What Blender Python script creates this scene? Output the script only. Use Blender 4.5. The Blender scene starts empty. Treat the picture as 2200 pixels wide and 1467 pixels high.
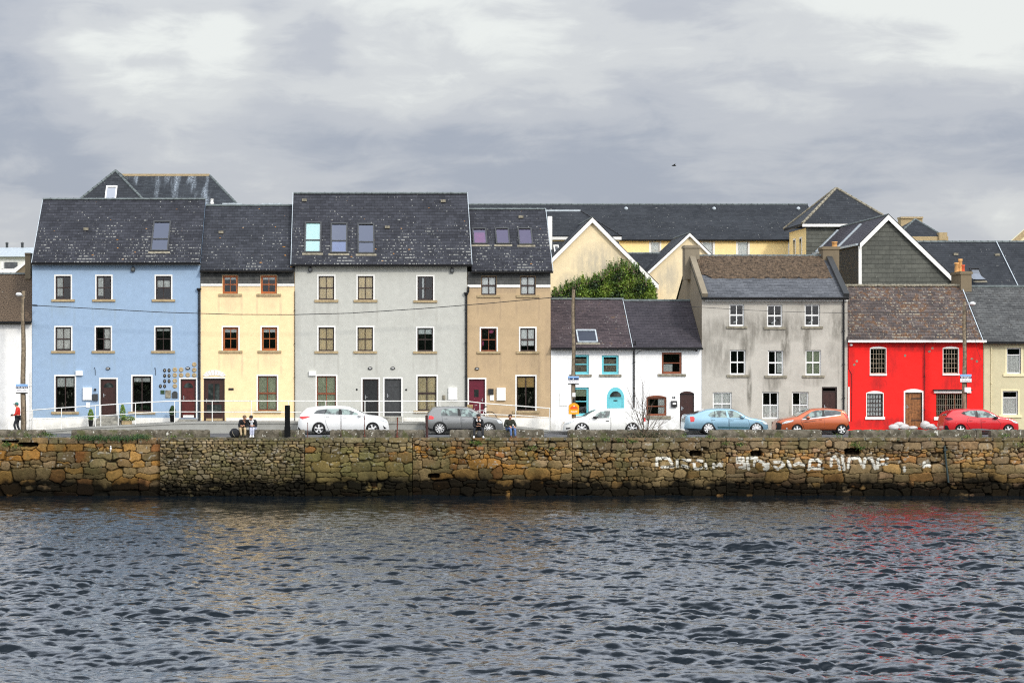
import bpy, bmesh, math, random
import numpy as np
from mathutils import Vector, Matrix
random.seed(7); rng = np.random.default_rng(11)
R = math.radians
F = 4800.0; CX = 750.0; CY = 760.0; CAMZ = 7.1      # focal length in photo pixels, vanishing point, eye height
YF = 120.0; YQ = 112.0; ZR = 2.9; ZP = 3.0           # facades, quay face, road and pavement levels
def X(px, Y=YF): return (px - CX) * Y / F
def Z(py, Y=YF): return CAMZ - (py - CY) * Y / F

scene = bpy.context.scene
COL = scene.collection

# ------------------------------------------------------------------ mesh helper
class MB:
    def __init__(s): s.v = []; s.f = []; s.uv = []; s.m = []; s.sm = []
    def face(s, pts, mat=0, uvo=None, uv=None, smooth=False):
        b = len(s.v); P = [Vector(p) for p in pts]; s.v += [tuple(p) for p in P]
        s.f.append(tuple(range(b, b + len(P)))); s.m.append(mat); s.sm.append(smooth)
        if uv is None:
            n = Vector((0, 0, 0))
            for i in range(len(P)):
                a, c = P[i], P[(i + 1) % len(P)]
                n += Vector(((a.y - c.y) * (a.z + c.z), (a.z - c.z) * (a.x + c.x), (a.x - c.x) * (a.y + c.y)))
            if n.length < 1e-12: n = Vector((0, -1, 0))
            n.normalize()
            if abs(n.z) > .999: u = Vector((1, 0, 0))
            else: u = Vector((0, 0, 1)).cross(n).normalized()
            w = n.cross(u); o = Vector(uvo) if uvo else Vector((0, 0, 0))
            uv = [((p - o).dot(u), (p - o).dot(w)) for p in P]
        s.uv += list(uv)
    def quad_grid(s, G, mat=0, smooth=True, closed_u=False, closed_v=False):
        nu, nv = len(G), len(G[0]); b = len(s.v)
        for row in G: s.v += [tuple(p) for p in row]
        for i in range(nu if closed_u else nu - 1):
            for j in range(nv if closed_v else nv - 1):
                a = b + i * nv + j; c = b + i * nv + (j + 1) % nv
                d = b + ((i + 1) % nu) * nv + (j + 1) % nv; e = b + ((i + 1) % nu) * nv + j
                s.f.append((a, c, d, e)); s.m.append(mat(i, j) if callable(mat) else mat); s.sm.append(smooth)
                s.uv += [(0, 0)] * 4
    def box(s, x0, x1, y0, y1, z0, z1, mat=0):
        if x0 > x1: x0, x1 = x1, x0
        if y0 > y1: y0, y1 = y1, y0
        if z0 > z1: z0, z1 = z1, z0
        p = [(x0,y0,z0),(x1,y0,z0),(x1,y1,z0),(x0,y1,z0),(x0,y0,z1),(x1,y0,z1),(x1,y1,z1),(x0,y1,z1)]
        for q in ((0,1,5,4),(1,2,6,5),(2,3,7,6),(3,0,4,7),(4,5,6,7),(3,2,1,0)):
            s.face([p[i] for i in q], mat)
        return s
    def prism(s, poly, y0, y1, mat=0, back=True):      # polygon in (x,z), extruded along y, poly counter-clockwise seen from -Y
        a = 0
        for i in range(len(poly)):
            j = (i + 1) % len(poly); a += poly[i][0] * poly[j][1] - poly[j][0] * poly[i][1]
        if a < 0: poly = poly[::-1]
        s.face([(x, y0, z) for x, z in poly], mat)
        if back: s.face([(x, y1, z) for x, z in poly[::-1]], mat)
        for i in range(len(poly)):
            (ax, az), (bx, bz) = poly[i], poly[(i + 1) % len(poly)]
            s.face([(ax, y0, az), (ax, y1, az), (bx, y1, bz), (bx, y0, bz)], mat)
        return s
    def bar(s, a, b, w, d=None, mat=0):                 # square bar between two points
        a = Vector(a); b = Vector(b); d = w if d is None else d
        t = (b - a).normalized(); up = Vector((0, 0, 1)) if abs(t.z) < .95 else Vector((0, 1, 0))
        u = t.cross(up).normalized() * w / 2; v = t.cross(u).normalized() * d / 2
        A = [a + u + v, a - u + v, a - u - v, a + u - v]; B = [p + (b - a) for p in A]
        for i in range(4): s.face([A[i], A[(i + 1) % 4], B[(i + 1) % 4], B[i]][::-1], mat)
        s.face(A, mat); s.face(B[::-1], mat)
        return s
    def tube(s, pts, r, n=8, mat=0, cap=True):
        pts = [Vector(p) for p in pts]; rs = r if isinstance(r, (list, tuple)) else [r] * len(pts)
        G = []; ref = None
        for i, p in enumerate(pts):
            t = (pts[min(i + 1, len(pts) - 1)] - pts[max(i - 1, 0)]).normalized()
            if ref is None:
                ref = t.cross(Vector((0, 0, 1)))
                if ref.length < .1: ref = t.cross(Vector((0, 1, 0)))
            u = (ref - t * ref.dot(t)).normalized(); v = t.cross(u); ref = u
            G.append([p + (u * math.cos(k * 2 * math.pi / n) + v * math.sin(k * 2 * math.pi / n)) * rs[i] for k in range(n)])
        s.quad_grid(G, mat, True, False, True)
        if cap:
            s.face(G[0], mat); s.face(G[-1][::-1], mat)
        return s
    def lathe(s, prof, c, n=20, axis='z', mat=0):       # prof: (radius, height)
        c = Vector(c); G = []
        for k in range(n):
            a = k * 2 * math.pi / n; row = []
            for r, h in prof:
                if axis == 'z': row.append(c + Vector((r * math.cos(a), r * math.sin(a), h)))
                elif axis == 'y': row.append(c + Vector((r * math.cos(a), h, r * math.sin(a))))
                else: row.append(c + Vector((h, r * math.cos(a), r * math.sin(a))))
            G.append(row)
        s.quad_grid(G, mat, True, True, False)
        return s
    def blob(s, c, rx, ry, rz, nu=12, nv=8, mat=0, jit=0.0):
        G = []
        for i in range(nu):
            a = 2 * math.pi * i / nu; row = []
            for j in range(nv + 1):
                b = -math.pi / 2 + math.pi * j / nv; k = 1 + random.uniform(-jit, jit) * (0 < j < nv)
                row.append((c[0] + rx * k * math.cos(a) * math.cos(b), c[1] + ry * k * math.sin(a) * math.cos(b), c[2] + rz * k * math.sin(b)))
            G.append(row)
        s.quad_grid(G, mat, True, True, False)
        return s
    def build(s, name, mats, parent=None, fixn=False):
        me = bpy.data.meshes.new(name)
        me.from_pydata(s.v, [], s.f)
        ms = mats if isinstance(mats, (list, tuple)) else [mats]
        for m in ms: me.materials.append(m)
        me.polygons.foreach_set('material_index', s.m)
        me.polygons.foreach_set('use_smooth', s.sm)
        l = me.uv_layers.new(name='UVMap'); l.data.foreach_set('uv', np.array(s.uv, dtype=np.float32).ravel())
        if fixn:
            bm = bmesh.new(); bm.from_mesh(me); bmesh.ops.remove_doubles(bm, verts=bm.verts, dist=1e-5)
            bmesh.ops.recalc_face_normals(bm, faces=bm.faces); bm.to_mesh(me); bm.free()
        me.update()
        o = bpy.data.objects.new(name, me); COL.objects.link(o)
        if parent is not None: setpar(o, parent)
        return o

def setpar(o, p):
    o.parent = p
    w = Vector((0, 0, 0)); q = p
    while q is not None: w += q.location; q = q.parent
    if p.get('_world', 0): o.matrix_parent_inverse = Matrix.Translation(-w)
def thing(name, label, cat, loc=(0, 0, 0), group=None, world=True):
    """Empty at the thing's base; its parts are modelled in world coordinates when world is True."""
    o = bpy.data.objects.new(name, None); COL.objects.link(o); o.location = loc
    o.empty_display_size = .3
    o['label'] = label; o['category'] = cat
    if group: o['group'] = group
    if world: o['_world'] = 1
    return o
def tag(o, label, cat, group=None, kind=None):
    if label: o['label'] = label
    if cat: o['category'] = cat
    if group: o['group'] = group
    if kind: o['kind'] = kind
    return o

# ------------------------------------------------------------------ node helper
def lin(c):
    return tuple((x / 12.92 if x <= .04045 else ((x + .055) / 1.055) ** 2.4) for x in [v / 255 for v in c])
class NT:
    def __init__(s, name):
        s.mat = bpy.data.materials.new(name); s.mat.use_nodes = True; s.t = s.mat.node_tree; s.t.nodes.clear()
        s.out = s.t.nodes.new('ShaderNodeOutputMaterial')
    def n(s, typ, **kw):
        nd = s.t.nodes.new(typ)
        for k, v in kw.items():
            if k.startswith('_'): setattr(nd, k[1:], v)
        for k, v in kw.items():
            if k.startswith('_'): continue
            key = int(k[1:]) if k[0] == 'i' and k[1:].isdigit() else k.replace('__', ' ')
            inp = nd.inputs[key]
            if isinstance(v, bpy.types.NodeSocket): s.t.links.new(v, inp)
            elif isinstance(v, tuple) and len(v) == 3 and inp.type == 'RGBA': inp.default_value = v + (1,)
            else: inp.default_value = v
        return nd
    def math(s, op, a, b=0.0, clamp=False):
        return s.n('ShaderNodeMath', _operation=op, _use_clamp=clamp, i0=a, i1=b).outputs[0]
    def mix(s, fac, a, b, mode='MIX'):
        nd = s.t.nodes.new('ShaderNodeMix'); nd.data_type = 'RGBA'; nd.blend_type = mode
        for idx, v in ((0, fac), (6, a), (7, b)):
            if isinstance(v, bpy.types.NodeSocket): s.t.links.new(v, nd.inputs[idx])
            elif isinstance(v, tuple): nd.inputs[idx].default_value = (v + (1,))[:4]
            else: nd.inputs[idx].default_value = v
        return nd.outputs[2]
    def coord(s, which='Object', scale=(1, 1, 1)):
        c = s.n('ShaderNodeTexCoord').outputs[which]
        if scale == (1, 1, 1): return c
        return s.n('ShaderNodeMapping', Vector=c, Scale=scale).outputs[0]
    def noise(s, vec, scale, detail=4.0, rough=.55, dist=0.0):
        return s.n('ShaderNodeTexNoise', Vector=vec, Scale=scale, Detail=detail, Roughness=rough, Distortion=dist).outputs[0]
    def step(s, v, lo, hi):
        return s.n('ShaderNodeMapRange', _interpolation_type='SMOOTHSTEP', i0=v, i1=lo, i2=hi, i3=0.0, i4=1.0).outputs[0]
    def bump(s, h, strength=.3, dist=.02, nrm=None):
        kw = dict(Height=h, Strength=strength, Distance=dist)
        if nrm is not None: kw['Normal'] = nrm
        return s.n('ShaderNodeBump', **kw).outputs[0]
    def bsdf(s, col, rough=.8, metal=0.0, nrm=None, spec=.4, coat=0.0, **kw):
        a = {'Base__Color': col, 'Roughness': rough, 'Metallic': metal, 'Specular__IOR__Level': spec, 'Coat__Weight': coat}
        if nrm is not None: a['Normal'] = nrm
        a.update(kw)
        b = s.n('ShaderNodeBsdfPrincipled', **a)
        s.t.links.new(b.outputs[0], s.out.inputs[0]); return s.mat
_cache = {}
def plain(name, col, rough=.7, metal=0.0, var=.12, scale=6.0, bump=.15, bscale=60.0, spec=.4, coat=0.0):
    if name in _cache: return _cache[name]
    t = NT(name); c = t.coord()
    a = t.noise(c, scale, 5.0); b = t.noise(c, scale * 9, 3.0)
    f = t.math('ADD', t.math('MULTIPLY', a, .65), t.math('MULTIPLY', b, .35))
    lo = tuple(x * (1 - var * 2) for x in col); hi = tuple(min(1, x * (1 + var * 2)) for x in col)
    m = t.mix(t.step(f, .25, .75), lo, hi)
    n = t.bump(t.noise(c, bscale, 4.0), bump, .01) if bump else None
    _cache[name] = t.bsdf(m, rough, metal, n, spec, coat); return _cache[name]
def render_wall(name, col, dirt=.2, dirtcol=(.16, .14, .11), streak=.3, patch=None, bump=.25, lowdirt=0.0, stains=()):
    """painted or bare sand-cement render with faint blotches, trowel relief and weather streaks"""
    t = NT(name); c = t.coord()
    big = t.noise(c, .45, 5.0, .6); mid = t.noise(c, 3.0, 5.0, .6)
    st = t.noise(t.coord('Object', (5.0, 5.0, .45)), 1.0, 6.0, .65)
    base = t.mix(t.step(mid, .3, .75), tuple(x * .94 for x in col), tuple(min(1, x * 1.04) for x in col))
    f1 = t.math('MULTIPLY', t.step(big, .45, .8), dirt)
    base = t.mix(f1, base, dirtcol)
    f2 = t.math('MULTIPLY', t.math('MULTIPLY', t.step(st, .5, .85), t.step(big, .35, .7)), streak)
    base = t.mix(f2, base, dirtcol)
    if lowdirt:
        z = t.n('ShaderNodeSeparateXYZ', Vector=t.coord()).outputs[2]
        lf = t.math('MULTIPLY', t.math('SUBTRACT', 1.0, t.step(z, 3.0, 3.9)), t.math('MULTIPLY', t.step(t.noise(c, 2.5, 5.0), .3, .7), lowdirt))
        base = t.mix(lf, base, (.2, .19, .14))
    if stains:      # soot and algae stains where water runs off sills and gutters
        sx = t.n('ShaderNodeSeparateXYZ', Vector=t.coord()); acc = None; brk = t.math('ADD', t.math('MULTIPLY', t.noise(t.coord('Object', (3.2, 1, 1.1)), 1.0, 7.0, .7), 1.1), t.math('MULTIPLY', st, .7))
        for x_, z_, rx, rz, am in stains:
            dx = t.math('DIVIDE', t.math('SUBTRACT', sx.outputs[0], x_), rx); dz = t.math('DIVIDE', t.math('SUBTRACT', sx.outputs[2], z_), rz)
            q = t.math('SUBTRACT', 1.0, t.math('ADD', t.math('MULTIPLY', dx, dx), t.math('MULTIPLY', dz, dz)), True); q = t.math('MULTIPLY', t.math('POWER', q, .7), am)
            acc = q if acc is None else t.math('MAXIMUM', acc, q)
        base = t.mix(t.math('MULTIPLY', acc, t.step(brk, .62, 1.05), True), base, dirtcol)
    if patch:
        pf = t.step(t.noise(c, 1.3, 2.0, .4), .70, .73)
        base = t.mix(t.math('MULTIPLY', pf, .7), base, patch)
    h = t.math('ADD', t.math('MULTIPLY', t.noise(c, 2.2, 3.0), .7), t.math('MULTIPLY', t.noise(c, 45.0, 3.0), .12))
    return t.bsdf(base, .88, 0.0, t.bump(h, bump, .05), .25)
def slate(name, c1, c2, w=.3, h=.2, lichen=.0, licol=(.42, .42, .38), rust=0.0, grad=6.0, mortar=(.012, .012, .013), moss=0.0,
          mosscol=(.1, .075, .045), rough=.62, bump=.8, wave=.0, streaks=0.0):
    t = NT(name); uv = t.n('ShaderNodeTexCoord').outputs['UV']
    wob = t.noise(uv, 1.4, 2.0)
    sep = t.n('ShaderNodeSeparateXYZ', Vector=uv)
    v2 = t.math('ADD', sep.outputs[1], t.math('MULTIPLY', wob, wave))
    uv2 = t.n('ShaderNodeCombineXYZ', X=sep.outputs[0], Y=v2).outputs[0]
    br = t.n('ShaderNodeTexBrick', _offset=.5, Vector=uv2, Color1=c1, Color2=c2, Mortar=mortar, Scale=1.0, Mortar__Size=.006,
             Mortar__Smooth=.3, Bias=0.0, Brick__Width=w, Row__Height=h)
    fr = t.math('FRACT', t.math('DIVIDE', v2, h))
    big = t.noise(uv, .5, 5.0, .6); mid = t.noise(uv, 5.0, 4.0)
    base = t.mix(t.math('MULTIPLY', t.step(mid, .35, .75), .45), br.outputs[0], tuple(x * .5 for x in c1))
    base = t.mix(t.math('MULTIPLY', t.step(big, .4, .7), .35), base, tuple(min(1, x * 1.5) for x in c2))
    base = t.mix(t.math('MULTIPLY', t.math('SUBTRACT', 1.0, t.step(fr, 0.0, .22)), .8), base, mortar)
    if moss:
        mf = t.math('MULTIPLY', t.step(t.math('ADD', t.math('MULTIPLY', t.noise(uv, 3.2, 6.0, .65), .7), t.math('MULTIPLY', big, .3)), .62 - moss * .25, .68 - moss * .2), .95)
        mc = t.mix(t.step(t.noise(uv, 14.0, 3.0), .3, .7), tuple(x * .35 for x in mosscol), tuple(min(1, x * 1.8) for x in mosscol))
        base = t.mix(mf, base, mc)
    if streaks:
        sf = t.noise(t.n('ShaderNodeMapping', Vector=uv, Scale=(1.6, .15, 1)).outputs[0], 1.0, 3.0)
        base = t.mix(t.math('MULTIPLY', t.math('MULTIPLY', t.step(sf, .5, .68), t.step(t.noise(uv, 9.0, 4.0), .35, .6)), streaks), base, (.33, .38, .43))
    if lichen:
        zz = t.math('SUBTRACT', 1.0, t.math('DIVIDE', sep.outputs[1], grad), True)
        row = t.math('FLOOR', t.math('DIVIDE', v2, h))
        sp = t.noise(t.n('ShaderNodeCombineXYZ', X=t.math('MULTIPLY', sep.outputs[0], 7.5), Y=t.math('MULTIPLY', row, 3.71)).outputs[0], 1.0, 2.0, .7)
        dots = t.noise(t.n('ShaderNodeMapping', Vector=uv2, Scale=(9, 15, 1)).outputs[0], 1.0, 1.0, .5)
        edge = t.math('MULTIPLY', t.step(fr, .0, .08), t.math('SUBTRACT', 1.0, t.step(fr, .3, .48)))
        cloud = t.math('ADD', t.math('MULTIPLY', t.step(t.noise(uv, .55, 4.0), .32, .68), .17), t.math('MULTIPLY', t.math('POWER', zz, .8), .15))
        thr = t.math('MULTIPLY', cloud, lichen)
        l1 = t.math('MULTIPLY', t.step(t.math('ADD', sp, thr), .76, .82), edge)
        l2 = t.step(t.math('ADD', dots, t.math('MULTIPLY', thr, .35)), .81, .84)
        lf = t.math('MAXIMUM', t.math('MULTIPLY', l1, .6), l2)
        base = t.mix(t.math('MULTIPLY', lf, .85), base, licol)
    if rust:
        rf = t.step(t.math('ADD', t.noise(t.n('ShaderNodeMapping', Vector=uv, Scale=(2.6, 5, 1)).outputs[0], 1.0, 1.0), 0.0), .80 - rust * .06, .82 - rust * .06)
        base = t.mix(rf, base, (.45, .2, .03))
    hh = t.math('ADD', t.math('MULTIPLY', t.math('SUBTRACT', 1.0, fr), .5), t.math('ADD', t.math('MULTIPLY', br.outputs[1], -.45), t.math('MULTIPLY', t.noise(uv, 12.0, 4.0), .5 + moss)))
    return t.bsdf(base, rough, 0.0, t.bump(hh, bump, .03), .2)

def glass_mat(name, tint=(.75, .8, .8), refl=.05, rough=.02, gcol=(1.0, 1.0, 1.0)):
    t = NT(name); c = t.coord()
    wav = t.bump(t.noise(c, 1.5, 2.0), .05, .05)
    fr = t.n('ShaderNodeFresnel', IOR=1.5, Normal=wav).outputs[0]
    f = t.math('ADD', fr, refl, True)
    tr = t.n('ShaderNodeBsdfTransparent', Color=tint).outputs[0]
    gl = t.n('ShaderNodeBsdfGlossy', Color=gcol, Roughness=rough, Normal=wav).outputs[0]
    mx = t.n('ShaderNodeMixShader', i0=f, i1=tr, i2=gl)
    t.t.links.new(mx.outputs[0], t.out.inputs[0]); return t.mat
def cloth_mat(name, col, folds=26.0, dark=.45):
    t = NT(name); c = t.coord()
    w = t.noise(t.n('ShaderNodeMapping', Vector=c, Scale=(folds, 1, .6)).outputs[0], 1.0, 2.0)
    col2 = t.mix(t.step(w, .3, .7), tuple(x * dark for x in col), col)
    return t.bsdf(col2, .9, 0.0, t.bump(w, .12, .02), .1)
SKY_ZEN, SKY_SUN, SKY_STR, SUN_E, EXPO = .45, 1.3, 1.0, 1.85, 0.0; DENO = False
# ------------------------------------------------------------------ materials
M = {}
M['blue'] = render_wall('blue_render', lin((150, 173, 198)), .22, (.28, .36, .42), .22, stains=[(X(a), Z(b), rx, rz, am) for a, b, rx, rz, am in ((135.5,663,.55,.55,0.35),(160,671,.09,.8,0.52),(111,669,.08,.65,0.42),(223.0,663,.55,.55,0.35),(247,671,.09,.8,0.52),(199,669,.08,.65,0.42),(351.0,663,.55,.55,0.35),(375,671,.09,.8,0.52),(327,669,.08,.65,0.42),(135.5,774,.55,.55,0.35),(160,782,.09,.8,0.52),(111,780,.08,.65,0.42),(222.0,774,.55,.55,0.35),(246,782,.09,.8,0.52),(198,780,.08,.65,0.42),(350.5,774,.55,.55,0.35),(375,782,.09,.8,0.52),(326,780,.08,.65,0.42),(250,575,3.6,.25,.5),(100,890,2.5,.4,.5),(330,890,2.5,.35,.5))])
M['cream'] = render_wall('cream_render', lin((246, 218, 170)), .14, (.52, .43, .29), .22, stains=[(X(a), Z(b), rx, rz, am) for a, b, rx, rz, am in ((494.5,650,.55,.55,0.4),(519,658,.09,.8,0.60),(470,656,.08,.65,0.48),(577.5,650,.55,.55,0.4),(603,658,.09,.8,0.60),(552,656,.08,.65,0.48),(495.5,774,.55,.55,0.4),(520,782,.09,.8,0.60),(471,780,.08,.65,0.48),(579.0,774,.55,.55,0.4),(604,782,.09,.8,0.60),(554,780,.08,.65,0.48),(530,620,3.,.2,.5),(530,890,3.,.35,.45))])
M['grey'] = render_wall('pale_grey_render', lin((188, 188, 180)), .25, (.36, .35, .31), .25, stains=[(X(a), Z(b), rx, rz, am) for a, b, rx, rz, am in ((701.0,664,.55,.55,0.35),(726,672,.09,.8,0.52),(676,670,.08,.65,0.42),(785.0,664,.55,.55,0.35),(810,672,.09,.8,0.52),(760,670,.08,.65,0.42),(913.5,665,.55,.55,0.35),(938,673,.09,.8,0.52),(889,671,.08,.65,0.42),(701.0,774,.55,.55,0.35),(726,782,.09,.8,0.52),(676,780,.08,.65,0.42),(784.5,774,.55,.55,0.35),(809,782,.09,.8,0.52),(760,780,.08,.65,0.42),(913.0,775,.55,.55,0.35),(938,783,.09,.8,0.52),(888,781,.08,.65,0.42),(820,577,5,.25,.6),(1000,760,.25,3,.5),(730,890,2.5,.3,.5),(640,700,.2,2,.4))])
M['tan'] = render_wall('tan_render', lin((186, 162, 128)), .2, (.3, .22, .15), .22, stains=[(X(a), Z(b), rx, rz, am) for a, b, rx, rz, am in ((1050.0,654,.55,.55,0.35),(1074,662,.09,.8,0.52),(1026,660,.08,.65,0.42),(1134.0,654,.55,.55,0.35),(1158,662,.09,.8,0.52),(1110,660,.08,.65,0.42),(1050.0,775,.55,.55,0.35),(1075,783,.09,.8,0.52),(1025,781,.08,.65,0.42),(1134.0,775,.55,.55,0.35),(1158,783,.09,.8,0.52),(1110,781,.08,.65,0.42),(1090,623,2.5,.2,.6),(1176,760,.2,3,.4),(1080,890,2,.3,.5))])
M['white'] = render_wall('white_render', (.84, .83, .80), .10, (.45, .43, .38), .12, lowdirt=.5)
M['white2'] = render_wall('fresh_white_render', (.86, .86, .85), .10, (.5, .48, .43), .14, lowdirt=.5)
M['plinth'] = render_wall('white_plinth_paint', (.86, .84, .78), .10, (.4, .37, .3), .2, lowdirt=.3)
M['bare'] = render_wall('weathered_cement_render', lin((186, 181, 171)), .4, (.11, .10, .08), .8, bump=.5, stains=[(X(a), Z(b), rx, rz, am) for a, b, rx, rz, am in ((1605, 735, .45, 1.1, .8), (1688, 730, .3, 1.5, .95), (1733, 725, .3, 1.1, .85), (1640, 705, 3.6, .9, .65), (1545, 765, .9, 1.2, .55), (1575, 715, .9, .6, .5), (1800, 700, .6, 1.0, .7), (1610, 835, .16, 1.4, .95), (1660, 822, .5, .5, .6), (1512, 745, .3, 1.6, .5), (1790, 760, .5, .9, .35), (1750, 820, .8, .3, .4))])
M['bare_side'] = render_wall('shaded_cement_gable', lin((138, 128, 110)), .6, (.09, .08, .06), .8, bump=.5)  # weathered cement darkened, with the side gable's shade put into its colour
M['red'] = render_wall('red_paint_render', (.86, .022, .018), .25, (.30, .02, .02), .2, stains=[(X(a), Z(b), rx, rz, am) for a, b, rx, rz, am in ((1886,825,.6,.5,.7),(2043,825,.6,.5,.7),(1965,745,3.4,.3,.8),(1930,910,3,.4,.8),(1985,800,.12,1.6,.8),(1830,800,.2,2,.6),(1915,780,.5,.9,.45),(2095,800,.4,1.5,.5))], bump=.8, patch=(.62, .018, .016))
M['olive'] = render_wall('pale_olive_render', lin((200, 192, 158)), .12, (.38, .35, .22), .2)
M['yellow'] = render_wall('yellow_render', lin((245, 220, 160)), .05, (.6, .45, .2), .06)
M['gable'] = render_wall('stained_cream_gable', lin((234, 215, 176)), .35, (.40, .37, .30), .5, stains=[(X(1285, 135), Z(570, 135), 1.7, 1.5, .75), (X(1225, 135), Z(610, 135), .9, .8, .6), (X(1440, 135), Z(600, 135), .8, 1.2, .6)])
M['concrete'] = render_wall('grey_concrete', lin((158, 158, 152)), .5, (.16, .155, .13), .75)
M['slate_a'] = slate('dark_slate_lichen', (.021, .022, .028), (.043, .045, .055), .3, .25, 1.0, rust=.6, grad=5.5)
M['slate_b'] = slate('dark_slate_orange_lichen', (.022, .024, .03), (.045, .048, .058), .3, .25, .85, rust=.9, grad=5.5)
M['slate_far'] = slate('distant_slate', (.020, .023, .028), (.036, .04, .046), .3, .24, .45, grad=30, bump=.5)
M['slate_streak'] = slate('streaked_slate', (.022, .026, .032), (.045, .052, .06), .3, .24, .2, grad=30, bump=.6, streaks=.8)
M['slate_hang'] = slate('hung_slate', (.055, .058, .055), (.10, .10, .095), .26, .24, .25, grad=30, mortar=(.04, .04, .04), bump=.5)
M['slate_gable'] = slate('green_grey_hung_slate', (.085, .088, .075), (.115, .118, .10), .42, .26, .35, grad=30, mortar=(.04, .042, .036), bump=.5)
M['slate_purple'] = slate('old_purple_slate', (.045, .034, .038), (.085, .064, .068), .3, .17, .6, grad=20, moss=.18, mosscol=(.11, .07, .045))
M['slate_mauve'] = slate('mauve_slate', (.038, .034, .042), (.06, .053, .062), .34, .18, .3, grad=25)
M['slate_grey'] = slate('pale_slate', (.075, .08, .09), (.13, .137, .15), .36, .2, .35, grad=20, bump=.7)
M['slate_patch'] = slate('patched_grey_slate', (.055, .056, .056), (.115, .118, .115), .3, .17, .5, grad=20, moss=.35, mosscol=(.05, .048, .045))
M['moss_roof'] = slate('mossy_stone_slate', (.04, .03, .025), (.1, .075, .06), .24, .2, .35, grad=20, moss=1.4, mosscol=(.1, .07, .045), bump=1.0, wave=.1)
M['stone_roof'] = slate('rough_stone_slate', (.055, .044, .041), (.13, .105, .095), .34, .27, .95, licol=(.45, .41, .3), rust=.5, grad=40, moss=.5, mosscol=(.11, .058, .03), bump=1.0, wave=.08)
M['ridge'] = plain('ridge_tile_clay', (.11, .13, .13), .7, var=.25, scale=5)
M['frame_dark'] = plain('dark_brown_stained_timber', (.03, .014, .01), .45, var=.2, spec=.5)
M['muntin'] = plain('aged_leaded_bars', (.30, .24, .17), .6, var=.3)
M['frame_red'] = plain('chestnut_stained_timber', (.19, .05, .016), .45, var=.2, spec=.5)
M['frame_orange'] = plain('orange_brown_timber', (.36, .10, .02), .45, var=.2, spec=.5)
M['frame_white'] = plain('white_upvc', (.82, .82, .80), .35, var=.03, bump=.02)
M['frame_teal'] = plain('teal_paint', lin((105, 190, 200)), .45, var=.05, bump=.05)
M['teal_dark'] = plain('deep_teal_paint', lin((80, 165, 180)), .45, var=.05, bump=.05)
M['trim'] = plain('white_trim_paint', (.80, .79, .75), .55, var=.03)
M['trim_cream'] = plain('cream_trim_paint', lin((225, 215, 175)), .55, var=.05)
M['fascia'] = plain('off_white_fascia', (.78, .79, .73), .5, var=.05)
M['gutter'] = plain('black_gutter', (.012, .012, .013), .4, var=.2)
M['sill'] = plain('sandstone_sill', lin((165, 146, 112)), .85, var=.18, scale=10)
M['sill_grey'] = plain('weathered_sill', lin((132, 126, 110)), .9, var=.3, scale=8)
M['conc'] = plain('step_concrete', (.30, .29, .25), .9, var=.25, scale=5)
M['door_brown'] = plain('dark_brown_door', (.038, .012, .008), .35, var=.15, spec=.5)
M['door_red'] = plain('oxblood_door', (.085, .011, .008), .35, var=.15, spec=.5)
M['door_black'] = plain('black_door', (.013, .014, .014), .3, var=.15, spec=.5)
M['door_grey'] = plain('charcoal_door', (.045, .047, .048), .4, var=.1)
M['door_maroon'] = plain('maroon_door', (.12, .008, .022), .35, var=.1)
M['door_teal'] = M['frame_teal']
M['wood'] = plain('varnished_plank', (.24, .095, .028), .55, var=.35, scale=9)
M['metal'] = plain('galvanised_metal', (.55, .55, .53), .35, .8, var=.1)
M['rail'] = plain('white_painted_rail', (.78, .78, .74), .45, var=.08)
M['box_white'] = plain('white_plastic', (.85, .85, .83), .4, var=.03, bump=.02)
M['black'] = plain('black_plastic', (.014, .014, .015), .45, var=.2)
M['rust'] = plain('rusty_iron', (.13, .035, .02), .85, var=.4, scale=20)
M['brown_post'] = plain('dark_rusty_iron', (.05, .02, .018), .8, var=.4, scale=20)
M['lead'] = plain('lead_flashing', (.42, .47, .5), .5, var=.15)
M['pot'] = plain('clay_chimney_pot', (.62, .33, .12), .8, var=.15)
M['pot_red'] = plain('red_chimney_pot', (.6, .10, .04), .8, var=.15)
M['chimney'] = render_wall('chimney_render', lin((124, 111, 90)), .55, (.12, .1, .07), .7, bump=.6)
M['pole'] = plain('weathered_pole_timber', (.21, .165, .11), .9, var=.35, scale=8, bump=.5)
M['asphalt'] = plain('asphalt', (.085, .087, .092), .9, var=.15, scale=1.2, bump=.4)
M['paving'] = plain('pavement_concrete', (.22, .215, .2), .9, var=.15, scale=2.0, bump=.3)
M['skyglass'] = glass_mat('roof_window_glass', (.35, .45, .55), .42, .03)
M['glass'] = glass_mat('window_glass', (.95, .96, .96), .0, .02)
M['glass_dark'] = glass_mat('dark_window_glass', (.85, .88, .88), .025, .02)
M['net'] = cloth_mat('net_curtain', (.9, .9, .84), 26.0, .68)
M['net_green'] = cloth_mat('green_grey_blind', (.50, .54, .38), 3.0, .8)
M['blind'] = cloth_mat('cream_curtain', (.93, .78, .5), 9.0, .8)
M['blind_white'] = plain('white_roller_blind', (.9, .92, .88), .8, var=.04)
M['tanblind'] = plain('ochre_roller_blind', (.7, .48, .2), .8, var=.08)
M['skyglass_blue'] = glass_mat('blue_tinted_roof_glass', (.3, .35, .5), .22, .03, (.60, .63, .74)); M['skyglass_purple'] = glass_mat('purple_tinted_roof_glass', (.4, .36, .5), .2, .03, (.62, .55, .74)); M['skyglass_teal'] = glass_mat('teal_tinted_roof_glass', (.6, .8, .8), .25, .03, (.68, .75, .76))
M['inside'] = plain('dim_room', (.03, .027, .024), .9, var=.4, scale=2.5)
M['pink'] = plain('pink_flower_cloth', (.75, .12, .28), .8)
M['leaf'] = plain('clipped_conifer', (.11, .19, .025), .8, var=.4, scale=14)
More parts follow.
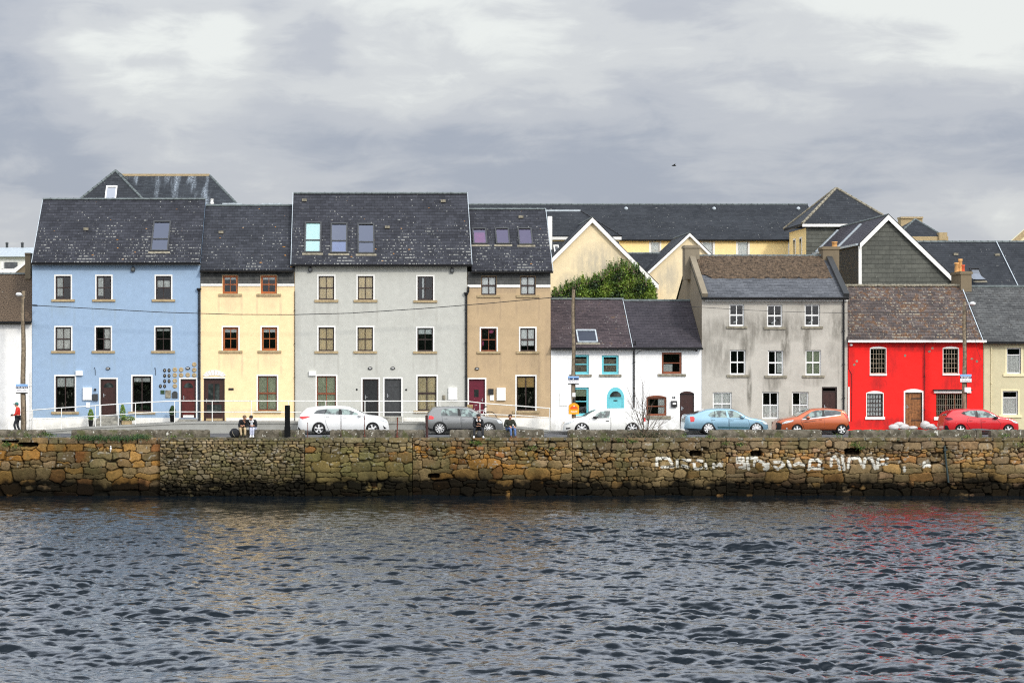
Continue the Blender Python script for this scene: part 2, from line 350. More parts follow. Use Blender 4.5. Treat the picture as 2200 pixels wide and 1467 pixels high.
M['leaf_dark'] = plain('dark_potted_leaf', (.02, .05, .018), .7, var=.4, scale=14)
M['heron'] = plain('white_ornament', (.85, .85, .84), .5, var=.03)

def fmat(name, col, rough=.6, **kw): return plain(name, col, rough, **kw)
def paint(name, col, flake=.0, rough=.28):
    t = NT(name); c = t.coord()
    d = t.step(t.noise(c, 1.6, 4.0), .35, .8)
    col2 = t.mix(t.math('MULTIPLY', d, .18), col, tuple(x * .6 + .04 for x in col))
    return t.bsdf(col2, rough, flake, None, .5, .9, **{'Coat__Roughness': .06})
M['tyre'] = plain('tyre_rubber', (.012, .012, .012), .85, var=.2)
M['alloy'] = plain('alloy_wheel', (.72, .72, .71), .35, .35, var=.05, bump=0)
M['carglass'] = None
t = NT('car_glass'); c = t.coord()
cg = t.mix(t.step(t.noise(c, 3.2, 3.0), .42, .56), (.03, .045, .042), (.24, .33, .30))
M['carglass'] = t.bsdf(cg, .06, 0.0, None, .8, .6)
t = NT('tinted_car_glass')
M['carglass_dark'] = t.bsdf(t.mix(t.step(t.noise(t.coord(), 3.0, 2.0), .4, .7), (.02, .025, .025), (.07, .085, .08)), .06, 0.0, None, .8, .6)
M['lamp_red'] = plain('red_lens', (.62, .02, .02), .15, var=.1, bump=0, coat=.8)
M['lamp_clear'] = plain('clear_lens', (.62, .66, .68), .12, .2, var=.25, scale=20, bump=0, coat=.8)
M['chrome'] = plain('bright_trim', (.8, .8, .8), .2, .9, var=.03, bump=0)
# ------------------------------------------------------------------ building pieces
def wall_front(mb, x0, x1, z0, z1, y, ops, depth=.16, mat=0, matrev=0):
    """front wall sheet with real openings (rects) and reveals"""
    xs = sorted({x0, x1, *[v for o in ops for v in (o[0], o[2])]}); zs = sorted({z0, z1, *[v for o in ops for v in (o[1], o[3])]})
    for i in range(len(xs) - 1):
        for j in range(len(zs) - 1):
            cx, cz = (xs[i] + xs[i + 1]) / 2, (zs[j] + zs[j + 1]) / 2
            if any(o[0] < cx < o[2] and o[1] < cz < o[3] for o in ops): continue
            mb.face([(xs[i], y, zs[j]), (xs[i + 1], y, zs[j]), (xs[i + 1], y, zs[j + 1]), (xs[i], y, zs[j + 1])], mat)
    for a, b, c, d in ops:
        q = y + depth
        mb.face([(a, y, b), (a, y, d), (a, q, d), (a, q, b)][::-1], matrev)
        mb.face([(c, y, b), (c, y, d), (c, q, d), (c, q, b)], matrev)
        mb.face([(a, y, d), (c, y, d), (c, q, d), (a, q, d)][::-1], matrev)
        mb.face([(a, y, b), (c, y, b), (c, q, b), (a, q, b)], matrev)

def arc_pts(x0, x1, zb, rise, n=9):
    w = (x1 - x0) / 2; cx = (x0 + x1) / 2; r = (w * w + rise * rise) / (2 * rise); cz = zb + rise - r
    a0 = math.asin(min(1, w / r)) if rise < w else math.pi / 2
    return [(cx + r * math.sin(t), cz + r * math.cos(t)) for t in [(-a0 + 2 * a0 * k / (n - 1)) for k in range(n)]]

def window(house, r, y=YF, frame='frame_dark', cols=2, rows=2, fw=.055, surround='trim', sw=.075, sill='sill', sillx=.22, sillh=.13,
           cover=None, mid=True, arch=0.0, head=0.0, glass='glass', drape=None, mullw=.03, name='window', midh=.5, items=None, bars=None):
    """r = pixel rect of the opening (x0,y0,x1,y1)"""
    x0, z1, x1, z0 = X(r[0], y), Z(r[1], y), X(r[2], y), Z(r[3], y)
    yf = y + .09
    s = MB()
    def frame_mb(s, fm=0):
        s.box(x0, x0 + fw, yf, yf + .06, z0, z1, fm); s.box(x1 - fw, x1, yf, yf + .06, z0, z1, fm)
        s.box(x0 + fw, x1 - fw, yf, yf + .06, z0, z0 + fw * 1.2, fm); s.box(x0 + fw, x1 - fw, yf, yf + .06, z1 - fw, z1, fm)
        ax, bx, az, bz = x0 + fw, x1 - fw, z0 + fw * 1.2, z1 - fw
        zs = [az + (bz - az) * k / rows for k in range(1, rows)]
        if rows == 2: zs = [az + (bz - az) * midh]
        zw = []
        for k, zz in enumerate(zs):
            w = mullw * (1.7 if (mid and rows == 2) else 1)
            s.box(ax, bx, yf + .005, yf + .05, zz - w / 2, zz + w / 2, fm); zw.append((zz - w / 2, zz + w / 2))
        edges = [az] + [v for p in zw for v in p] + [bz]
        for c in range(1, cols):
            xx = ax + (bx - ax) * c / cols
            for q in range(0, len(edges), 2): s.box(xx - mullw / 2, xx + mullw / 2, yf + .008, yf + .047, edges[q], edges[q + 1], fm)
    if surround:
        s.box(x0 - sw, x0, y - .012, y + .08, z0, z1 + sw); s.box(x1, x1 + sw, y - .012, y + .08, z0, z1 + sw)
        s.box(x0, x1, y - .012, y + .08, z1, z1 + sw)
        if arch:
            pts = arc_pts(x0 - sw, x1 + sw, z1 + sw, arch)
            s.prism([(x0 - sw, z1 + sw + .001)] + pts[1:-1] + [(x1 + sw, z1 + sw + .001)], y - .012, y + .01)
        w = s.build(name, M[surround], house)
        f = MB(); frame_mb(f); f.build('frame', M[frame], w)
    else:
        frame_mb(s); w = s.build(name, M[frame], house)
        if arch:
            a = MB(); pts = arc_pts(x0, x1, z1 - .002, arch)
            a.prism([(x0, z1 - .001)] + pts[1:-1] + [(x1, z1 - .001)], y - .006, y + .02); a.build('arch_head', M[frame], w)
    MB().face([(x0 + fw * .5, yf + .03, z0 + fw * .5), (x1 - fw * .5, yf + .03, z0 + fw * .5), (x1 - fw * .5, yf + .03, z1 - fw * .5), (x0 + fw * .5, yf + .03, z1 - fw * .5)]) and None
    g = MB(); g.face([(x0 + fw * .5, yf + .03, z0 + fw * .5), (x1 - fw * .5, yf + .03, z0 + fw * .5), (x1 - fw * .5, yf + .03, z1 - fw * .5), (x0 + fw * .5, yf + .03, z1 - fw * .5)])
    g.build('pane', M[glass], w)
    if sill:
        q = MB(); q.box(x0 - sillx, x1 + sillx, y - .07, y + .085, z0 - sillh, z0 - .004)
        q.build('sill', M[sill], w)
    def sheet(ax, bx, az, bz, yy, wav=.02):
        c = MB(); n = 26
        G = [[(ax + (bx - ax) * i / n, yy + wav * math.sin(i * 1.9 + az) * (1 if i % 2 else .6), z) for z in (az, bz)] for i in range(n + 1)]
        c.quad_grid(G); return c
    W, H = x1 - x0, z1 - z0
    for cv in (cover or []):
        kind, a, b, c_, d = cv        # material, fractions of the opening: x from a to b, z from c to d
        wv = .0 if 'blind' in kind and kind != 'blind' else .02
        nm = 'roller_blind' if kind in ('blind_white', 'tanblind', 'net_green') else 'curtain'
        sheet(x0 + W * a, x0 + W * b, z0 + H * c_, z0 + H * d, yf + .07, wv).build(nm, M[kind], w)
    if items == 'heron':
        h = MB(); cx = x0 + W * .45; zb = z0 + .12
        h.tube([(cx - .12, yf + .1, zb + .06), (cx, yf + .1, zb + .12), (cx + .1, yf + .1, zb + .2), (cx + .05, yf + .1, zb + .33), (cx + .12, yf + .1, zb + .42), (cx + .22, yf + .1, zb + .38)],
               [.03, .06, .05, .025, .03, .006], 8)
        h.tube([(cx - .02, yf + .1, zb + .1), (cx - .02, yf + .1, z0 + .02)], .01, 6); h.build('bird_ornament', M['heron'], w)
    if items == 'plants':
        h = MB()
        for k in range(7): h.blob((x0 + W * (.12 + .12 * k), yf + .2, z0 + .14 + .1 * random.random()), .09, .07, .12, 8, 6, 0, .3)
        h.build('window_display', M['leaf_dark'], w)
    if items == 'pink':
        h = MB(); h.blob((x0 + W * .66, yf + .14, z0 + H * .86), .13, .03, .1, 10, 6, 0, .35); h.blob((x0 + W * .13, yf + .14, z0 + H * .35), .05, .03, .16, 8, 6, 0, .3)
        h.build('fabric_flowers', M['pink'], w)
    if items == 'shop':
        h = MB()
        for k in range(9):
            h.blob((x0 + W * random.uniform(.1, .9), yf + .25, z0 + H * random.uniform(.06, .6)), .04, .03, random.uniform(.05, .14), 8, 6, 0, .3)
        h.build('window_display', M['sill_grey'], w)
    if bars:
        h = MB(); nx, nz = bars
        for k in range(1, nx): h.box(x0 + W * k / nx - .009, x0 + W * k / nx + .009, y + .02, y + .04, z0 + .002, z1 - .002)
        for k in range(1, nz): h.box(x0 + .002, x1 - .002, y + .042, y + .058, z0 + H * k / nz - .009, z0 + H * k / nz + .009)
        h.build('window_grille', M['sill_grey'], w)
    return w
def orect(r, y=YF): return (X(r[0], y), Z(r[3], y), X(r[2], y), Z(r[1], y))

def door(house, r, y=YF, mat='door_brown', surround='trim', sw=.075, panels=6, frame='frame_dark', fan=False, plate=False, glass=None, knob='metal', step=None,
         letter=None, fw=.07, planks=False, arch=0.0, toplight=0):
    x0, z1, x1, z0 = X(r[0], y), Z(r[1], y), X(r[2], y), Z(r[3], y)
    yf = y + .10; s = MB()
    dx0, dx1, dz1 = x0 + fw, x1 - fw, z1 - fw - toplight
    if planks:
        n = 5
        for k in range(n):
            a = dx0 + (dx1 - dx0) * k / n; s.box(a + .004, a + (dx1 - dx0) / n - .004, yf, yf + .04, z0, dz1)
        s.box(dx0, dx1, yf + .015, yf + .03, z0, dz1, 1)
    else:
        s.box(dx0, dx1, yf + .01, yf + .05, z0, dz1)
        W, H = dx1 - dx0, dz1 - z0
        rows = [(.06, .36), (.42, .74), (.79, .94)] if panels == 6 else ([(.06, .42), (.48, .94)] if panels == 4 else [])
        for a, b in rows:
            for c_, d in ((.1, .46), (.54, .9)):
                if fan and a > .7: continue
                A, B_, C_, D = dx0 + W * c_, dx0 + W * d, z0 + H * a, z0 + H * b
                s.box(A, B_, yf + .003, yf + .01, C_, D); s.box(A + .04, B_ - .04, yf - .006, yf + .003, C_ + .04, D - .04)
    d = s.build('door', [M[mat], M['black']], house)
    f = MB(); f.box(x0, x0 + fw, yf - .03, yf + .07, z0, z1); f.box(x1 - fw, x1, yf - .03, yf + .07, z0, z1); f.box(x0 + fw, x1 - fw, yf - .03, yf + .07, z1 - fw, z1)
    if toplight: f.box(x0 + fw, x1 - fw, yf - .02, yf + .06, dz1 + .001, dz1 + .05)
    f.build('door_frame', M[frame], d)
    if surround:
        q = MB(); q.box(x0 - sw, x0, y - .012, y + .07, z0, z1 + sw); q.box(x1, x1 + sw, y - .012, y + .07, z0, z1 + sw); q.box(x0, x1, y - .012, y + .07, z1, z1 + sw)
        if arch:
            pts = arc_pts(x0 - sw, x1 + sw, z1 + sw, arch)
            q.prism([(x0 - sw, z1 + sw + .001)] + pts[1:-1] + [(x1 + sw, z1 + sw + .001)], y - .012, y + .01)
        q.build('door_surround', M[surround], d)
    if fan:
        W, H = dx1 - dx0, dz1 - z0; g = MB(); cx = (dx0 + dx1) / 2
        pts = [(cx + W * .38 * math.cos(a), z0 + H * .8 + H * .13 * math.sin(a)) for a in [math.pi * k / 10 for k in range(11)]]
        g.prism(pts, yf - .004, yf + .008); g.build('fanlight', M['carglass_dark'], d)
    if glass:
        W, H = dx1 - dx0, dz1 - z0; g = MB()
        for a, b, c_, e in glass: g.box(dx0 + W * a, dx0 + W * b, yf - .008, yf + .004, z0 + H * c_, z0 + H * e)
        g.build('door_glass', M['carglass_dark'], d)
    h = MB(); hx = dx0 + .09 if knob != 'right' else dx1 - .09
    h.box(hx - .02, hx + .02, yf - .02, yf + .01, z0 + 1.0, z0 + 1.2); h.bar((hx, yf - .035, z0 + 1.1), (hx + (.1 if knob != 'right' else -.1), yf - .035, z0 + 1.1), .022)
    h.build('handle', M['chrome'], d)
    if letter is not None: 
        l = MB(); l.box((dx0 + dx1) / 2 - .14, (dx0 + dx1) / 2 + .14, yf - .016, yf - .004, z0 + letter, z0 + letter + .07); l.build('letter_plate', M['chrome'], d)
    if plate:
        l = MB(); l.box(dx0 + .05, dx1 - .05, yf - .012, yf + .006, z0 + .03, z0 + .16); l.build('weather_bar', M['sill'] if plate == 'wood' else M['fascia'], d)
    return d

def roof(house, x0, x1, ye, ze, yr, zr, mat, th=.12, over=.05, ridge=True, gutter=True, fascia='fascia', fasc_h=.1, back=True, ridgemat='ridge', ripple=0, gx0=None, gx1=None):
    """double-pitched roof with its ridge along x; (ye,ze) front eave, (yr,zr) ridge"""
    s = MB(); yb = 2 * yr - ye; o = (x0, ye, ze)
    a0, a1 = x0 - over, x1 + over
    nseg = 24
    s.face([(a0, ye, ze), (a1, ye, ze), (a1, yr, zr), (a0, yr, zr)], 0, o)
    s.face([(a1, yb, ze), (a0, yb, ze), (a0, yr, zr), (a1, yr, zr)], 0, (x1, yb, ze))
    d = Vector((0, yr - ye, zr - ze)).normalized(); nrm = Vector((0, -d.z, d.y)); t = -nrm * th; tb = Vector((0, -t.y, t.z))
    for xx, sgn in ((a0, -1), (a1, 1)):
        A, B_, C_ = Vector((xx, ye, ze)), Vector((xx, yr, zr)), Vector((xx, yb, ze))
        q = [A, B_, B_ + Vector((0, 0, -th * 1.2)), A + t]; s.face(q if sgn < 0 else q[::-1], 1)
        q = [B_, C_, C_ + tb, B_ + Vector((0, 0, -th * 1.2))]; s.face(q if sgn < 0 else q[::-1], 1)
    s.face([(a0, ye, ze), (a0, ye + t.y, ze + t.z), (a1, ye + t.y, ze + t.z), (a1, ye, ze)], 1)
    s.face([(a0, ye + t.y, ze + t.z), (a0, yr, zr - th * 1.2), (a1, yr, zr - th * 1.2), (a1, ye + t.y, ze + t.z)], 1)
    r = s.build('roof', [M[mat], M['gutter']], house)
    if ridge:
        g = MB(); n = max(3, int((a1 - a0) / .42)); w = (a1 - a0) / n
        for k in range(n):
            xa = a0 + k * w; G = []
            for e, rr in ((xa, .125), (xa + w * .9, .115), (xa + w * .901, .14), (xa + w, .14)):
                G.append([(e, yr + rr * 1.15 * math.cos(u), zr - .045 + rr * .8 * math.sin(u)) for u in [math.pi * j / 6 for j in range(7)]])
            g.quad_grid(G, 0, False)
        for xx in (a0, a1):
            g.face([(xx, yr + .125 * 1.15 * math.cos(u), zr - .045 + .1 * math.sin(u)) for u in [math.pi * j / 6 for j in range(7)]])
        g.build('ridge_tiles', M[ridgemat], r)
    if gutter:
        g = MB(); ga, gb = (gx0 if gx0 is not None else a0 - .03), (gx1 if gx1 is not None else a1 + .03)
        prof = [(ye - .02 + .07 * math.cos(u), ze - .06 - .07 * math.sin(u)) for u in [math.pi * j / 8 for j in range(9)]]
        g.quad_grid([[(ga, py - .05, pz) for py, pz in prof], [(gb, py - .05, pz) for py, pz in prof]])
        g.face([(ga, py - .05, pz) for py, pz in prof]); g.face([(gb, py - .05, pz) for py, pz in prof][::-1])
        g.box(ga, gb, ye - .01, ye + .02, ze - .11, ze - .03)
        g.build('gutter', M['gutter'], r)
    return r
def fascia(house, x0, x1, y, z0, z1, mat='fascia', d=.06, name='fascia'):
    MB().box(x0, x1, y - d, y + .01, z0, z1).build(name, M[mat], house)
def verge(roofobj, x, ye, ze, yr, zr, mat='fascia', w=.06, h=.12, name='verge'):
    s = MB(); s.bar((x, ye - .02, ze - .02), (x, yr, zr - .0), w * .6, h * .7); s.build(name, M[mat], roofobj)

def roofpt(px, py, ye, ze, yr, zr):
    """point on the front slope seen at this pixel"""
    # z = ze + k (y-ye);  z = CAMZ-(py-CY) y/F
    k = (zr - ze) / (yr - ye); y = (CAMZ - ze + k * ye) / (k + (py - CY) / F); return (X(px, y), y, Z(py, y))
def skylight(roofobj, top, bot, rf, frame='door_grey', split=.0, glass='skyglass', open_=False, extra=None):
    """top=(x0,x1,y) bot=(x0,x1,y) in pixels"""
    ye, ze, yr, zr = rf
    A = Vector(roofpt(bot[0], bot[2], *rf)); B_ = Vector(roofpt(bot[1], bot[2], *rf)); C_ = Vector(roofpt(top[1], top[2], *rf)); D = Vector(roofpt(top[0], top[2], *rf))
    xm0, xm1 = (A.x + D.x) / 2, (B_.x + C_.x) / 2
    A.x = D.x = xm0; B_.x = C_.x = xm1
    up = (D - A).normalized(); n = Vector((0, -up.z, up.y)); L = (D - A).length; W = xm1 - xm0
    def P(u, v, h): return A + Vector((u, 0, 0)) + up * v + n * h
    def obox(s, u0, u1, v0, v1, h0, h1, mat=0):
        p = [P(u0, v0, h0), P(u1, v0, h0), P(u1, v1, h0), P(u0, v1, h0), P(u0, v0, h1), P(u1, v0, h1), P(u1, v1, h1), P(u0, v1, h1)]
        for q in ((0,1,5,4),(1,2,6,5),(2,3,7,6),(3,0,4,7),(4,5,6,7)): s.face([p[i] for i in q], mat)
    s = MB(); f = .075
    obox(s, 0, f, 0, L, -.03, .09); obox(s, W - f, W, 0, L, -.03, .09); obox(s, f, W - f, 0, f, -.03, .085); obox(s, f, W - f, L - f * 1.4, L, -.03, .10)
    if split: obox(s, f, W - f, L * split - .04, L * split + .04, .0, .08)
    w = s.build('roof_window', M[frame], roofobj)
    g = MB(); g.face([P(f, f, .05), P(W - f, f, .05), P(W - f, L - f, .05), P(f, L - f, .05)]); g.build('pane', M[glass], w)
    b = MB(); b.face([P(f, f, .02), P(W - f, f, .02), P(W - f, L - f, .02), P(f, L - f, .02)])
    if extra: 
        b.face([P(f * 1.3, f * 1.3, .03), P(W - f * 1.3, f * 1.3, .03), P(W - f * 1.3, L * extra[1], .03), P(f * 1.3, L * extra[1], .03)], 1)
        b.build('inner_blind', [M['inside'], M[extra[0]]], w)
    else: b.build('inner_blind', M['inside'], w)
    q = MB(); obox(q, -.1, W + .1, -.16, 0, .0, .02); q.build('apron_flashing', M['sill_grey'], w)
    return w
def vent(roofobj, px, py, rf):
    p = Vector(roofpt(px, py, *rf)); MB().box(p.x - .13, p.x + .13, p.y - .14, p.y + .1, p.z - .05, p.z + .09).build('roof_vent', M['sill_grey'], roofobj)

def house_shell(x0, x1, ye_wall, depth, zb, zt, zr, yr, walls, ops, mats, gap=.004, plinth=None):
    """returns list for the wall mesh: front with openings, gable sides, back, and a dark room inside"""
    s = MB(); x0 += gap; x1 -= gap; y = ye_wall; yb = y + depth
    wall_front(s, x0, x1, zb, zt, y, ops)
    s.face([(x0, yb, zb), (x0, y, zb), (x0, y, zt), (x0, yr, zr), (x0, yb, zt)], 1)
    s.face([(x1, y, zb), (x1, yb, zb), (x1, yb, zt), (x1, yr, zr), (x1, y, zt)], 1)
    s.face([(x1, yb, zb), (x0, yb, zb), (x0, yb, zt), (x1, yb, zt)], 0)
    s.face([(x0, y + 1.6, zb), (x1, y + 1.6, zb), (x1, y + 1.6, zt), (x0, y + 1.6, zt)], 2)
    return s
def floodlight(house, px, py, y=YF):
    x, z = X(px, y), Z(py, y); s = MB(); s.box(x - .1, x + .1, y - .14, y - .02, z - .13, z + .08); s.box(x - .03, x + .03, y - .03, y + .01, z + .05, z + .14)
    f = s.build('floodlight', M['black'], house)
    MB().box(x - .075, x + .075, y - .15, y - .141, z - .1, z + .05).build('lamp_glass', M['carglass_dark'], f)
def oval_lamp(house, px, py, y=YF):
    x, z = X(px, y), Z(py, y); s = MB(); s.lathe([(0, -.09), (.09, -.085), (.125, -.03), (.13, .01)], (0, 0, 0), 20, 'y')
    s.v = [(x + v[0], y + v[1] - .005, z + v[2] * .62) for v in s.v]
    o = s.build('bulkhead_lamp', M['black'], house)
    MB().box(x - .07, x + .07, y - .104, y - .08, z - .018, z + .018).build('lamp_glass', M['frame_white'], o)
def wallbox(house, r, mat='box_white', d=.12, y=YF, name='meter_box', lip=True):
    x0, z0, x1, z1 = orect(r, y); s = MB(); s.box(x0, x1, y - d, y + .005, z0, z1)
    if lip: s.box(x0 + .03, x1 - .03, y - d - .008, y - d + .001, z0 + .03, z1 - .03)
    return s.build(name, M[mat], house)
def downpipe(house, px, pz0, pz1, y=YF, mat='gutter', hopper=True, r=.045, name='downpipe', jog=None):
    x = X(px, y); z0, z1 = Z(pz0, y), Z(pz1, y); s = MB()
    pts = [(x, y - .07, z0), (x, y - .07, z1)]
    if jog: pts += [(x + jog, y - .09, z1 + .25), (x + jog, y - .12, z1 + .5)]
    s.tube(pts, r, 10)
    k = z0 + .6
    while k < z1: s.box(x - r * 1.4, x + r * 1.4, y - .12, y, k, k + .05); k += 1.8
    if hopper:
        G = [[(x + w * a, y - .07 + w * b, z) for a, b in ((-1, -1), (1, -1), (1, 1), (-1, 1))] for w, z in ((.05, z1), (.12, z1 + .14), (.12, z1 + .2))]
        s.quad_grid(G, 0, False, False, True)
    return s.build(name, M[mat], house)
def bargeboards(parent, peak, left, right, y, w=.22, d=.08, mat='trim'):
    for a, b in ((left, peak), (peak, right)):
        (ax, az), (bx, bz) = a, b; s = MB()
        s.prism([(ax, az - w), (bx, bz - w), (bx, bz), (ax, az)], y - d, y + .02)
        o = s.build('bargeboard', M[mat], parent)
    return o
# ------------------------------------------------------------------ the terrace
YE = YF - .28; YR = 124.2; YB = 2 * YR - YE
def rf_of(eave, ridge, ye=YE, yr=YR): return (ye, Z(eave, ye), yr, Z(ridge, yr))

def terrace_house(name, label, px0, px1, eave, ridge, mat, slatemat, ops, base=905, roofx=None, plinth=None, sidemat=None, walltop=None,
                  yr=YR, plinthtop=897.5, zb=2.9, ridge_on=True, gutter=True, ridgemat='ridge', cat='house', over=.0, group='terraced houses along the quay'):
    x0, x1 = X(px0), X(px1); H = thing(name, label, cat, ((x0 + x1) / 2, YF, zb), group)
    rf = rf_of(eave, ridge, YE, yr)
    zt = rf[1] - .05 + .0
    zwall = Z(walltop) if walltop else zt
    slope = (rf[3] - rf[1]) / (rf[2] - rf[0])
    zr = rf[3] - .16
    s = house_shell(x0, x1, YF, 2 * (yr - YF), zb, zt - .02, zr, yr, None, [orect(o) for o in ops], None)
    w = s.build('wall', [M[mat], M[sidemat or mat], M['inside']], H)
    rx0, rx1 = (X(roofx[0], YE), X(roofx[1], YE)) if roofx else (x0, x1)
    r = roof(H, rx0 + .004, rx1 - .004, rf[0], rf[1], rf[2], rf[3], slatemat, over=over, ridge=ridge_on, gutter=gutter, ridgemat=ridgemat)
    if plinth:
        zz = Z(plinthtop)
        ds = sorted([(X(a), X(b)) for a, b in plinth]); cur = x0 + .006
        for a, b in ds + [(x1 - .006, x1)]:
            if a > cur: MB().box(cur, a, YF - .03, YF + .005, zb, zz).build('plinth', M['plinth'], H)
            cur = max(cur, b)
    return H, r, rf

# ---- white house cut by the left edge
H, r, rf = terrace_house('white_house', 'white rendered house with mossy brown roof cut off at the left edge of the photo', -160, 68.5, 690, 588, 'white', 'moss_roof',
                         [(-120, 760, -85, 808)], sidemat='white')
window(H, (-120, 760, -85, 808), cover=[('net', .05, .95, .1, .95)])
fascia(H, X(-159), X(68), YF, Z(697), Z(693.5), 'sill_grey')
c = MB(); c.box(X(56, 124), X(68, 124) - .01, 123.6, 124.8, Z(600, 124), Z(548, 124)); c.box(X(55.5, 124), X(68.4, 124) - .006, 123.55, 124.85, Z(548, 124), Z(544, 124)); c.build('chimney', M['chimney'], r)
downpipe(H, 66.5, 925, 800, mat='trim', hopper=False, r=.03)

# ---- blue house
tw = [(119.5, 593, 152, 643), (207.4, 593, 239, 643), (335, 593, 367.5, 643)]
mw = [(119.3, 703, 152.7, 753.4), (206, 703, 238, 753.4), (334, 703, 367, 753.4)]
gw = [(119.5, 808, 160.7, 884), (284.6, 808, 325, 884)]
dr = [(216, 814, 250.2, 893), (388, 814, 421, 898)]
H, r, rf = terrace_house('blue_house', 'three storey light blue house with round plaques beside its door', 69, 430.5, 564, 427.5, 'blue', 'slate_a', tw + mw + gw + dr,
                         plinth=[(212.6, 253.5), (384.5, 424.5)], sidemat='blue')
fascia(H, X(69.5), X(430.5), YF, Z(570), Z(564.5))
verge(r, X(69, YE) - .03, rf[0], rf[1], rf[2], rf[3], 'lead', .05)
for k, q in enumerate(tw): window(H, q, cover=[('net', .1, .45, .15, .92)] if k < 2 else [('net', .1, .9, .5, .8)], glass='glass_dark')
window(H, mw[0], cover=[('net', .06, .94, .08, .95)]); window(H, mw[1], cover=[('net', .55, .94, .08, .95)]); window(H, mw[2], cover=[('net', .08, .9, .84, .93)], glass='glass_dark')
window(H, gw[0], rows=1, cover=[('net', .08, .92, .7, .95)], glass='glass_dark', items='shop', mullw=.05)
window(H, gw[1], rows=1, cover=[('net', .08, .92, .84, .95)], glass='glass_dark', items='plants', mullw=.05)
door(H, dr[0], mat='door_brown', fan=True); door(H, dr[1], mat='door_red', fan=True, plate=True)
skylight(r, (329, 367, 477), (323.5, 362, 541), rf, split=.4, glass='skyglass_blue')
vent(r, 185, 493, rf); vent(r, 222, 508, rf) if False else None
floodlight(H, 286, 578); oval_lamp(H, 232, 791.5); oval_lamp(H, 403.5, 791)
wallbox(H, (163, 796.5, 178, 806.5), name='alarm_box', lip=False); wallbox(H, (178.4, 832, 197.4, 859)); wallbox(H, (199, 846, 210.5, 860), 'door_grey', name='post_box')
wallbox(H, (202.6, 834.5, 206.8, 839), 'black', name='doorbell', lip=False); wallbox(H, (185, 864, 193.5, 875.5), name='notice_plate', d=.03, lip=False)
wallbox(H, (345, 838, 353.5, 846), 'leaf_dark', name='small_plaque', d=.04, lip=False); wallbox(H, (355.5, 838, 367, 855), 'sill_grey', name='relief_plaque', d=.04)
s = MB(); x0, z0, x1, z1 = orect((369.7, 844, 381.6, 855)); s.prism([(x0, z0), (x1, z0), (x1, z1)] + [(p[0], p[1]) for p in arc_pts(x0, x1, z1, .1)[::-1][1:-1]] + [(x0, z1)], YF - .05, YF + .004); s.build('arched_plaque', M['door_grey'], H)
for px, py in ((353.7, 795.6), (363.2, 795.6), (353.7, 807), (363.2, 807), (353.7, 818.6), (363.2, 818.6), (344.6, 829.5), (353.7, 829.5)):
    s = MB(); s.lathe([(0, -.03), (.05, -.03), (.075, -.02), (.085, .004)], (0, 0, 0), 16, 'y'); s.v = [(X(px) + v[0], YF + v[1], Z(py) + v[2] * 1.3) for v in s.v]
    o = s.build('oval_plaque', M['black'], H); MB().blob((X(px), YF - .032, Z(py)), .035, .01, .05, 8, 6).build('plaque_relief', M['sill_grey'], o)
for px, py in ((375.7, 794), (389.3, 794), (417.4, 782.8), (417.4, 794.5), (375.7, 805.8), (389.3, 805.8), (403.4, 805.3), (417.4, 805.8), (375.7, 818), (375.7, 829.3)):
    s = MB(); s.lathe([(0, -.03), (.07, -.03), (.09, -.04), (.12, -.02), (.125, .004)], (X(px), YF, Z(py)), 20, 'y'); s.build('round_plaque', M['sill'], H)
for px in (204, 333.5):
    x = X(px); MB().tube([(x + .02, YF - .02, Z(806)), (x + .02, YF - .03, Z(795)), (x - .01, YF - .06, Z(789)), (x - .05, YF - .05, Z(792))], .012, 6).build('hook', M['black'], H)
downpipe(H, 428, 908, 627, r=.05)

# ---- yellow house
tw = [(478.3, 592, 511, 631), (560.5, 592, 594.8, 631)]; mw = [(479, 703, 512, 753), (562.4, 703, 595.6, 753)]; gw = [(554, 807.5, 595, 882)]; dr = [(437.5, 812.8, 482.8, 905)]
H, r, rf = terrace_house('yellow_house', 'pale yellow house with a band of hung slates under its eaves', 431, 633, 580, 441, 'cream', 'slate_b', tw + mw + gw + dr,
                         plinth=[(433, 486)], walltop=None)
def slate_band(H, px0, px1, wins, ztop, zmid, zbot):
    s = MB(); w = MB(); cur = X(px0) + .01
    for a, b in [(X(q[0]) - .02, X(q[2]) + .02) for q in wins] + [(X(px1) - .01, X(px1))]:
        s.face([(cur, YF - .03, Z(zmid)), (a, YF - .03, Z(zmid)), (a, YF - .03, Z(ztop)), (cur, YF - .03, Z(ztop))])
        s.face([(cur, YF - .03, Z(zmid)), (cur, YF - .03, Z(ztop)), (cur, YF, Z(ztop)), (cur, YF, Z(zmid))]); s.face([(a, YF - .03, Z(ztop)), (a, YF - .03, Z(zmid)), (a, YF, Z(zmid)), (a, YF, Z(ztop))])
        w.box(cur, a, YF - .05, YF + .004, Z(zbot), Z(zmid) - .002); cur = b
    for q in wins:
        s.face([(X(q[0]) - .02, YF - .03, Z(q[1]) + .03), (X(q[2]) + .02, YF - .03, Z(q[1]) + .03), (X(q[2]) + .02, YF - .03, Z(ztop)), (X(q[0]) - .02, YF - .03, Z(ztop))])
    s.build('slate_band', M['slate_hang'], H); w.build('string_course', M['trim'], H)
slate_band(H, 431, 633, tw, 582.5, 609.6, 614.7)
for q in tw: window(H, q, frame='frame_orange', surround=None, glass='glass_dark', fw=.1, cover=[('blind_white', .1, .9, .78, .93)])
for q in mw: window(H, q, frame='frame_orange', glass='glass_dark', fw=.1, cover=[('blind_white', .1, .9, .78, .93)])
window(H, gw[0], frame='frame_red', cover=[('net_green', .04, .96, .04, .96)], mullw=.05)
door(H, dr[0], mat='door_brown', surround=None, panels=0, frame='frame_dark', glass=[(.18, .45, .45, .9), (.52, .78, .45, .9), (.1, .9, .2, .4)], plate='wood')
s = MB(); cx = X(460.5); zb = Z(812)
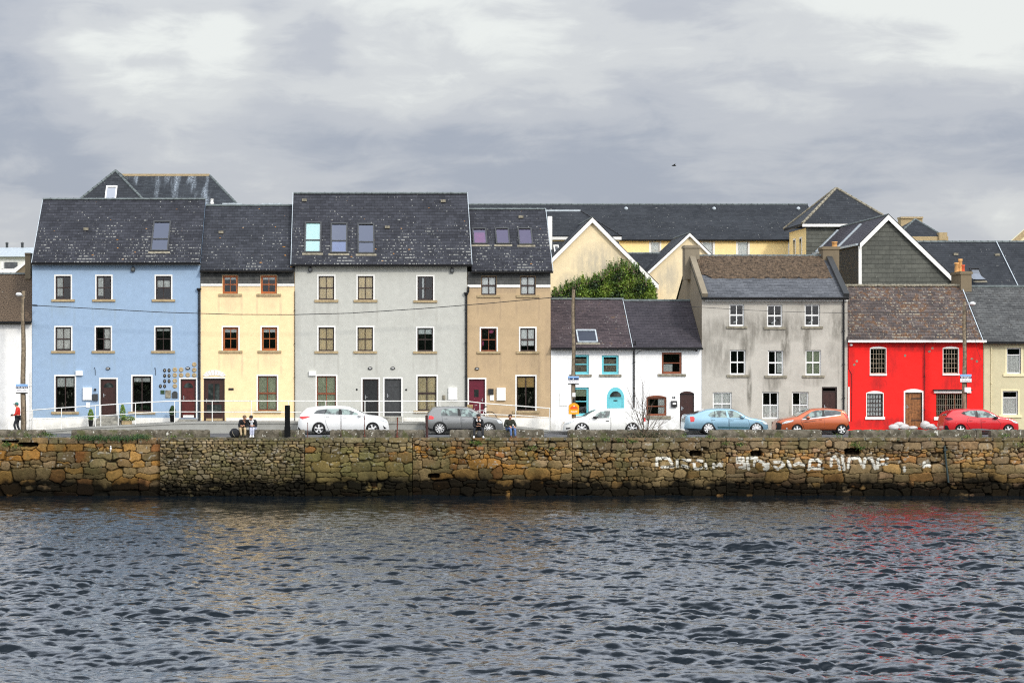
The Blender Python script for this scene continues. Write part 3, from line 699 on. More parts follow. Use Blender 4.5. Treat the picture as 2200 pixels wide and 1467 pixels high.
for k in range(8):
    a0 = math.pi * (.06 + .88 * k / 8) + .02; a1 = math.pi * (.06 + .88 * (k + 1) / 8) - .02
    def q(a, r1): return (cx + .62 * r1 * math.cos(a), zb + .05 + (.22 * r1 if r1 > .9 else .1) * math.sin(a) + (.16 if r1 > .9 else 0) * math.sin(a))
    s.prism([q(a0, .62), q(a0, 1), q(a1, 1), q(a1, .62)], YF - .04, YF + .004)
s.box(X(436.5), X(484), YF - .035, YF + .003, zb - .02, zb + .05); s.build('door_arch', M['trim'], H)
wallbox(H, (491, 833.5, 502, 838), 'black', name='name_plate', d=.03, lip=False)
vent(r, 475, 500, rf)
for a, b in ((479, 521), (563, 607)):
    x0, x1 = X(a, 126), X(b, 126); zz = Z(438.5, 126); s = MB(); s.box(x0, x1, 125.2, 126.4, zz - .5, zz); s.build('rear_roof_window', M['lead'], r)
x, zz = X(455, 124.4), Z(441, 124.4); MB().lathe([(.10, -.2), (.1, .1), (.12, .14), (.08, .18), (.08, .3), (.11, .34), (0, .36)], (x, 124.5, zz), 14).build('vent_cowl', M['trim'], r)
downpipe(H, 633.4, 907, 625, y=YF, mat='gutter', hopper=False, r=.02)

# ---- pale grey house
tw = [(684.4, 593, 718, 644), (768.6, 593, 802, 644), (897, 594, 930.5, 645)]; mw = [(684.4, 703, 717.8, 754), (768, 703, 801.3, 754), (896.6, 704.5, 930.2, 754.5)]
gw = [(680.7, 807.5, 722, 884), (897, 808, 937.9, 882)]; dr = [(778.9, 814, 813.3, 897), (826, 813.4, 862, 894)]
H, r, rf = terrace_house('grey_house', 'tall pale grey house with two dark front doors and three roof windows', 633.6, 1003.5, 568, 415, 'grey', 'slate_a', tw + mw + gw + dr,
                         plinth=[(776, 866)], roofx=(626, 1013), sidemat='grey', yr=124.3)
fascia(H, X(627), X(1012.5), YF - .0, Z(572.5), Z(568.3), d=.2)
verge(r, X(626, YE) - .03, rf[0], rf[1], rf[2], rf[3], 'lead', .05); verge(r, X(1013, YE) + .03, rf[0], rf[1], rf[2], rf[3], 'lead', .05)
for k, q in enumerate(tw): window(H, q, frame='frame_dark', cover=[('blind', .04, .96, .04, .97)] if k < 2 else [('blind_white', .3, .42, .1, .95)], glass='glass' if k < 2 else 'glass_dark')
for k, q in enumerate(mw): window(H, q, frame='frame_dark', cover=[('blind', .04, .96, .04, .97)] if k < 2 else [('blind_white', .08, .92, .74, .95)], glass='glass' if k < 2 else 'glass_dark')
window(H, gw[0], frame='frame_red', cover=[('net_green', .04, .96, .04, .96)], mullw=.05); window(H, gw[1], frame='frame_dark', cover=[('blind', .04, .96, .02, .97)], glass='glass_dark', mullw=.06)
door(H, dr[0], mat='door_black', letter=.85); door(H, dr[1], mat='door_grey', frame='door_grey')
skylight(r, (654, 690, 479), (654, 691, 544), rf, split=.4, extra=('blind_white', .97), frame='door_grey', glass='skyglass_teal')
skylight(r, (709, 745, 481), (711, 748, 545), rf, split=.4, extra=('blind_white', .38), frame='door_grey', glass='skyglass_blue')
skylight(r, (767, 803, 482), (769, 806, 546), rf, split=.38, frame='door_grey', glass='skyglass_blue')
for px, py in ((654, 431), (952, 433), (832, 489)): vent(r, px, py, rf)
floodlight(H, 666.5, 578.5); floodlight(H, 971, 580.5); oval_lamp(H, 795.2, 791); oval_lamp(H, 843.9, 791)
wallbox(H, (663.7, 797.5, 679, 807), name='alarm_box', lip=False); wallbox(H, (963.2, 832, 982.2, 859)); wallbox(H, (950.5, 848.5, 956.6, 858), 'sill_grey', name='key_box', d=.06)
s = MB(); s.lathe([(0, -.04), (.05, -.03), (.055, .004)], (X(766.5), YF, Z(836.5)), 12, 'y'); s.build('door_number_disc', M['black'], H)
s = MB(); s.lathe([(0, -.04), (.05, -.03), (.055, .004)], (X(872.6), YF, Z(837)), 12, 'y'); s.build('door_number_disc', M['black'], H)
downpipe(H, 1001.4, 905, 636, r=.05, jog=.12)

# ---- tan house
tw = [(1034, 594, 1066.4, 633.7), (1118, 594, 1150.6, 633.7)]; mw = [(1033.4, 705.4, 1066.8, 754.5), (1117.8, 705, 1150, 754.5)]; gw = [(1110, 808, 1150, 882)]; dr = [(1007.5, 814.5, 1042, 903)]
H, r, rf = terrace_house('tan_house', 'tan rendered house with a maroon front door and three small roof windows', 1004, 1183, 582, 449, 'tan', 'slate_a', tw + mw + gw + dr,
                         plinth=[(1004.3, 1045.5)], roofx=(1013.5, 1187), yr=124.2)
slate_band(H, 1004, 1183, tw, 584, 611.6, 617.7)
verge(r, X(1187, YE) + .03, rf[0], rf[1], rf[2], rf[3], 'lead', .05)
for q in tw: window(H, q, surround=None, cover=[('blind_white', .05, .95, .04, .96)], fw=.06, mullw=.05, sill='sill')
window(H, mw[0], frame='frame_red', glass='glass_dark', items='pink'); window(H, mw[1], cover=[('blind_white', .06, .94, .24, .96)], mullw=.05)
window(H, gw[0], rows=1, glass='glass_dark', cover=[('tanblind', .05, .95, .68, .96)], items='shop', mullw=.05, sill='sill')
door(H, dr[0], mat='door_maroon', frame='door_maroon', panels=0, glass=[(.32, .62, .58, .76)], knob='right', fw=.04)
skylight(r, (1014, 1044, 492), (1016.3, 1048, 526), rf, extra=('pink', .75), glass='skyglass_purple'); skylight(r, (1062.7, 1092.8, 491.5), (1065.8, 1096.5, 526), rf, glass='skyglass_purple'); skylight(r, (1111, 1141.8, 491.5), (1114.9, 1146, 527), rf, glass='skyglass_purple')
vent(r, 1119, 467, rf); oval_lamp(H, 1024.7, 792)
wallbox(H, (1049, 835, 1060, 847), 'black', name='post_box'); wallbox(H, (1052.6, 848.3, 1061, 860), name='key_box', d=.05); wallbox(H, (1067, 833, 1086, 860))

# ---- white cottage with teal joinery
ops = [(1229, 762, 1265.3, 804), (1293, 763, 1329.3, 804), (1229, 832, 1265, 893), (1303.8, 855, 1341, 918)]
H, r, rf = terrace_house('white_cottage', 'small white cottage with teal sash windows and arched teal door', 1183.5, 1360, 747, 642, 'white2', 'slate_purple', ops, gutter=True)
fascia(H, X(1184), X(1360), YF, Z(753), Z(748.5), 'trim', d=.03)
verge(r, X(1359.5, YE), rf[0], rf[1] + .04, rf[2], rf[3] + .04, 'lead', .06, .05, 'lead_flashing')
for q in ops[:2]: window(H, q, frame='frame_teal', surround=None, cols=1, rows=2, fw=.11, sill='sill_grey', glass='glass', cover=[('sill_grey', .1, .9, .1, .8)], sillx=.14)
window(H, ops[2], frame='frame_teal', surround=None, cols=1, rows=2, fw=.11, sill=None, glass='glass_dark', cover=[('net_green', .1, .9, .68, .95)])
x0, z0, x1, z1 = orect(ops[3]); hw = (x1 - x0) / 2; cx = (x0 + x1) / 2
s = MB(); n = 14
outer = [(cx + hw * math.cos(a), z1 + hw * 1.25 * math.sin(a)) for a in [math.pi * k / n for k in range(n + 1)]]
s.prism([(x0, z1 - .001)] + outer[::-1][1:-1] + [(x1, z1 - .001)], YF - .015, YF + .02)
s.box(x0, x0 + .1, YF - .015, YF + .1, z0, z1); s.box(x1 - .1, x1, YF - .015, YF + .1, z0, z1)
D = s.build('door', M['frame_teal'], H)
MB().box(x0 + .1, x1 - .1, YF + .02, YF + .07, z0, z1).build('door_leaf', M['frame_teal'], D)
q = [(cx + .31 * math.cos(a), z1 + .06 + .31 * math.sin(a)) for a in [math.pi * k / n for k in range(n + 1)]]
MB().prism(q, YF - .03, YF - .016).build('fanlight', M['carglass_dark'], D)
MB().box(cx - .1, cx + .1, YF - .005, YF + .019, z1 - .16, z1 - .1).build('letter_plate', M['black'], D)
skylight(r, (1237, 1280, 710.5), (1241, 1285, 737), rf, frame='lead', glass='skyglass_blue')
wallbox(H, (1202, 845, 1219, 872), 'trim', name='meter_box', d=.03)
# ---- white cottage with brown door
ops = [(1421.8, 757, 1464.7, 803), (1388.6, 853, 1432, 893), (1460.6, 845, 1491.3, 921)]
H2, r2, rf2 = terrace_house('white_cottage', 'small white cottage with brown timber windows and brown arched door', 1360.4, 1507.4, 746, 645, 'white2', 'slate_mauve', ops)
fascia(H2, X(1361), X(1507), YF, Z(751), Z(747.5), 'trim', d=.03)
window(H2, ops[0], frame='frame_red', surround=None, cols=1, rows=2, fw=.1, sill='sill_grey', glass='glass_dark', cover=[('net', .1, .55, .08, .45), ('net', .9, .97, .1, .9)])
window(H2, ops[1], frame='frame_red', surround=None, cols=1, rows=2, fw=.09, sill='sill_grey', sillh=.17, arch=.1, glass='glass_dark', cover=[('net', .6, .93, .08, .92)])
door(H2, ops[2], mat='door_brown', surround=None, panels=0, frame='frame_dark', fw=.03)
x0, z0, x1, z1 = orect(ops[2]); MB().prism([(x0, z1 - .001)] + arc_pts(x0, x1, z1, .12)[1:-1] + [(x1, z1 - .001)], YF - .006, YF + .02).build('door_head', M['door_brown'], H2)
p = wallbox(H2, (1441.5, 861, 1454, 874), 'black', name='post_box', d=.14); wallbox(H2, (1444.5, 864.5, 1451.5, 868.5), 'box_white', name='post_box_label', d=.155, lip=False)
s = MB()     # house number 80
def digits(s, cx, cz, y, h, txt):
    seg = {'8': 'abcdefg', '0': 'abcdef'}; w = h * .5; t = h * .18
    for i, ch in enumerate(txt):
        x = cx + (i - (len(txt) - 1) / 2) * w * 1.6; z = cz
        R_ = {'a': (-w/2, w/2, h/2 - t, h/2), 'd': (-w/2, w/2, -h/2, -h/2 + t), 'g': (-w/2 + t, w/2 - t, -t/2, t/2), 'f': (-w/2, -w/2 + t, 0, h/2 - t), 'b': (w/2 - t, w/2, 0, h/2 - t), 'e': (-w/2, -w/2 + t, -h/2 + t, 0), 'c': (w/2 - t, w/2, -h/2 + t, 0)}
        for k in seg[ch]: a, b, c_, d = R_[k]; s.box(x + a, x + b, y - .02, y, z + c_, z + d)
digits(s, X(1447.5), Z(854), YF, .11, '80'); s.build('house_number', M['black'], H2)
downpipe(H2, 1362, 875, 752, r=.04, hopper=False, jog=.05)
s = MB(); s.tube([(X(a), YF - .03, Z(b)) for a, b in ((1366, 761), (1372, 756), (1380, 751.5), (1420, 753.5), (1495, 752.5))], .012, 6); s.blob((X(1496), YF - .05, Z(752.5)), .07, .05, .06, 8, 6); s.build('cable', M['black'], H2)

# ---- weathered cement house with white windows
tw = [(1566.9, 653.5, 1599, 700.6), (1648, 655, 1681, 702), (1728.7, 654, 1761.4, 701)]; mw = [(1568, 751.7, 1601.8, 805), (1649.7, 752.5, 1683, 806.5), (1730.5, 752, 1764, 806)]
gw = [(1531.3, 842.4, 1572.3, 893), (1637.3, 841.7, 1673, 899.5), (1701.4, 841.7, 1737, 899)]; dr = [(1765.8, 831, 1798.5, 918)]
H, r, rf = terrace_house('cement_house', 'weathered unpainted cement house with nine white windows and two chimneys', 1507.8, 1821, 638.5, 549, 'bare', 'slate_grey', tw + mw + gw + dr,
                         sidemat='bare_side', roofx=(1507.8, 1822), gutter=True, yr=124.6)
fascia(H, X(1515), X(1820), YF, Z(647.5), Z(642), 'trim', d=.12)
for k, q in enumerate(tw): window(H, q, frame='frame_white', surround=None, fw=.07, mullw=.045, sill='sill_grey', sillx=.16, glass='glass_dark', items='heron')
for k, q in enumerate(mw): window(H, q, frame='frame_white', surround=None, fw=.07, mullw=.045, sill='sill_grey', sillx=.18, glass='glass_dark', cover=[None, [('net', .6, .92, .1, .9)], [('net_green', .06, .94, .06, .94)]][k])
for k, q in enumerate(gw): window(H, q, frame='frame_white', surround=None, fw=.07, mullw=.04, sill=None, glass='glass', cover=[[('net', .06, .94, .06, .94)], [('net', .06, .94, .06, .5)], [('net', .06, .94, .06, .5), ('net', .55, .94, .55, .94)]][k])
door(H, dr[0], mat='door_brown', surround=None, frame='frame_dark', panels=6, toplight=.2)
downpipe(H, 1812, 880, 655, r=.05, hopper=False, jog=-.02)
# mossy upper half of the roof: a thick moss carpet lying on the slates
ye, ze, yr, zr = rf
def moss_pt(fx, t): return Vector((X(1507.8, ye) * (1 - fx) + X(1821, ye) * fx, ye + (yr - ye) * t, ze + (zr - ze) * t))
s = MB(); nu, nv = 150, 26; G = []
for i in range(nu + 1):
    fx = .045 + .91 * i / nu; row = []
    for j in range(nv + 1):
        t_ = .43 + .56 * j / nv
        lo = .43 + (.16 * max(0, 1 - fx / .13) if fx < .13 else 0) + .02 * math.sin(i * .35) + random.uniform(-.01, .01)
        t2 = max(t_, lo) if t_ < lo else t_
        h = .02 + .05 * random.random() * (0 < j < nv) * (0 < i < nu)
        if j == 0 or j == nv or i == 0 or i == nu: h = .006
        row.append(moss_pt(fx, t2) + Vector((random.uniform(-.015, .015), -h * .6, h)))
    G.append(row)
s.quad_grid(G, 0, False); s.build('moss_layer', plain('brown_roof_moss', (.085, .058, .036), .95, var=.5, scale=6, bump=.8, bscale=20), r)
for xx, a, b in ((X(1507.8) + .12, .0, .98), (X(1821) - .12, .0, .98)):
    A = Vector((xx, ye, ze)); B_ = Vector((xx, yr, zr)); s = MB(); s.bar(A + Vector((0, 0, .08)), A + (B_ - A) * b + Vector((0, 0, .1)), .3, .26)
    s.build('raking_parapet', M['door_grey'] if xx > 20 else M['bare_side'], r)
def chimney(roofobj, px0, px1, ptop, pbot, y, dd, mat='chimney', pots=()):
    x0, x1 = X(px0, y), X(px1, y); zt, zb = Z(ptop, y), Z(pbot, y); s = MB()
    s.box(x0, x1, y, y + dd, zb, zt - .13); s.box(x0 - .05, x1 + .05, y - .05, y + dd + .05, zt - .13, zt - .02); s.box(x0 - .02, x1 + .02, y - .02, y + dd + .02, zt - .02, zt + .03)
    c = s.build('chimney', M[mat], roofobj)
    for px, h, rr, m in pots:
        MB().lathe([(rr, zt), (rr * .85, zt + h * .8), (rr * 1.05, zt + h * .85), (rr, zt + h), (rr * .7, zt + h), (rr * .7, zt + h * .5), (0, zt + h * .5)], (X(px, y + dd / 2), y + dd / 2, 0), 14).build('chimney_pot', M[m], c)
    return c
chimney(r, 1472, 1503, 528, 600, 124.0, 1.0, 'bare_side')
chimney(r, 1768, 1803, 531, 620, 124.0, 1.0, 'chimney', [(1793, .32, .16, 'pot')])

# ---- red house
up = [(1870, 749, 1903, 802.5), (2026.6, 749, 2059, 802)]; gw = [(1862.5, 845.5, 1896.7, 895), (2011, 845, 2074, 895)]; dr = [(1944.7, 843, 1981, 918)]
H, r, rf = terrace_house('red_house', 'bright red two storey house with plank door and rough stone slate roof', 1821.4, 2112, 731, 613, 'red', 'stone_roof', up + gw + dr,
                         roofx=(1821.6, 2112), gutter=False, yr=124.0, ridge_on=False, sidemat='red')
s = MB(); s.box(X(1822, YE), X(2119, YE), YE - .08, YE + .05, Z(735.5, YE), Z(730.6, YE)); s.build('gutter', M['trim'], r)
verge(r, X(2111.5, YE), rf[0], rf[1] + .04, rf[2], rf[3] + .04, 'lead', .08, .06, 'lead_flashing')
s = MB(); xa, xb = X(1822, YE), X(2111, YE)
for k in range(40): 
    a = xa + (xb - xa) * k / 40; s.blob((a + .12, rf[2], rf[3] - .02), .16, .16, .09, 8, 6, 0, .2)
s.build('ridge_mortar', M['sill_grey'], r)
for q in up: window(H, q, frame='muntin', cols=5, rows=5, mid=False, mullw=.022, sw=.035, arch=.09, sill='trim', sillx=.05, sillh=.11, glass='glass_dark', fw=.04, items='shop')
window(H, gw[0], frame='frame_dark', cols=5, rows=5, mid=False, mullw=.03, sw=.04, arch=.11, sill='trim', sillx=.1, sillh=.15, glass='glass', fw=.05, cover=[('blind_white', .05, .93, .04, .96)])
w = window(H, gw[1], frame='frame_red', cols=3, rows=1, mid=False, mullw=.07, surround=None, sill='trim', sillx=.12, sillh=.18, glass='glass_dark', items='shop', bars=(15, 4))
MB().box(X(2004), X(2087), YF - .22, YF + .004, Z(838.6), Z(836.4)).build('window_canopy', M['gutter'], H)
MB().box(X(2006), X(2085.5), YF - .12, YF + .004, Z(844), Z(838.9)).build('canopy_board', M['trim'], H)
d = door(H, dr[0], mat='wood', planks=True, surround='trim', frame='frame_dark', fw=.03, arch=.12, knob='metal')
s = MB(); x0, z0, x1, z1 = orect(dr[0])
for zz in (z0 + .35, z1 - .35): s.box(x0 + .35, x1 - .05, YF + .085, YF + .1, zz, zz + .05)
s.build('strap_hinge', M['black'], d)
chimney(r, 2064.5, 2087.5, 584, 660, 123.6, 2.0, 'chimney', [(2055.5, .55, .13, 'pot'), (2063, .75, .12, 'pot'), (2068, .42, .13, 'pot_red')])
for px, py in ((1841, 776), (1835.5, 783.5), (1944.5, 764), (1996.5, 755), (2003.5, 748), (2088, 770.5), (2098.5, 776)):
    s = MB(); x, z = X(px), Z(py); s.prism([(x + random.uniform(.05, .09) * math.cos(a), z + random.uniform(.05, .09) * math.sin(a)) for a in [k * math.pi / 4 for k in range(8)]], YF - .006, YF + .003); s.build('bare_patch', M['sill_grey'], H)
s = MB(); s.tube([(X(2041), YF - .02, Z(918)), (X(2041), YF - .02, Z(919))], .01, 4)
downpipe(H, 1985.5, 905, 740, r=.012, hopper=False, mat='gutter', name='cable')
s = MB(); s.tube([(X(a), YF - .015, Z(b)) for a, b in ((1823, 742), (1823, 792), (1829, 803), (1830, 838), (1829, 905))], .012, 5); s.build('cable', M['gutter'], H)
s = MB(); s.blob((X(1828), YF - .1, Z(741)), .08, .1, .07); s.tube([(X(1824), YF, Z(742)), (X(1828), YF - .1, Z(740))], .015, 5); s.build('wall_lamp', M['frame_white'], H)
MB().box(X(1821.8) + .006, X(1825), YF - .04, YF + .004, Z(905), Z(831)).build('door_jamb_strip', M['trim'], H)

# ---- olive house at the right edge
ops = [(2163, 747, 2193.5, 802.6), (2154, 839.6, 2187, 891), (2290, 747, 2322, 802), (2290, 840, 2322, 891)]
H, r, rf = terrace_house('olive_house', 'pale olive house with patched grey slate roof at the right edge', 2112.6, 2400, 734, 616, 'olive', 'slate_patch', ops, ridge_on=False, yr=124.0)
for q in ops: window(H, q, frame='frame_white', surround='trim_cream', sw=.09, cols=1, rows=2, midh=.74, fw=.06, sill='trim_cream', sillx=.2, sillh=.14, glass='glass', cover=[('net', .06, .94, .05, .7)])
MB().box(X(2114), X(2127), YF - .035, YF + .004, ZP, Z(737)).build('pilaster', M['olive'], H)
downpipe(H, 2129.5, 920, 742, r=.022, hopper=False, mat='trim_cream')
s = MB(); s.tube([(X(2112, YE), rf[2], rf[3]), (X(2400, YE), rf[2], rf[3])], .09, 8); s.build('ridge_tiles', M['ridge'], r)
# ------------------------------------------------------------------ buildings behind the terrace
def poly_roof(parent, faces, mats, name='roof'):
    s = MB()
    for f in faces:
        pts, m = (f, 0) if not isinstance(f, tuple) or len(f) != 2 else f
        s.face(pts, m, pts[0])
    return s.build(name, mats, parent)
def hip_lines(roofobj, lines, r=.09, mat='ridge', name='hip_tiles'):
    for a, b in lines:
        s = MB(); a, b = Vector(a), Vector(b); n = max(2, int((b - a).length / .4)); 
        for k in range(n):
            p, q = a.lerp(b, k / n), a.lerp(b, (k + .93) / n); s.tube([p, q], [r, r * .82], 6)
        s.build(name, M[mat], roofobj)
def P(px, py, y): return (X(px, y), y, Z(py, y))
# hipped slate building behind the blue house
B = thing('hipped_building', 'slate hipped roof building rising behind the blue house', 'building', (X(330, 138), 138, ZR))
y1, y2 = 133.0, 137.6
pk = P(248, 367, 135.3); L = P(160, 438, y1); Rr = P(316, 438, y1)
bL = (L[0], y2 + 4, L[2]); 
pk2 = (pk[0], 143, pk[2])
ra = P(262, 377, 143.0); rb = P(450, 377, 143.0); e0 = P(255, 450, 138.0); e1 = P(520, 450, 138.0); eb = (e1[0], 148, e1[2]); ea = (e0[0], 148, e0[2])
s = MB(); s.face([L, Rr, pk], 0, L); s.face([Rr, (Rr[0], 143, Rr[2]), pk2, pk], 0, Rr); s.face([(L[0], 143, L[2]), L, pk, pk2], 0, L)
s.face([e0, e1, rb, ra], 1, e0); s.face([e1, eb, rb], 0, e1); s.face([eb, ea, ra, rb], 0, eb); s.face([ea, e0, ra], 0, ea)
r = s.build('roof', [M['slate_far'], M['slate_streak']], B)
hip_lines(r, [(L, pk), (Rr, pk), (pk, pk2), (e1, rb)])
s = MB(); s.bar(Vector(ra) + Vector((0, 0, .02)), Vector(rb) + Vector((0, 0, .02)), .2, .14); s.build('ridge_capping', M['sill'], r)
s = MB(); s.box(L[0] + .1, Rr[0] - .1, y1 + .1, 142, ZR, L[2] - .02); s.box(e0[0] + .1, e1[0] - .1, 142.002, 147.9, ZR, e0[2] - .02); s.box(Rr[0] - .09, e1[0] - .1, 138.1, 142, ZR, e0[2] - .03); s.build('wall', M['cream'], B)
k = (pk[2] - L[2]) / (pk[1] - L[1]); rff = (y1, L[2], pk[1], pk[2]); skylight(r, (228.5, 251.5, 401.5), (225, 250, 430), rff, frame='trim')

# far left flat grey building and white gable
B = thing('warehouse', 'grey roofed pale building far behind the left house', 'building', (X(20, 165), 165, ZR))
s = MB(); a, b = X(-60, 165), X(90, 165); s.box(a, b, 165, 180, ZR, Z(551, 165)); s.build('wall', M['fascia'], B)
s = MB(); s.face([(a - .3, 164.6, Z(552, 165)), (b + .3, 164.6, Z(552, 165)), (b + .3, 169, Z(532, 169)), (a - .3, 169, Z(532, 169))]); s.face([(b + .3, 169, Z(532, 169)), (b + .3, 180.4, Z(552, 165)), (a - .3, 180.4, Z(552, 165)), (a - .3, 169, Z(532, 169))])
s.face([(b + .3, 164.6, Z(552, 165)), (b + .3, 180.4, Z(552, 165)), (b + .3, 169, Z(532, 169))]); r = s.build('roof', M['lead'], B)
w = MB(); w.box(X(10, 165), X(38, 165), 164.9, 165.02, Z(580, 165), Z(563, 165)); w.build('window', M['carglass_dark'], B)
for px in (15, 48, 84):
    MB().lathe([(.1, 0), (.1, .3), (.16, .34), (0, .45)], (X(px, 169), 169, Z(532.5, 169)), 10).build('roof_vent', M['door_grey'], r)
B = thing('white_outbuilding', 'white boarded gable outbuilding peeping over the mossy roof', 'building', (X(30, 132), 132, ZR))
y = 132; s = MB(); s.prism([(X(-60, y), ZR), (X(60, y), ZR), (X(60, y), Z(556, y)), (X(30, y), Z(583, y)), (X(-60, y), Z(583, y))], y, y + 4); s.build('wall', M['chimney'], B)
s = MB(); s.prism([(X(31, y), Z(588, y)), (X(57, y), Z(566, y)), (X(57, y), Z(559, y)), (X(31, y), Z(577, y))], y - .12, y - .02); s.box(X(-60, y), X(32, y), y - .1, y - .01, Z(588, y), Z(577.5, y)); s.box(X(4, y), X(8, y), y - .14, y - .02, Z(577, y), Z(562, y)); s.build('bargeboard', M['trim'], B)

# long yellow building
YL = 147.0; YLR = 152.5
B = thing('long_yellow_building', 'long yellow building with slate roof stretching behind the cottages', 'building', (X(1350, YL), YL, ZR))
x0, x1 = X(930, YL), X(1722, YL); ze, zr = Z(514, YL - .3), Z(439, YLR)
wins = [(1398, 519, 1417, 549), (1510, 519, 1532, 552), (1585, 519, 1607, 552), (1696.5, 519, 1706, 552)]
s = MB(); wall_front(s, x0, x1, ZR, ze - .1, YL, [orect(q, YL) for q in wins]); s.face([(x0, YL + 11, ZR), (x0, YL, ZR), (x0, YL, ze - .1), (x0, YLR, zr - .15), (x0, YL + 11, ze - .1)])
s.face([(x1, YL, ZR), (x1, YL + 11, ZR), (x1, YL + 11, ze - .1), (x1, YLR, zr - .15), (x1, YL, ze - .1)]); s.face([(x1, YL + 11, ZR), (x0, YL + 11, ZR), (x0, YL + 11, ze - .1), (x1, YL + 11, ze - .1)])
s.face([(x0, YL + 1.2, ZR), (x1, YL + 1.2, ZR), (x1, YL + 1.2, ze - .1), (x0, YL + 1.2, ze - .1)], 1); s.build('wall', [M['yellow'], M['inside']], B)
r = roof(B, x0, X(1770, YL), YL - .12, ze, YLR, zr, 'slate_far', gutter=True)
fascia(B, x0, X(1700, YL), YL, Z(517.5, YL), Z(515, YL), 'trim')
for k, q in enumerate(wins): window(B, q, y=YL, frame='frame_white', surround='trim', sw=.11, cols=1, rows=1, fw=.05, sill=None, cover=[('blind_white', .05, .95, .02, .97)] if k < 3 else None, glass='glass')
rfl = (YL - .3, ze, YLR, zr)
for px in (1345, 1534, 1715):
    p = Vector(roofpt(px, 450, *rfl)); MB().blob((p.x, p.y - .05, p.z + .05), .13, .1, .12, 12, 8).build('roof_vent', M['lead'], r)

# annex behind the tan house
B = thing('slate_annex', 'low slate annex with white trim just behind the tan house', 'building', (X(1230, 140), 140, ZR))
y = 141.0; A0, A1 = P(1100, 507, y), P(1335, 519, y); T0, T1 = P(1100, 453, y + 3.4), P(1247, 453, y + 3.4)
s = MB(); s.face([A0, (A1[0], y, A0[2]), T1, T0], 0, A0); s.face([(A1[0], y, A0[2]), (A1[0], y + 7, A0[2]), T1], 0, A1); s.face([(A1[0], y + 7, A0[2]), (A0[0], y + 7, A0[2]), T0, T1], 0, A0)
r = s.build('roof', M['slate_far'], B); hip_lines(r, [((A1[0], y, A0[2]), T1)], .07, 'gutter')
s = MB(); s.bar(T0, T1, .16, .12); s.build('ridge_capping', M['lead'], r)
s = MB(); s.box(A0[0], A1[0] - .1, y + .2, y + 6.8, ZR, A0[2] - .06); s.build('wall', M['yellow'], B)
fascia(B, A0[0], A1[0], y + .02, A0[2] - .24, A0[2] - .06, 'trim'); MB().box(X(1174, y), X(1183, y), y - 1.1, y - .6, Z(560, y), Z(467, y)).build('flue', M['trim'], B)
s = MB(); q0, q1 = P(1100, 600, 136.4), P(1330, 600, 136.4); t0, t1 = P(1100, 519, y - .1), P(1330, 519, y - .1); s.face([q0, q1, t1, t0], 0, q0); lr = s.build('lean_to_roof', M['slate_far'], B)
skylight(lr, (1194, 1205, 529), (1186, 1198, 546), (136.4, q0[2], y - .1, t0[2]), frame='trim')

# cream gables
def gable_house(name, label, y, peak, left, right, depth, wallmat='gable', boards=.25, slatemat='slate_far', boxend=None, group='cream gabled houses behind the cottages'):
    B = thing(name, label, 'house', (X(peak[0], y), y, ZR), group)
    pk, Lp, Rp = P(*peak, y), P(*left, y), P(*right, y)
    s = MB(); s.face([(Lp[0], y, ZR), (Rp[0], y, ZR), (Rp[0], y, Rp[2] - .1), (pk[0], y, pk[2] - .12), (Lp[0], y, Lp[2] - .1)])
    s.face([(Lp[0], y + depth, ZR), (Lp[0], y, ZR), (Lp[0], y, Lp[2] - .1), (Lp[0], y + depth, Lp[2] - .1)], 1); s.face([(Rp[0], y, ZR), (Rp[0], y + depth, ZR), (Rp[0], y + depth, Rp[2] - .1), (Rp[0], y, Rp[2] - .1)], 1)
    s.face([(Rp[0], y + depth, ZR), (Lp[0], y + depth, ZR), (Lp[0], y + depth, Lp[2] - .1), (pk[0], y + depth, pk[2] - .12), (Rp[0], y + depth, Rp[2] - .1)])
    s.build('wall', [M[wallmat], M[wallmat if slatemat == 'slate_far' else 'door_grey']], B)
    yf, yb = y - .15, y + depth + .15
    s = MB()
    f = lambda p, yy: (p[0], yy, p[2])
    s.face([f(Lp, yb), f(Lp, yf), f(pk, yf), f(pk, yb)], 0, f(Lp, yb)); s.face([f(Rp, yf), f(Rp, yb), f(pk, yb), f(pk, yf)], 0, f(Rp, yf))
    d = .12; s.face([(Lp[0], yf, Lp[2] - d), (Lp[0], yb, Lp[2] - d), (pk[0], yb, pk[2] - d * 1.4), (pk[0], yf, pk[2] - d * 1.4)], 1); s.face([(Rp[0], yb, Rp[2] - d), (Rp[0], yf, Rp[2] - d), (pk[0], yf, pk[2] - d * 1.4), (pk[0], yb, pk[2] - d * 1.4)], 1)
    r = s.build('roof', [M[slatemat], M['gutter']], B); hip_lines(r, [(f(pk, yf), f(pk, yb))], .08)
    s = MB(); s.bar(Vector(f(Lp, yf)) + Vector((0, -.02, .03)), Vector(f(pk, yf)) + Vector((0, -.02, .03)), .05, .05); s.build('verge', M['gutter'], r); s = MB(); s.bar(Vector(f(Rp, yf)) + Vector((0, -.02, .03)), Vector(f(pk, yf)) + Vector((0, -.02, .03)), .05, .05); s.build('verge', M['gutter'], r)
    bargeboards(r, (pk[0], pk[2]), (Lp[0], Lp[2]), (Rp[0], Rp[2]), yf - .001, boards, .06)
    if boxend:
        a, b, c_, d_ = boxend; x0, x1, z0, z1 = X(a, y), X(b, y), Z(d_, y), Z(c_, y); MB().prism([(x0, z0), (x1, z0), (x1, z0 + .12), (x0, z1)], yf - .08, yf + .12).build('boxed_eave', M['trim'], r)
    return B, r
gable_house('gabled_house', 'cream gabled house with climbing shrub growing up its wall', 135, (1272, 468), (1150, 590), (1414, 612), 8.5, boxend=(1386, 1413, 595, 618), boards=.3)
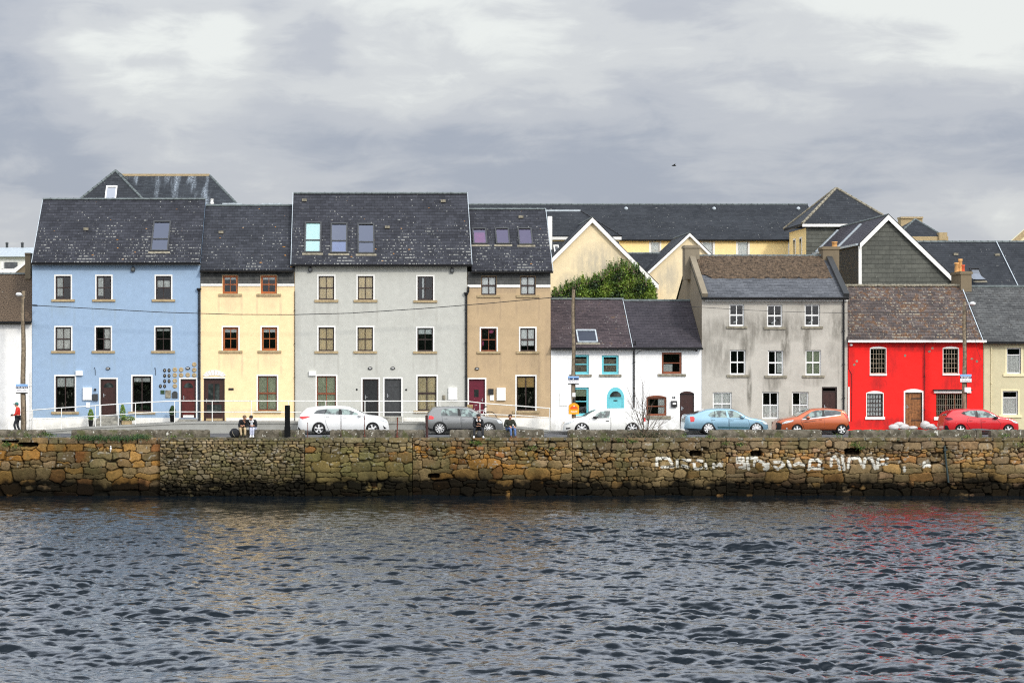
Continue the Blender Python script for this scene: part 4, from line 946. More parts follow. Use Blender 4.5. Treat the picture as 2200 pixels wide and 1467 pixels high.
gable_house('gabled_house', 'smaller cream gabled house half hidden by the cement house chimney', 135.6, (1481, 501), (1390, 585), (1580, 598), 6.5, boards=.2)
B = thing('slate_roofed_shed', 'low slate roofed block between the two cream gables', 'building', (X(1400, 140), 140, ZR))
roof(B, X(1330, 138), X(1445, 138), 138, Z(600, 138), 141, Z(544, 141), 'slate_far', gutter=False); MB().box(X(1332, 138), X(1440, 138), 138.3, 143.6, ZR, Z(600, 138) - .02).build('wall', M['yellow'], B)

# square tower with pyramid roof
B = thing('tower_house', 'square yellow tower block with pyramid slate roof behind the slate gable', 'building', (X(1823, 140), 142.6, ZR))
y = 140.0; c0, c1 = P(1732, 481, y), P(1915, 481, y); dpt = c1[0] - c0[0]; yb = y + dpt; ap = ((c0[0] + c1[0]) / 2 - .2, y + dpt / 2, Z(404, y + dpt / 2)); o_ = .3
s = MB(); Z0 = c0[2]; q = [(c0[0] - o_, y - o_, Z0), (c1[0] + o_, y - o_, Z0), (c1[0] + o_, yb + o_, Z0), (c0[0] - o_, yb + o_, Z0)]
for i in range(4): s.face([q[i], q[(i + 1) % 4], ap], 0, q[i])
s.face(q[::-1], 1); r = s.build('roof', [M['slate_far'], M['gutter']], B); hip_lines(r, [(p, ap) for p in q], .1, 'sill_grey')
s = MB(); s.face([(c0[0], y, ZR), (c1[0], y, ZR), (c1[0], y, Z0 - .25), (c0[0], y, Z0 - .25)], 1); s.face([(c0[0], yb, ZR), (c0[0], y, ZR), (c0[0], y, Z0 - .25), (c0[0], yb, Z0 - .25)]); s.face([(c1[0], y, ZR), (c1[0], yb, ZR), (c1[0], yb, Z0 - .25), (c1[0], y, Z0 - .25)]); s.face([(c1[0], yb, ZR), (c0[0], yb, ZR), (c0[0], yb, Z0 - .25), (c1[0], yb, Z0 - .25)])
s.build('wall', [M['yellow'], M['slate_gable']], B)
fascia(B, c0[0] - o_, c1[0] + o_, y - o_ + .02, Z0 - .2, Z0 - .03, 'trim'); s = MB(); s.box(c0[0] - o_, c0[0] - o_ + .06, y - o_, yb + o_, Z0 - .14, Z0 - .02); s.build('gutter', M['gutter'], B); s = MB(); s.box(c1[0] + o_ - .06, c1[0] + o_, y - o_, yb + o_, Z0 - .14, Z0 - .02); s.build('gutter', M['gutter'], B)
for yy in (141.2, 143.2):
    s = MB(); s.box(c0[0] - .05, c0[0] + .003, yy, yy + .7, Z0 - 2.2, Z0 - .75); w = s.build('window', M['trim'], B); MB().box(c0[0] - .06, c0[0] - .051, yy + .1, yy + .6, Z0 - 2.1, Z0 - .85).build('pane', M['carglass_dark'], w)

# slate hung gable building
y = 127.6
B, r = gable_house('slate_gabled_building', 'building with green grey slate hung gable and white bargeboards above the red house', y, (1907, 462), (1846, 523), (2062, 612), 21, 'slate_gable', .3, 'slate_mauve', group=None)
B['category'] = 'building'
s = MB(); xx = X(1846, y); s.box(xx - .03, xx + .13, y - .06, y + .1, ZR, Z(529, y)); s.build('corner_board', M['trim'], B)
pk, Lp = P(1907, 462, y), P(1846, 523, y)
for yy in (133.2, 139.5):
    a = Vector((pk[0] - .25, yy, pk[2] - .2)); b = Vector((Lp[0], yy, Lp[2] + .06)); s = MB(); s.bar(a, b, .42, .07); s.build('lead_flashing', M['lead'], r)
s = MB(); s.box(xx - .16, xx - .03, y + .1, y + 21, Lp[2] - .12, Lp[2] + .0); s.build('gutter', M['lead'], r)
s = MB(); s.face([(xx - .002, y + .2, ZR), (xx - .002, y + .2, Lp[2] - .1), (xx - .002, y + 20, Lp[2] - .1), (xx - .002, y + 20, ZR)]); s.build('side_wall', slate('dark_side_slate', (.012, .013, .014), (.02, .021, .022), .42, .26, .05, grad=40), B)

# far building with rendered chimney, and the long slate roof at right
B = thing('stone_trimmed_building', 'small hipped slate roof with a wide pale chimney on the skyline', 'building', (X(1985, 170), 170, ZR))
y = 168.0; s = MB(); a, b = P(1925, 508, y), P(2028, 508, y); t = (X(1966, y + 3), y + 3, Z(471, y + 3)); bk = [(b[0], y + 6, b[2]), (a[0], y + 6, a[2])]
s.face([a, b, t], 0, a); s.face([b, bk[0], t], 0, b); s.face([bk[0], bk[1], t], 0, b); s.face([bk[1], a, t], 0, a); r = s.build('roof', M['slate_far'], B); hip_lines(r, [(a, t), (b, t)], .09, 'ridge')
s = MB(); s.box(a[0], b[0] + .3, y - .1, y + 6, ZR, a[2] - .01); s.build('wall', M['sill'], B); MB().box(X(2016, y), X(2033, y), y - .3, y + .5, a[2] - .3, Z(500, y)).build('kneeler', M['sill'], B)
s = MB(); s.box(X(1936, 174), X(1982, 174), 174, 175, ZR, Z(470, 174)); s.box(X(1935, 174), X(1983, 174), 173.9, 175.1, Z(470, 174), Z(466, 174)); s.build('chimney', M['sill'], B)
B = thing('slate_roofed_house', 'house with long dark slate roof and an open roof window behind the olive house', 'house', (X(2150, 130), 130, ZR))
rfk = (129.0, Z(640, 129), 134.5, Z(519, 134.5)); r = roof(B, X(1960, 129), X(2420, 129), *rfk, 'slate_mauve' if False else 'slate_far', gutter=False)
MB().box(X(1962, 129), X(2418, 129), 129.3, 139.6, ZR, rfk[1] - .03).build('wall', M['cream'], B)
verge(r, X(2199, 129), rfk[0], rfk[1] + .06, rfk[2], rfk[3] + .06, 'lead', .08, .05, 'lead_flashing')
vent(r, 2053, 547, rfk); vent(r, 2142, 548, rfk)
w = skylight(r, (2086, 2106, 578), (2090, 2114, 604), rfk, frame='black')
a = Vector(roofpt(2100, 578, *rfk)); s = MB(); p0 = Vector((X(2086, 129.8), 129.6, Z(590, 129.6))); s.face([(p0.x, 129.3, Z(600, 129.3)), (p0.x + .72, 129.3, Z(600, 129.3)), (p0.x + .66, 130.6, Z(588, 130.6)), (p0.x - .02, 130.6, Z(588, 130.6))]); s.build('open_sash', M['skyglass'], w)
B = thing('pale_gabled_house', 'sliver of a pale gabled roof at the right edge of the skyline', 'house', (X(2260, 160), 160, ZR))
y = 160.0; s = MB(); s.prism([(X(2172, y), Z(520, y)), (X(2172, y), ZR), (X(2420, y), ZR), (X(2420, y), Z(520, y)), (X(2296, y), Z(412, y))], y, y + .6); s.build('wall', M['trim_cream'], B); bargeboards(B, (X(2296, y), Z(410, y)), (X(2170, y), Z(521, y)), (X(2422, y), Z(521, y)), y - .02, .45, .1, 'sill')
# ------------------------------------------------------------------ numpy noise
def vnoise(x, y, seed=0):
    r = np.random.default_rng(seed); T = r.random((256, 256))
    xi = np.floor(x).astype(int); yi = np.floor(y).astype(int); fx = x - xi; fy = y - yi
    fx = fx * fx * (3 - 2 * fx); fy = fy * fy * (3 - 2 * fy)
    a = T[xi % 256, yi % 256]; b = T[(xi + 1) % 256, yi % 256]; c = T[xi % 256, (yi + 1) % 256]; d = T[(xi + 1) % 256, (yi + 1) % 256]
    return (a * (1 - fx) + b * fx) * (1 - fy) + (c * (1 - fx) + d * fx) * fy
def fbm(x, y, seed=0, o=4):
    s = 0; a = .5
    for k in range(o): s = s + a * vnoise(x * 2 ** k, y * 2 ** k, seed + k); a *= .5
    return s
def grid_object(name, PX, PY, PZ, mat, cols=None, parent=None):
    nu, nv = PX.shape; me = bpy.data.meshes.new(name)
    me.vertices.add(nu * nv); me.vertices.foreach_set('co', np.stack([PX, PY, PZ], -1).astype(np.float32).ravel())
    i = np.arange(nu * nv).reshape(nu, nv); q = np.stack([i[:-1, :-1], i[1:, :-1], i[1:, 1:], i[:-1, 1:]], -1).reshape(-1, 4)
    me.loops.add(q.size); me.loops.foreach_set('vertex_index', q.ravel().astype(np.int32))
    me.polygons.add(len(q)); me.polygons.foreach_set('loop_start', np.arange(0, q.size, 4, dtype=np.int32))
    me.polygons.foreach_set('use_smooth', np.ones(len(q), dtype=bool)); me.update(calc_edges=True)
    if cols is not None:
        a = me.color_attributes.new('Stone', 'FLOAT_COLOR', 'POINT'); a.data.foreach_set('color', np.concatenate([cols, np.ones(cols.shape[:-1] + (1,))], -1).astype(np.float32).ravel())
    me.materials.append(mat); o = bpy.data.objects.new(name, me); COL.objects.link(o)
    if parent: setpar(o, parent)
    return o

# ------------------------------------------------------------------ water
def wave_field():
    N, L = 1024, 72.0
    r = np.random.default_rng(5); k1 = np.fft.fftfreq(N, L / N) * 2 * np.pi
    KX, KY = np.meshgrid(k1, k1, indexing='ij'); K = np.hypot(KX, KY); K[0, 0] = 1
    kp = 2 * np.pi / 1.35
    ang = np.arctan2(KY, KX); th = math.radians(-112)
    D = .22 + np.maximum(0, np.cos(ang - th)) ** 2.2 * 1.0
    S = K ** -3.3 * np.exp(-1.25 * (kp / K) ** 2) * D * np.exp(-(K * .022) ** 2)
    S[0, 0] = 0
    S = S / (S * K * K).sum(); S2 = K ** -5.4 * np.exp(-1.25 * (2 * np.pi / 5.0 / K) ** 2) * D; S2[0, 0] = 0; S = .95 * S + .05 * S2 / (S2 * K * K).sum()
    A = np.sqrt(S) * (r.normal(size=(N, N)) + 1j * r.normal(size=(N, N)))
    h = np.real(np.fft.ifft2(A)); sx = np.real(np.fft.ifft2(1j * KX * A)); sy = np.real(np.fft.ifft2(1j * KY * A))
    sc = .375 / np.sqrt((sx ** 2 + sy ** 2).mean())        # rms slope
    dx = np.real(np.fft.ifft2(-1j * KX / K * A)); dy = np.real(np.fft.ifft2(-1j * KY / K * A))
    return N, L, h * sc, dx * sc, dy * sc
N, L, H_, DX, DY = wave_field()
xs = np.arange(-27, 45, .085); ys = np.arange(38.0, YQ + .6, .085)
GX, GY = np.meshgrid(xs, ys, indexing='ij')
def samp(A, x, y):
    u = x / L * N; v = y / L * N; ui = np.floor(u).astype(int); vi = np.floor(v).astype(int); fu = u - ui; fv = v - vi
    return (A[ui % N, vi % N] * (1 - fu) + A[(ui + 1) % N, vi % N] * fu) * (1 - fv) + (A[ui % N, (vi + 1) % N] * (1 - fu) + A[(ui + 1) % N, (vi + 1) % N] * fu) * fv
hh = samp(H_, GX, GY); dxx = samp(DX, GX, GY); dyy = samp(DY, GX, GY)
gust = .5 + .95 * fbm(GX * .06 + 3, GY * .05 + 9, 40, 3) ** 1.0
calm = 1 - .72 * np.clip((GY - 84) / 24, 0, 1)
e = gust * calm; fade = np.clip((GX + 27) / 2, 0, 1) * np.clip((44.9 - GX) / 2, 0, 1) * np.clip((GY - 38) / 2, 0, 1)
e = e * fade
t = NT('river_water'); c = t.coord()
n1 = t.noise(t.n('ShaderNodeMapping', Vector=c, Scale=(2.6, 4.6, 1)).outputs[0], 1.0, 6.0, .62, .6)
n2 = t.noise(t.n('ShaderNodeMapping', Vector=c, Scale=(9, 15, 1)).outputs[0], 1.0, 4.0, .6, .4)
bn = t.bump(n2, .12, .02, t.bump(n1, .2, .06))
M['water'] = t.bsdf((.004, .008, .012), .05, 0.0, bn, .5, 0.0, IOR=1.36)
wo = grid_object('water', GX + 1.2 * dxx * e, GY + 1.2 * dyy * e, hh * e, M['water'])
tag(wo, None, None, kind='structure')
s = MB()
for a, b, c_, d in ((-400, -27, -120, YQ + .6), (44.98, 400, -120, YQ + .6), (-27, 44.98, -120, 38.0)): s.face([(a, c_, 0), (b, c_, 0), (b, d, 0), (a, d, 0)])
o = s.build('water', M['water']); tag(o, None, None, kind='structure')

# ------------------------------------------------------------------ quay wall (stones modelled as a dense relief)
def hatch(x): return x
segs = [(-24.0, X(345, YQ), 'big', 0.0), (X(345, YQ), X(655, YQ), 'rubble', -.28), (X(655, YQ), X(886, YQ), 'mid', -.08), (X(886, YQ), X(1230, YQ), 'big2', 0.0), (X(1230, YQ), X(1560, YQ), 'flat', 0.0), (X(1560, YQ), 41.0, 'mixed', 0.0)]
PAL = {'big': [((.34, .17, .05), 2.4), ((.40, .23, .08), 1.8), ((.20, .15, .09), 3), ((.27, .21, .12), 2.5), ((.14, .12, .08), 2), ((.36, .27, .17), 1), ((.30, .13, .06), .9)],
       'rubble': [((.27, .21, .13), 3), ((.17, .145, .10), 3), ((.33, .28, .2), 1.7), ((.22, .19, .1), 2), ((.11, .1, .07), 2), ((.38, .29, .15), .5)],
       'mid': [((.27, .21, .09), 3), ((.19, .16, .08), 3), ((.33, .25, .13), 2), ((.15, .13, .09), 2), ((.32, .15, .06), .8), ((.23, .22, .1), 2)]}
PAL['big2'] = PAL['big']; PAL['flat'] = [((.30, .22, .12), 3), ((.22, .17, .1), 3), ((.36, .27, .15), 2), ((.33, .19, .08), 1.6), ((.16, .13, .09), 2)]; PAL['mixed'] = [((.40, .25, .10), 3), ((.26, .2, .12), 3), ((.42, .31, .18), 1.8), ((.38, .19, .075), 1.8), ((.17, .14, .1), 2), ((.32, .21, .14), 2)]
def seg_seeds(a, b, kind, r):
    S = []; z = -.5
    while z < 3.0:
        up = z > 2.45; f = 1 - .55 * min(1, max(0, z) / 2.9)
        h = {'big': r.uniform(.3, .8) * f, 'rubble': r.uniform(.11, .23), 'mid': r.uniform(.3, .66) * f, 'big2': r.uniform(.26, .68) * f, 'flat': r.uniform(.14, .42) * (f * .5 + .6), 'mixed': r.uniform(.15, .5) * (f * .6 + .5)}[kind]
        if up and kind != 'rubble': h = min(3.02 - z, .3)
        x = a - .2
        while x < b + .2:
            w = h * r.uniform(.8, 2.4) if kind != 'rubble' else r.uniform(.15, .46)
            if up and kind != 'rubble': w = r.uniform(.5, 1.1)
            jit = 0 if up else 1
            sub = (not up) and kind in ('mixed', 'big2', 'mid', 'big') and r.random() < .4 and h > .2
            pc = [p for p in PAL[kind]]; ws = np.array([p[1] for p in pc]); 
            def col():
                c = np.array(pc[r.choice(len(pc), p=ws / ws.sum())][0]) * r.uniform(.75, 1.3)
                if z > 2.3 and kind != 'rubble': c = c * .35 + np.array((.15, .135, .105)) * r.uniform(.6, 1.1)
                return c
            if sub:
                for q in (.28, .76): S.append((x + w / 2 + r.normal() * .03, z + h * q, w / 2 * r.uniform(.8, 1), h * .27, *col(), r.uniform(.3, 1)))
            else: S.append((x + w / 2 + jit * r.normal() * .04, z + h / 2 + jit * r.normal() * .16 * h, w / 2 * r.uniform(.85, 1.05), h / 2 * r.uniform(.85, 1.1), *col(), r.uniform(.2, 1)))
            x += w
        z += h
    return np.array(S)
GRAF = [[(1411,984),(1437,984)],[(1438,987),(1443,995)],[(1411,985),(1411,1000)],[(1422,1003),(1446,1002)],[(1455,988),(1455,1002)],[(1466,988),(1482,988)],[(1466,1000),(1478,1003)],
        [(1498,989),(1508,990)],[(1491,995),(1492,1005),(1500,1008),(1507,1004)],[(1515,997),(1517,1005)],[(1533,997),(1533,1004)],[(1539,1000),(1546,996),(1549,1001)],
        [(1584,983),(1584,993),(1590,983),(1590,994),(1596,983),(1597,994)],[(1599,996),(1599,1000)],[(1589,1004),(1600,1004)],[(1605,984),(1625,983)],[(1605,991),(1608,1007)],[(1621,990),(1620,1000)],
        [(1628,989),(1640,993)],[(1643,1000),(1650,1004),(1646,1010)],[(1640,998),(1650,996)],[(1642,1007),(1650,1004),(1649,997)],[(1663,992),(1678,992),(1683,998),(1676,1004)],[(1664,1002),(1671,1007)],
        [(1693,990),(1698,1005)],[(1707,998),(1716,994),(1728,999)],[(1740,990),(1737,1008)],[(1741,988),(1757,987),(1763,995),(1759,999)],[(1738,1006),(1746,1004)],[(1749,1006),(1767,1006)],
        [(1785,1000),(1786,985),(1793,980),(1800,988),(1804,1008)],[(1809,980),(1813,1008)],[(1822,1004),(1824,985),(1845,983),(1852,1000)],[(1856,1004),(1858,985),(1872,984),(1880,1006)],[(1885,1005),(1886,986),(1906,985)],[(1887,997),(1905,996)],
        [(1943,1004),(1943,1011)],[(1984,1002),(1985,993),(1990,1000),(1996,995),(1996,1001)]]
dz = .026; zs_ = np.arange(-.35, 2.905, dz); xs_ = np.arange(-23.0, 40.0, .03)
WX, WZ = np.meshgrid(xs_, zs_, indexing='ij'); nz = len(zs_)
depth = np.zeros_like(WX); colr = np.zeros(WX.shape + (3,))
r = np.random.default_rng(21)
for a, b, kind, off in segs:
    S = seg_seeds(a, b, kind, r); ia, ib = np.searchsorted(xs_, a), np.searchsorted(xs_, b)
    for i0 in range(ia, ib, 16):
        i1 = min(i0 + 16, ib); x = WX[i0:i1].ravel(); z = WZ[i0:i1].ravel()
        wx = x + .30 * (fbm(x * 2.6, z * 2.6, 3, 4) - .47) * (z < 2.45); wz = z + .30 * (fbm(x * 2.1 + 50, z * 2.7, 9, 4) - .47) * (z < 2.45)
        C = S[(S[:, 0] > x.min() - 1.2) & (S[:, 0] < x.max() + 1.2)]
        pn = 4.5
        d = ((np.abs(wx[:, None] - C[None, :, 0]) / C[None, :, 2]) ** pn + (np.abs(wz[:, None] - C[None, :, 1]) / C[None, :, 3]) ** pn) ** (1 / pn)
        o = np.argsort(d, axis=1)[:, :2]; k = np.arange(len(x)); f1 = d[k, o[:, 0]]; f2 = d[k, o[:, 1]]
        size = np.minimum(C[o[:, 0], 2], C[o[:, 0], 3])
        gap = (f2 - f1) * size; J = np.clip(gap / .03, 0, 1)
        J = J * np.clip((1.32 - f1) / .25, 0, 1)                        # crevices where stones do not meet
        bul = C[o[:, 0], 7]
        tex = fbm(x * 9, z * 9, 17, 4); t2 = fbm(x * 30, z * 30, 27, 2)
        cxs = C[o[:, 0], 0]; czs = C[o[:, 0], 1]; tx = ((cxs * 7.13) % 1 - .5) * .34; tz = ((cxs * 13.7 + czs * 5.1) % 1 - .62) * .34
        dep = off + .10 * (1 - J) ** .8 - .06 * bul * J + ((x - cxs) * tx + (z - czs) * tz) * J - .035 * (tex - .5) * J - .012 * np.sqrt(np.clip(1 - f1, 0, 1)) - .02 * (t2 - .4)
        tone = np.clip((fbm(x * .7 + 20, z * .9, 43, 4) - .25) * 2, 0, 1)[:, None]; mean_ = C[:, 4:7].mean(0); sc_ = C[o[:, 0], 4:7] * .66 + mean_ * .34; sc_ = sc_ * (.72 + .5 * tone) + np.array((.02, .008, -.004)) * tone
        base = np.clip(sc_ * .95 - .022, .01, 1) * (.70 + .65 * tex)[:, None] * (.8 + .5 * t2)[:, None]
        m = np.clip((fbm(x * 1.1 + 7, z * 1.1, 33, 4) - .46) * 6, 0, 1) * np.clip((z - .9) * 2, 0, 1)          # moss and lichen clouds
        base = base * (1 - .55 * m[:, None]) + np.array((.12, .115, .05)) * .55 * m[:, None]
        li = np.clip((fbm(x * 7 + 3, z * 7, 51, 3) - .62) * 14, 0, 1) * (z > 1.3) * .6
        base = base * (1 - li[:, None]) + np.array((.42, .40, .34)) * li[:, None]
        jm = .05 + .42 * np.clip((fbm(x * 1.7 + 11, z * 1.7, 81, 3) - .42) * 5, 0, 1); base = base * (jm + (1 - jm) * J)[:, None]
        # graffiti paint on the stone faces
        px = CX + x * F / YQ; py = CY + (CAMZ - z) * F / YQ; g = np.full(len(x), 99.)
        if px.max() > 1400 and px.min() < 2010:
            for st in GRAF:
                for (ax, ay), (bx, by) in zip(st[:-1], st[1:]):
                    vx, vy = bx - ax, by - ay; tt = np.clip(((px - ax) * vx + (py - ay) * vy) / (vx * vx + vy * vy + 1e-9), 0, 1); g = np.minimum(g, np.hypot(px - ax - tt * vx, py - ay - tt * vy))
        pf = np.clip((3.4 - g) / .8, 0, 1) * np.clip(J * 3.5 - .15, 0, 1) * np.clip((fbm(x * 6, z * 6, 77, 3) - .17) * 10, 0, 1)
        base = base * (1 - pf[:, None]) + np.array((.74, .73, .66)) * pf[:, None]
        # wet, weed-blackened band below the tide line
        tl = .74 + .9 * (fbm(x * .9, x * 0 + 2, 61, 4) - .45) + .3 * (fbm(x * 4, z * 4, 63, 3) - .45)
        wet = np.clip((tl + .42 - z) / .55, 0, 1); keep = np.clip((fbm(x * 2.0, z * 2.6, 91, 3) - .62) * 8, 0, 1) * .45
        wf = wet * (1 - keep); base = base * (1 - .975 * wf[:, None]) + np.array((.003, .003, .002)) * wf[:, None]
        gr = np.clip((tl + 1.0 - z) / .5, 0, 1) * (1 - wet) * .5; base = base * (1 - gr[:, None]) + np.array((.045, .042, .016)) * gr[:, None]
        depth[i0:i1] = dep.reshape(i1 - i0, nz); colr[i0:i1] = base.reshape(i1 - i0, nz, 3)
# a few missing stones / weep holes
for hx, hy, hw, hz in ((1495, 974, .32, .14), (1832, 970, .42, .16), (1625, 974, .3, .14), (22, 947, .4, .09), (60, 955, .5, .10), (932, 1022, .3, .12)):
    cx, cz = X(hx, YQ), Z(hy, YQ); q = ((np.abs(WX - cx) / hw) ** 4 + (np.abs(WZ - cz) / hz) ** 4) + (fbm(WX * 5, WZ * 5, 5, 2) - .45) * .9; f = np.clip((1.05 - q) * 3, 0, 1); depth += .35 * f; colr *= (1 - .9 * f)[..., None]
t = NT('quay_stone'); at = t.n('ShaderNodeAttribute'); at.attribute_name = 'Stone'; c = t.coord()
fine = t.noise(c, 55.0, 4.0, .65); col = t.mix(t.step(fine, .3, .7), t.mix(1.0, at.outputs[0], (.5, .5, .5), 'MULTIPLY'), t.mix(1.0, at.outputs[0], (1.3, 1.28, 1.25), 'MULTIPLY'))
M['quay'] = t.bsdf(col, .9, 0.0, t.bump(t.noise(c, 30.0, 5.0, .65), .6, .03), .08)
Q = thing('quay_wall', 'old stone quay wall with painted white letters along the river', 'wall', (8, YQ, 0))
for a, b, kind, off in segs:
    ia, ib = np.searchsorted(xs_, a), np.searchsorted(xs_, b); ib = min(ib + (1 if b > 40 else 0), len(xs_)); 
    sl = slice(ia, min(ib + 1, len(xs_))) if off == 0 else slice(ia, ib)
    dd = depth[ia:ib]; cc = colr[ia:ib]; gx = WX[ia:ib].copy(); gz = WZ[ia:ib]
    # returns at both ends so that a projecting bay has sides
    py_ = YQ + dd
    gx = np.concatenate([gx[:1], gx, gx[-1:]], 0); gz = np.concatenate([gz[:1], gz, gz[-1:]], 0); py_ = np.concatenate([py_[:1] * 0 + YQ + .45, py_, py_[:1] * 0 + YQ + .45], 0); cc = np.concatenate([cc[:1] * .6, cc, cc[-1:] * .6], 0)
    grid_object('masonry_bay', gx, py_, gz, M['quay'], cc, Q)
# quay top: rough ledge stones
def rough_slab(mb, x0, x1, y0, y1, z0, z1, seg=.12, amp=.03, seed=0, mat=0):
    """rounded rough block as closed strips of displaced vertices"""
    n = max(2, int((x1 - x0) / seg)); G = []
    rr = random.Random(seed); ny = 4
    prof = [(y0, z0), (y0, (z0 + z1) / 2), (y0 + .03, z1 - .03)] + [(y0 + (y1 - y0) * k / ny, z1) for k in range(1, ny)] + [(y1 - .03, z1 - .03), (y1, z0)]
    for i in range(n + 1):
        x = x0 + (x1 - x0) * i / n; e = (i in (0, n)); row = []
        for j, (y, z) in enumerate(prof):
            a = amp * (.3 if e else 1)
            row.append((x + rr.uniform(-a, a) * .5, y + rr.uniform(-a, a) * (j < 3 or j > len(prof) - 3) + (.03 if e and j < 3 else 0), z + (rr.uniform(-a, a) if z > z0 else 0) - (.03 if e and z > z0 else 0)))
        G.append(row)
    mb.quad_grid(G, mat, True)
    mb.face(G[0], mat); mb.face(G[-1][::-1], mat)
s = MB()
for a, b, kind, off in segs:
    x = a
    while x < b - .05:
        w = min(random.uniform(.6, 1.3), b - x); rough_slab(s, x, x + w - .012, YQ + off + .0, YQ + 1.15 + random.uniform(-.1, .1), 2.78, 2.905, .15, .012, int(x * 97)); x += w
t = NT('ledge_stone'); c = t.coord()
b0 = t.mix(t.step(t.noise(c, 2.2, 5.0, .6), .35, .65), (.085, .08, .055), (.21, .19, .15)); b0 = t.mix(t.math('MULTIPLY', t.step(t.noise(c, 9.0, 3.0), .66, .70), .8), b0, (.5, .49, .44)); b0 = t.mix(t.math('MULTIPLY', t.step(t.noise(c, 1.3, 4.0), .52, .62), .6), b0, (.06, .075, .02))
M['ledge'] = t.bsdf(b0, .9, 0.0, t.bump(t.noise(c, 18.0, 5.0, .65), .7, .03), .3)
s.build('ledge', M['ledge'], Q)
t = NT('parapet_stone'); c = t.coord()
b0 = t.mix(t.step(t.noise(c, 3.0, 6.0, .65), .35, .65), (.055, .048, .033), (.16, .14, .105)); b0 = t.mix(t.math('MULTIPLY', t.step(t.noise(c, 6.5, 2.0), .66, .69), .85), b0, (.55, .54, .48)); b0 = t.mix(t.math('MULTIPLY', t.step(t.noise(c, 1.6, 4.0), .55, .65), .6), b0, (.07, .08, .02))
M['parapet'] = t.bsdf(b0, .92, 0.0, t.bump(t.noise(c, 14.0, 5.0, .7), .9, .05), .25)
blocks = [(-200, 96, 'parapet block under the walking person at the left edge'), (153, 450, 'longest left parapet block above the grassy wall'), (500, 655, 'parapet block on which the couple sit'), (709, 914, 'parapet block in front of the white estate car'),
          (967, 1169, 'parapet block on which the two separate people sit'), (1221, 1471, 'parapet block in front of the white van and bare shrub'), (1524, 1766, 'parapet block in front of the light blue car'), (1828, 2098, 'parapet block between the orange car and the small red car'), (2130, 2420, 'parapet block at the right edge below the red car bonnet')]
for i, (a, b, lab) in enumerate(blocks):
    s = MB(); yq = YQ + .35; x0, x1 = X(a, yq), X(b, yq); rough_slab(s, x0, x1, yq, yq + .55, 2.89, 3.27, .1, .03, i + 5)
    o = s.build('parapet_block', M['parapet']); tag(o, 'low lichened stone ' + lab, 'stone block', 'parapet blocks along the quay edge')
s = MB(); rough_slab(s, X(2099, YQ + .4), X(2110, YQ + .4), YQ + .4, YQ + .8, 2.89, 3.3, .1, .03, 77); o = s.build('parapet_block', M['parapet']); tag(o, 'short upright stone stub standing in the parapet gap under the small red car', 'stone block', 'parapet blocks along the quay edge')

# ------------------------------------------------------------------ ground, road, pavement, raised path
s = MB(); s.box(-420, 420, YQ + .5, 900, -1, ZR - .02); tag(s.build('ground', plain('earth', (.12, .13, .07), .95, var=.3, scale=.3)), None, None, kind='structure')
s = MB(); s.face([(-420, YQ + 1.0, ZR - .005), (420, YQ + 1.0, ZR - .005), (420, 118.4, ZR - .005), (-420, 118.4, ZR - .005)]); tag(s.build('road', M['asphalt']), None, None, kind='structure')
s = MB(); s.box(-420, X(90, 118.4), 118.3, YF, ZR - .5, ZP); s.box(X(1180, 118.4), 420, 118.3, YF, ZR - .5, ZP); tag(s.build('pavement', M['paving']), None, None, kind='structure')
YPA = 118.4
pp = [(60, 926.5), (96, 924.5), (188, 917), (371, 907.3), (425, 905.8), (640, 906), (905, 907), (1000, 910), (1105, 916), (1170, 923), (1186, 926)]
PATH = [(X(a, YPA), Z(b, YPA)) for a, b in pp]
def pathz(x):
    for (a, za), (b, zb) in zip(PATH[:-1], PATH[1:]):
        if a <= x <= b: return za + (zb - za) * (x - a) / (b - a)
    return ZP
s = MB()
for (a, za), (b, zb) in zip(PATH[:-1], PATH[1:]):
    s.face([(a, YPA, ZR - .3), (b, YPA, ZR - .3), (b, YPA, zb), (a, YPA, za)]); s.face([(a, YPA, za), (b, YPA, zb), (b, YF - .006, zb), (a, YF - .006, za)], 1)
    s.face([(a, YPA - .04, za - .09), (b, YPA - .04, zb - .09), (b, YPA - .04, zb + .004), (a, YPA - .04, za + .004)]); s.face([(a, YPA - .04, za + .004), (b, YPA - .04, zb + .004), (b, YPA + .12, zb + .004), (a, YPA + .12, za + .004)])
    s.face([(a, YPA - .04, za - .09), (a, YPA, za - .09), (b, YPA, zb - .09), (b, YPA - .04, zb - .09)])
o = s.build('raised_path', [M['concrete'], M['paving']]); tag(o, None, None, kind='structure')
# steps up to the first brown door
s = MB(); x0, x1 = X(209), X(258); zt = Z(897)
for k in range(4): s.box(x0, x1, YF - .28 - .24 * (k), YF - .01 - .24 * k + (0), ZR + .1, zt - .02 - .13 * k)
s.box(X(213), X(253), YF - .1, YF + .09, zt - .1, Z(893.2)); o = s.build('door_steps', M['conc']); tag(o, 'grey concrete steps below the brown door of the blue house', 'steps')
for px0, px1, py, lab in ((385, 424, 899.5, 'stone threshold under the oxblood door of the blue house'), (777, 866, 895.5, 'stone landing under the two dark doors of the grey house')):
    s = MB(); s.box(X(px0), X(px1), YF - .32, YF + .09, pathz(X(px0)) - .1, Z(py)); tag(s.build('threshold', M['conc']), lab, 'step')

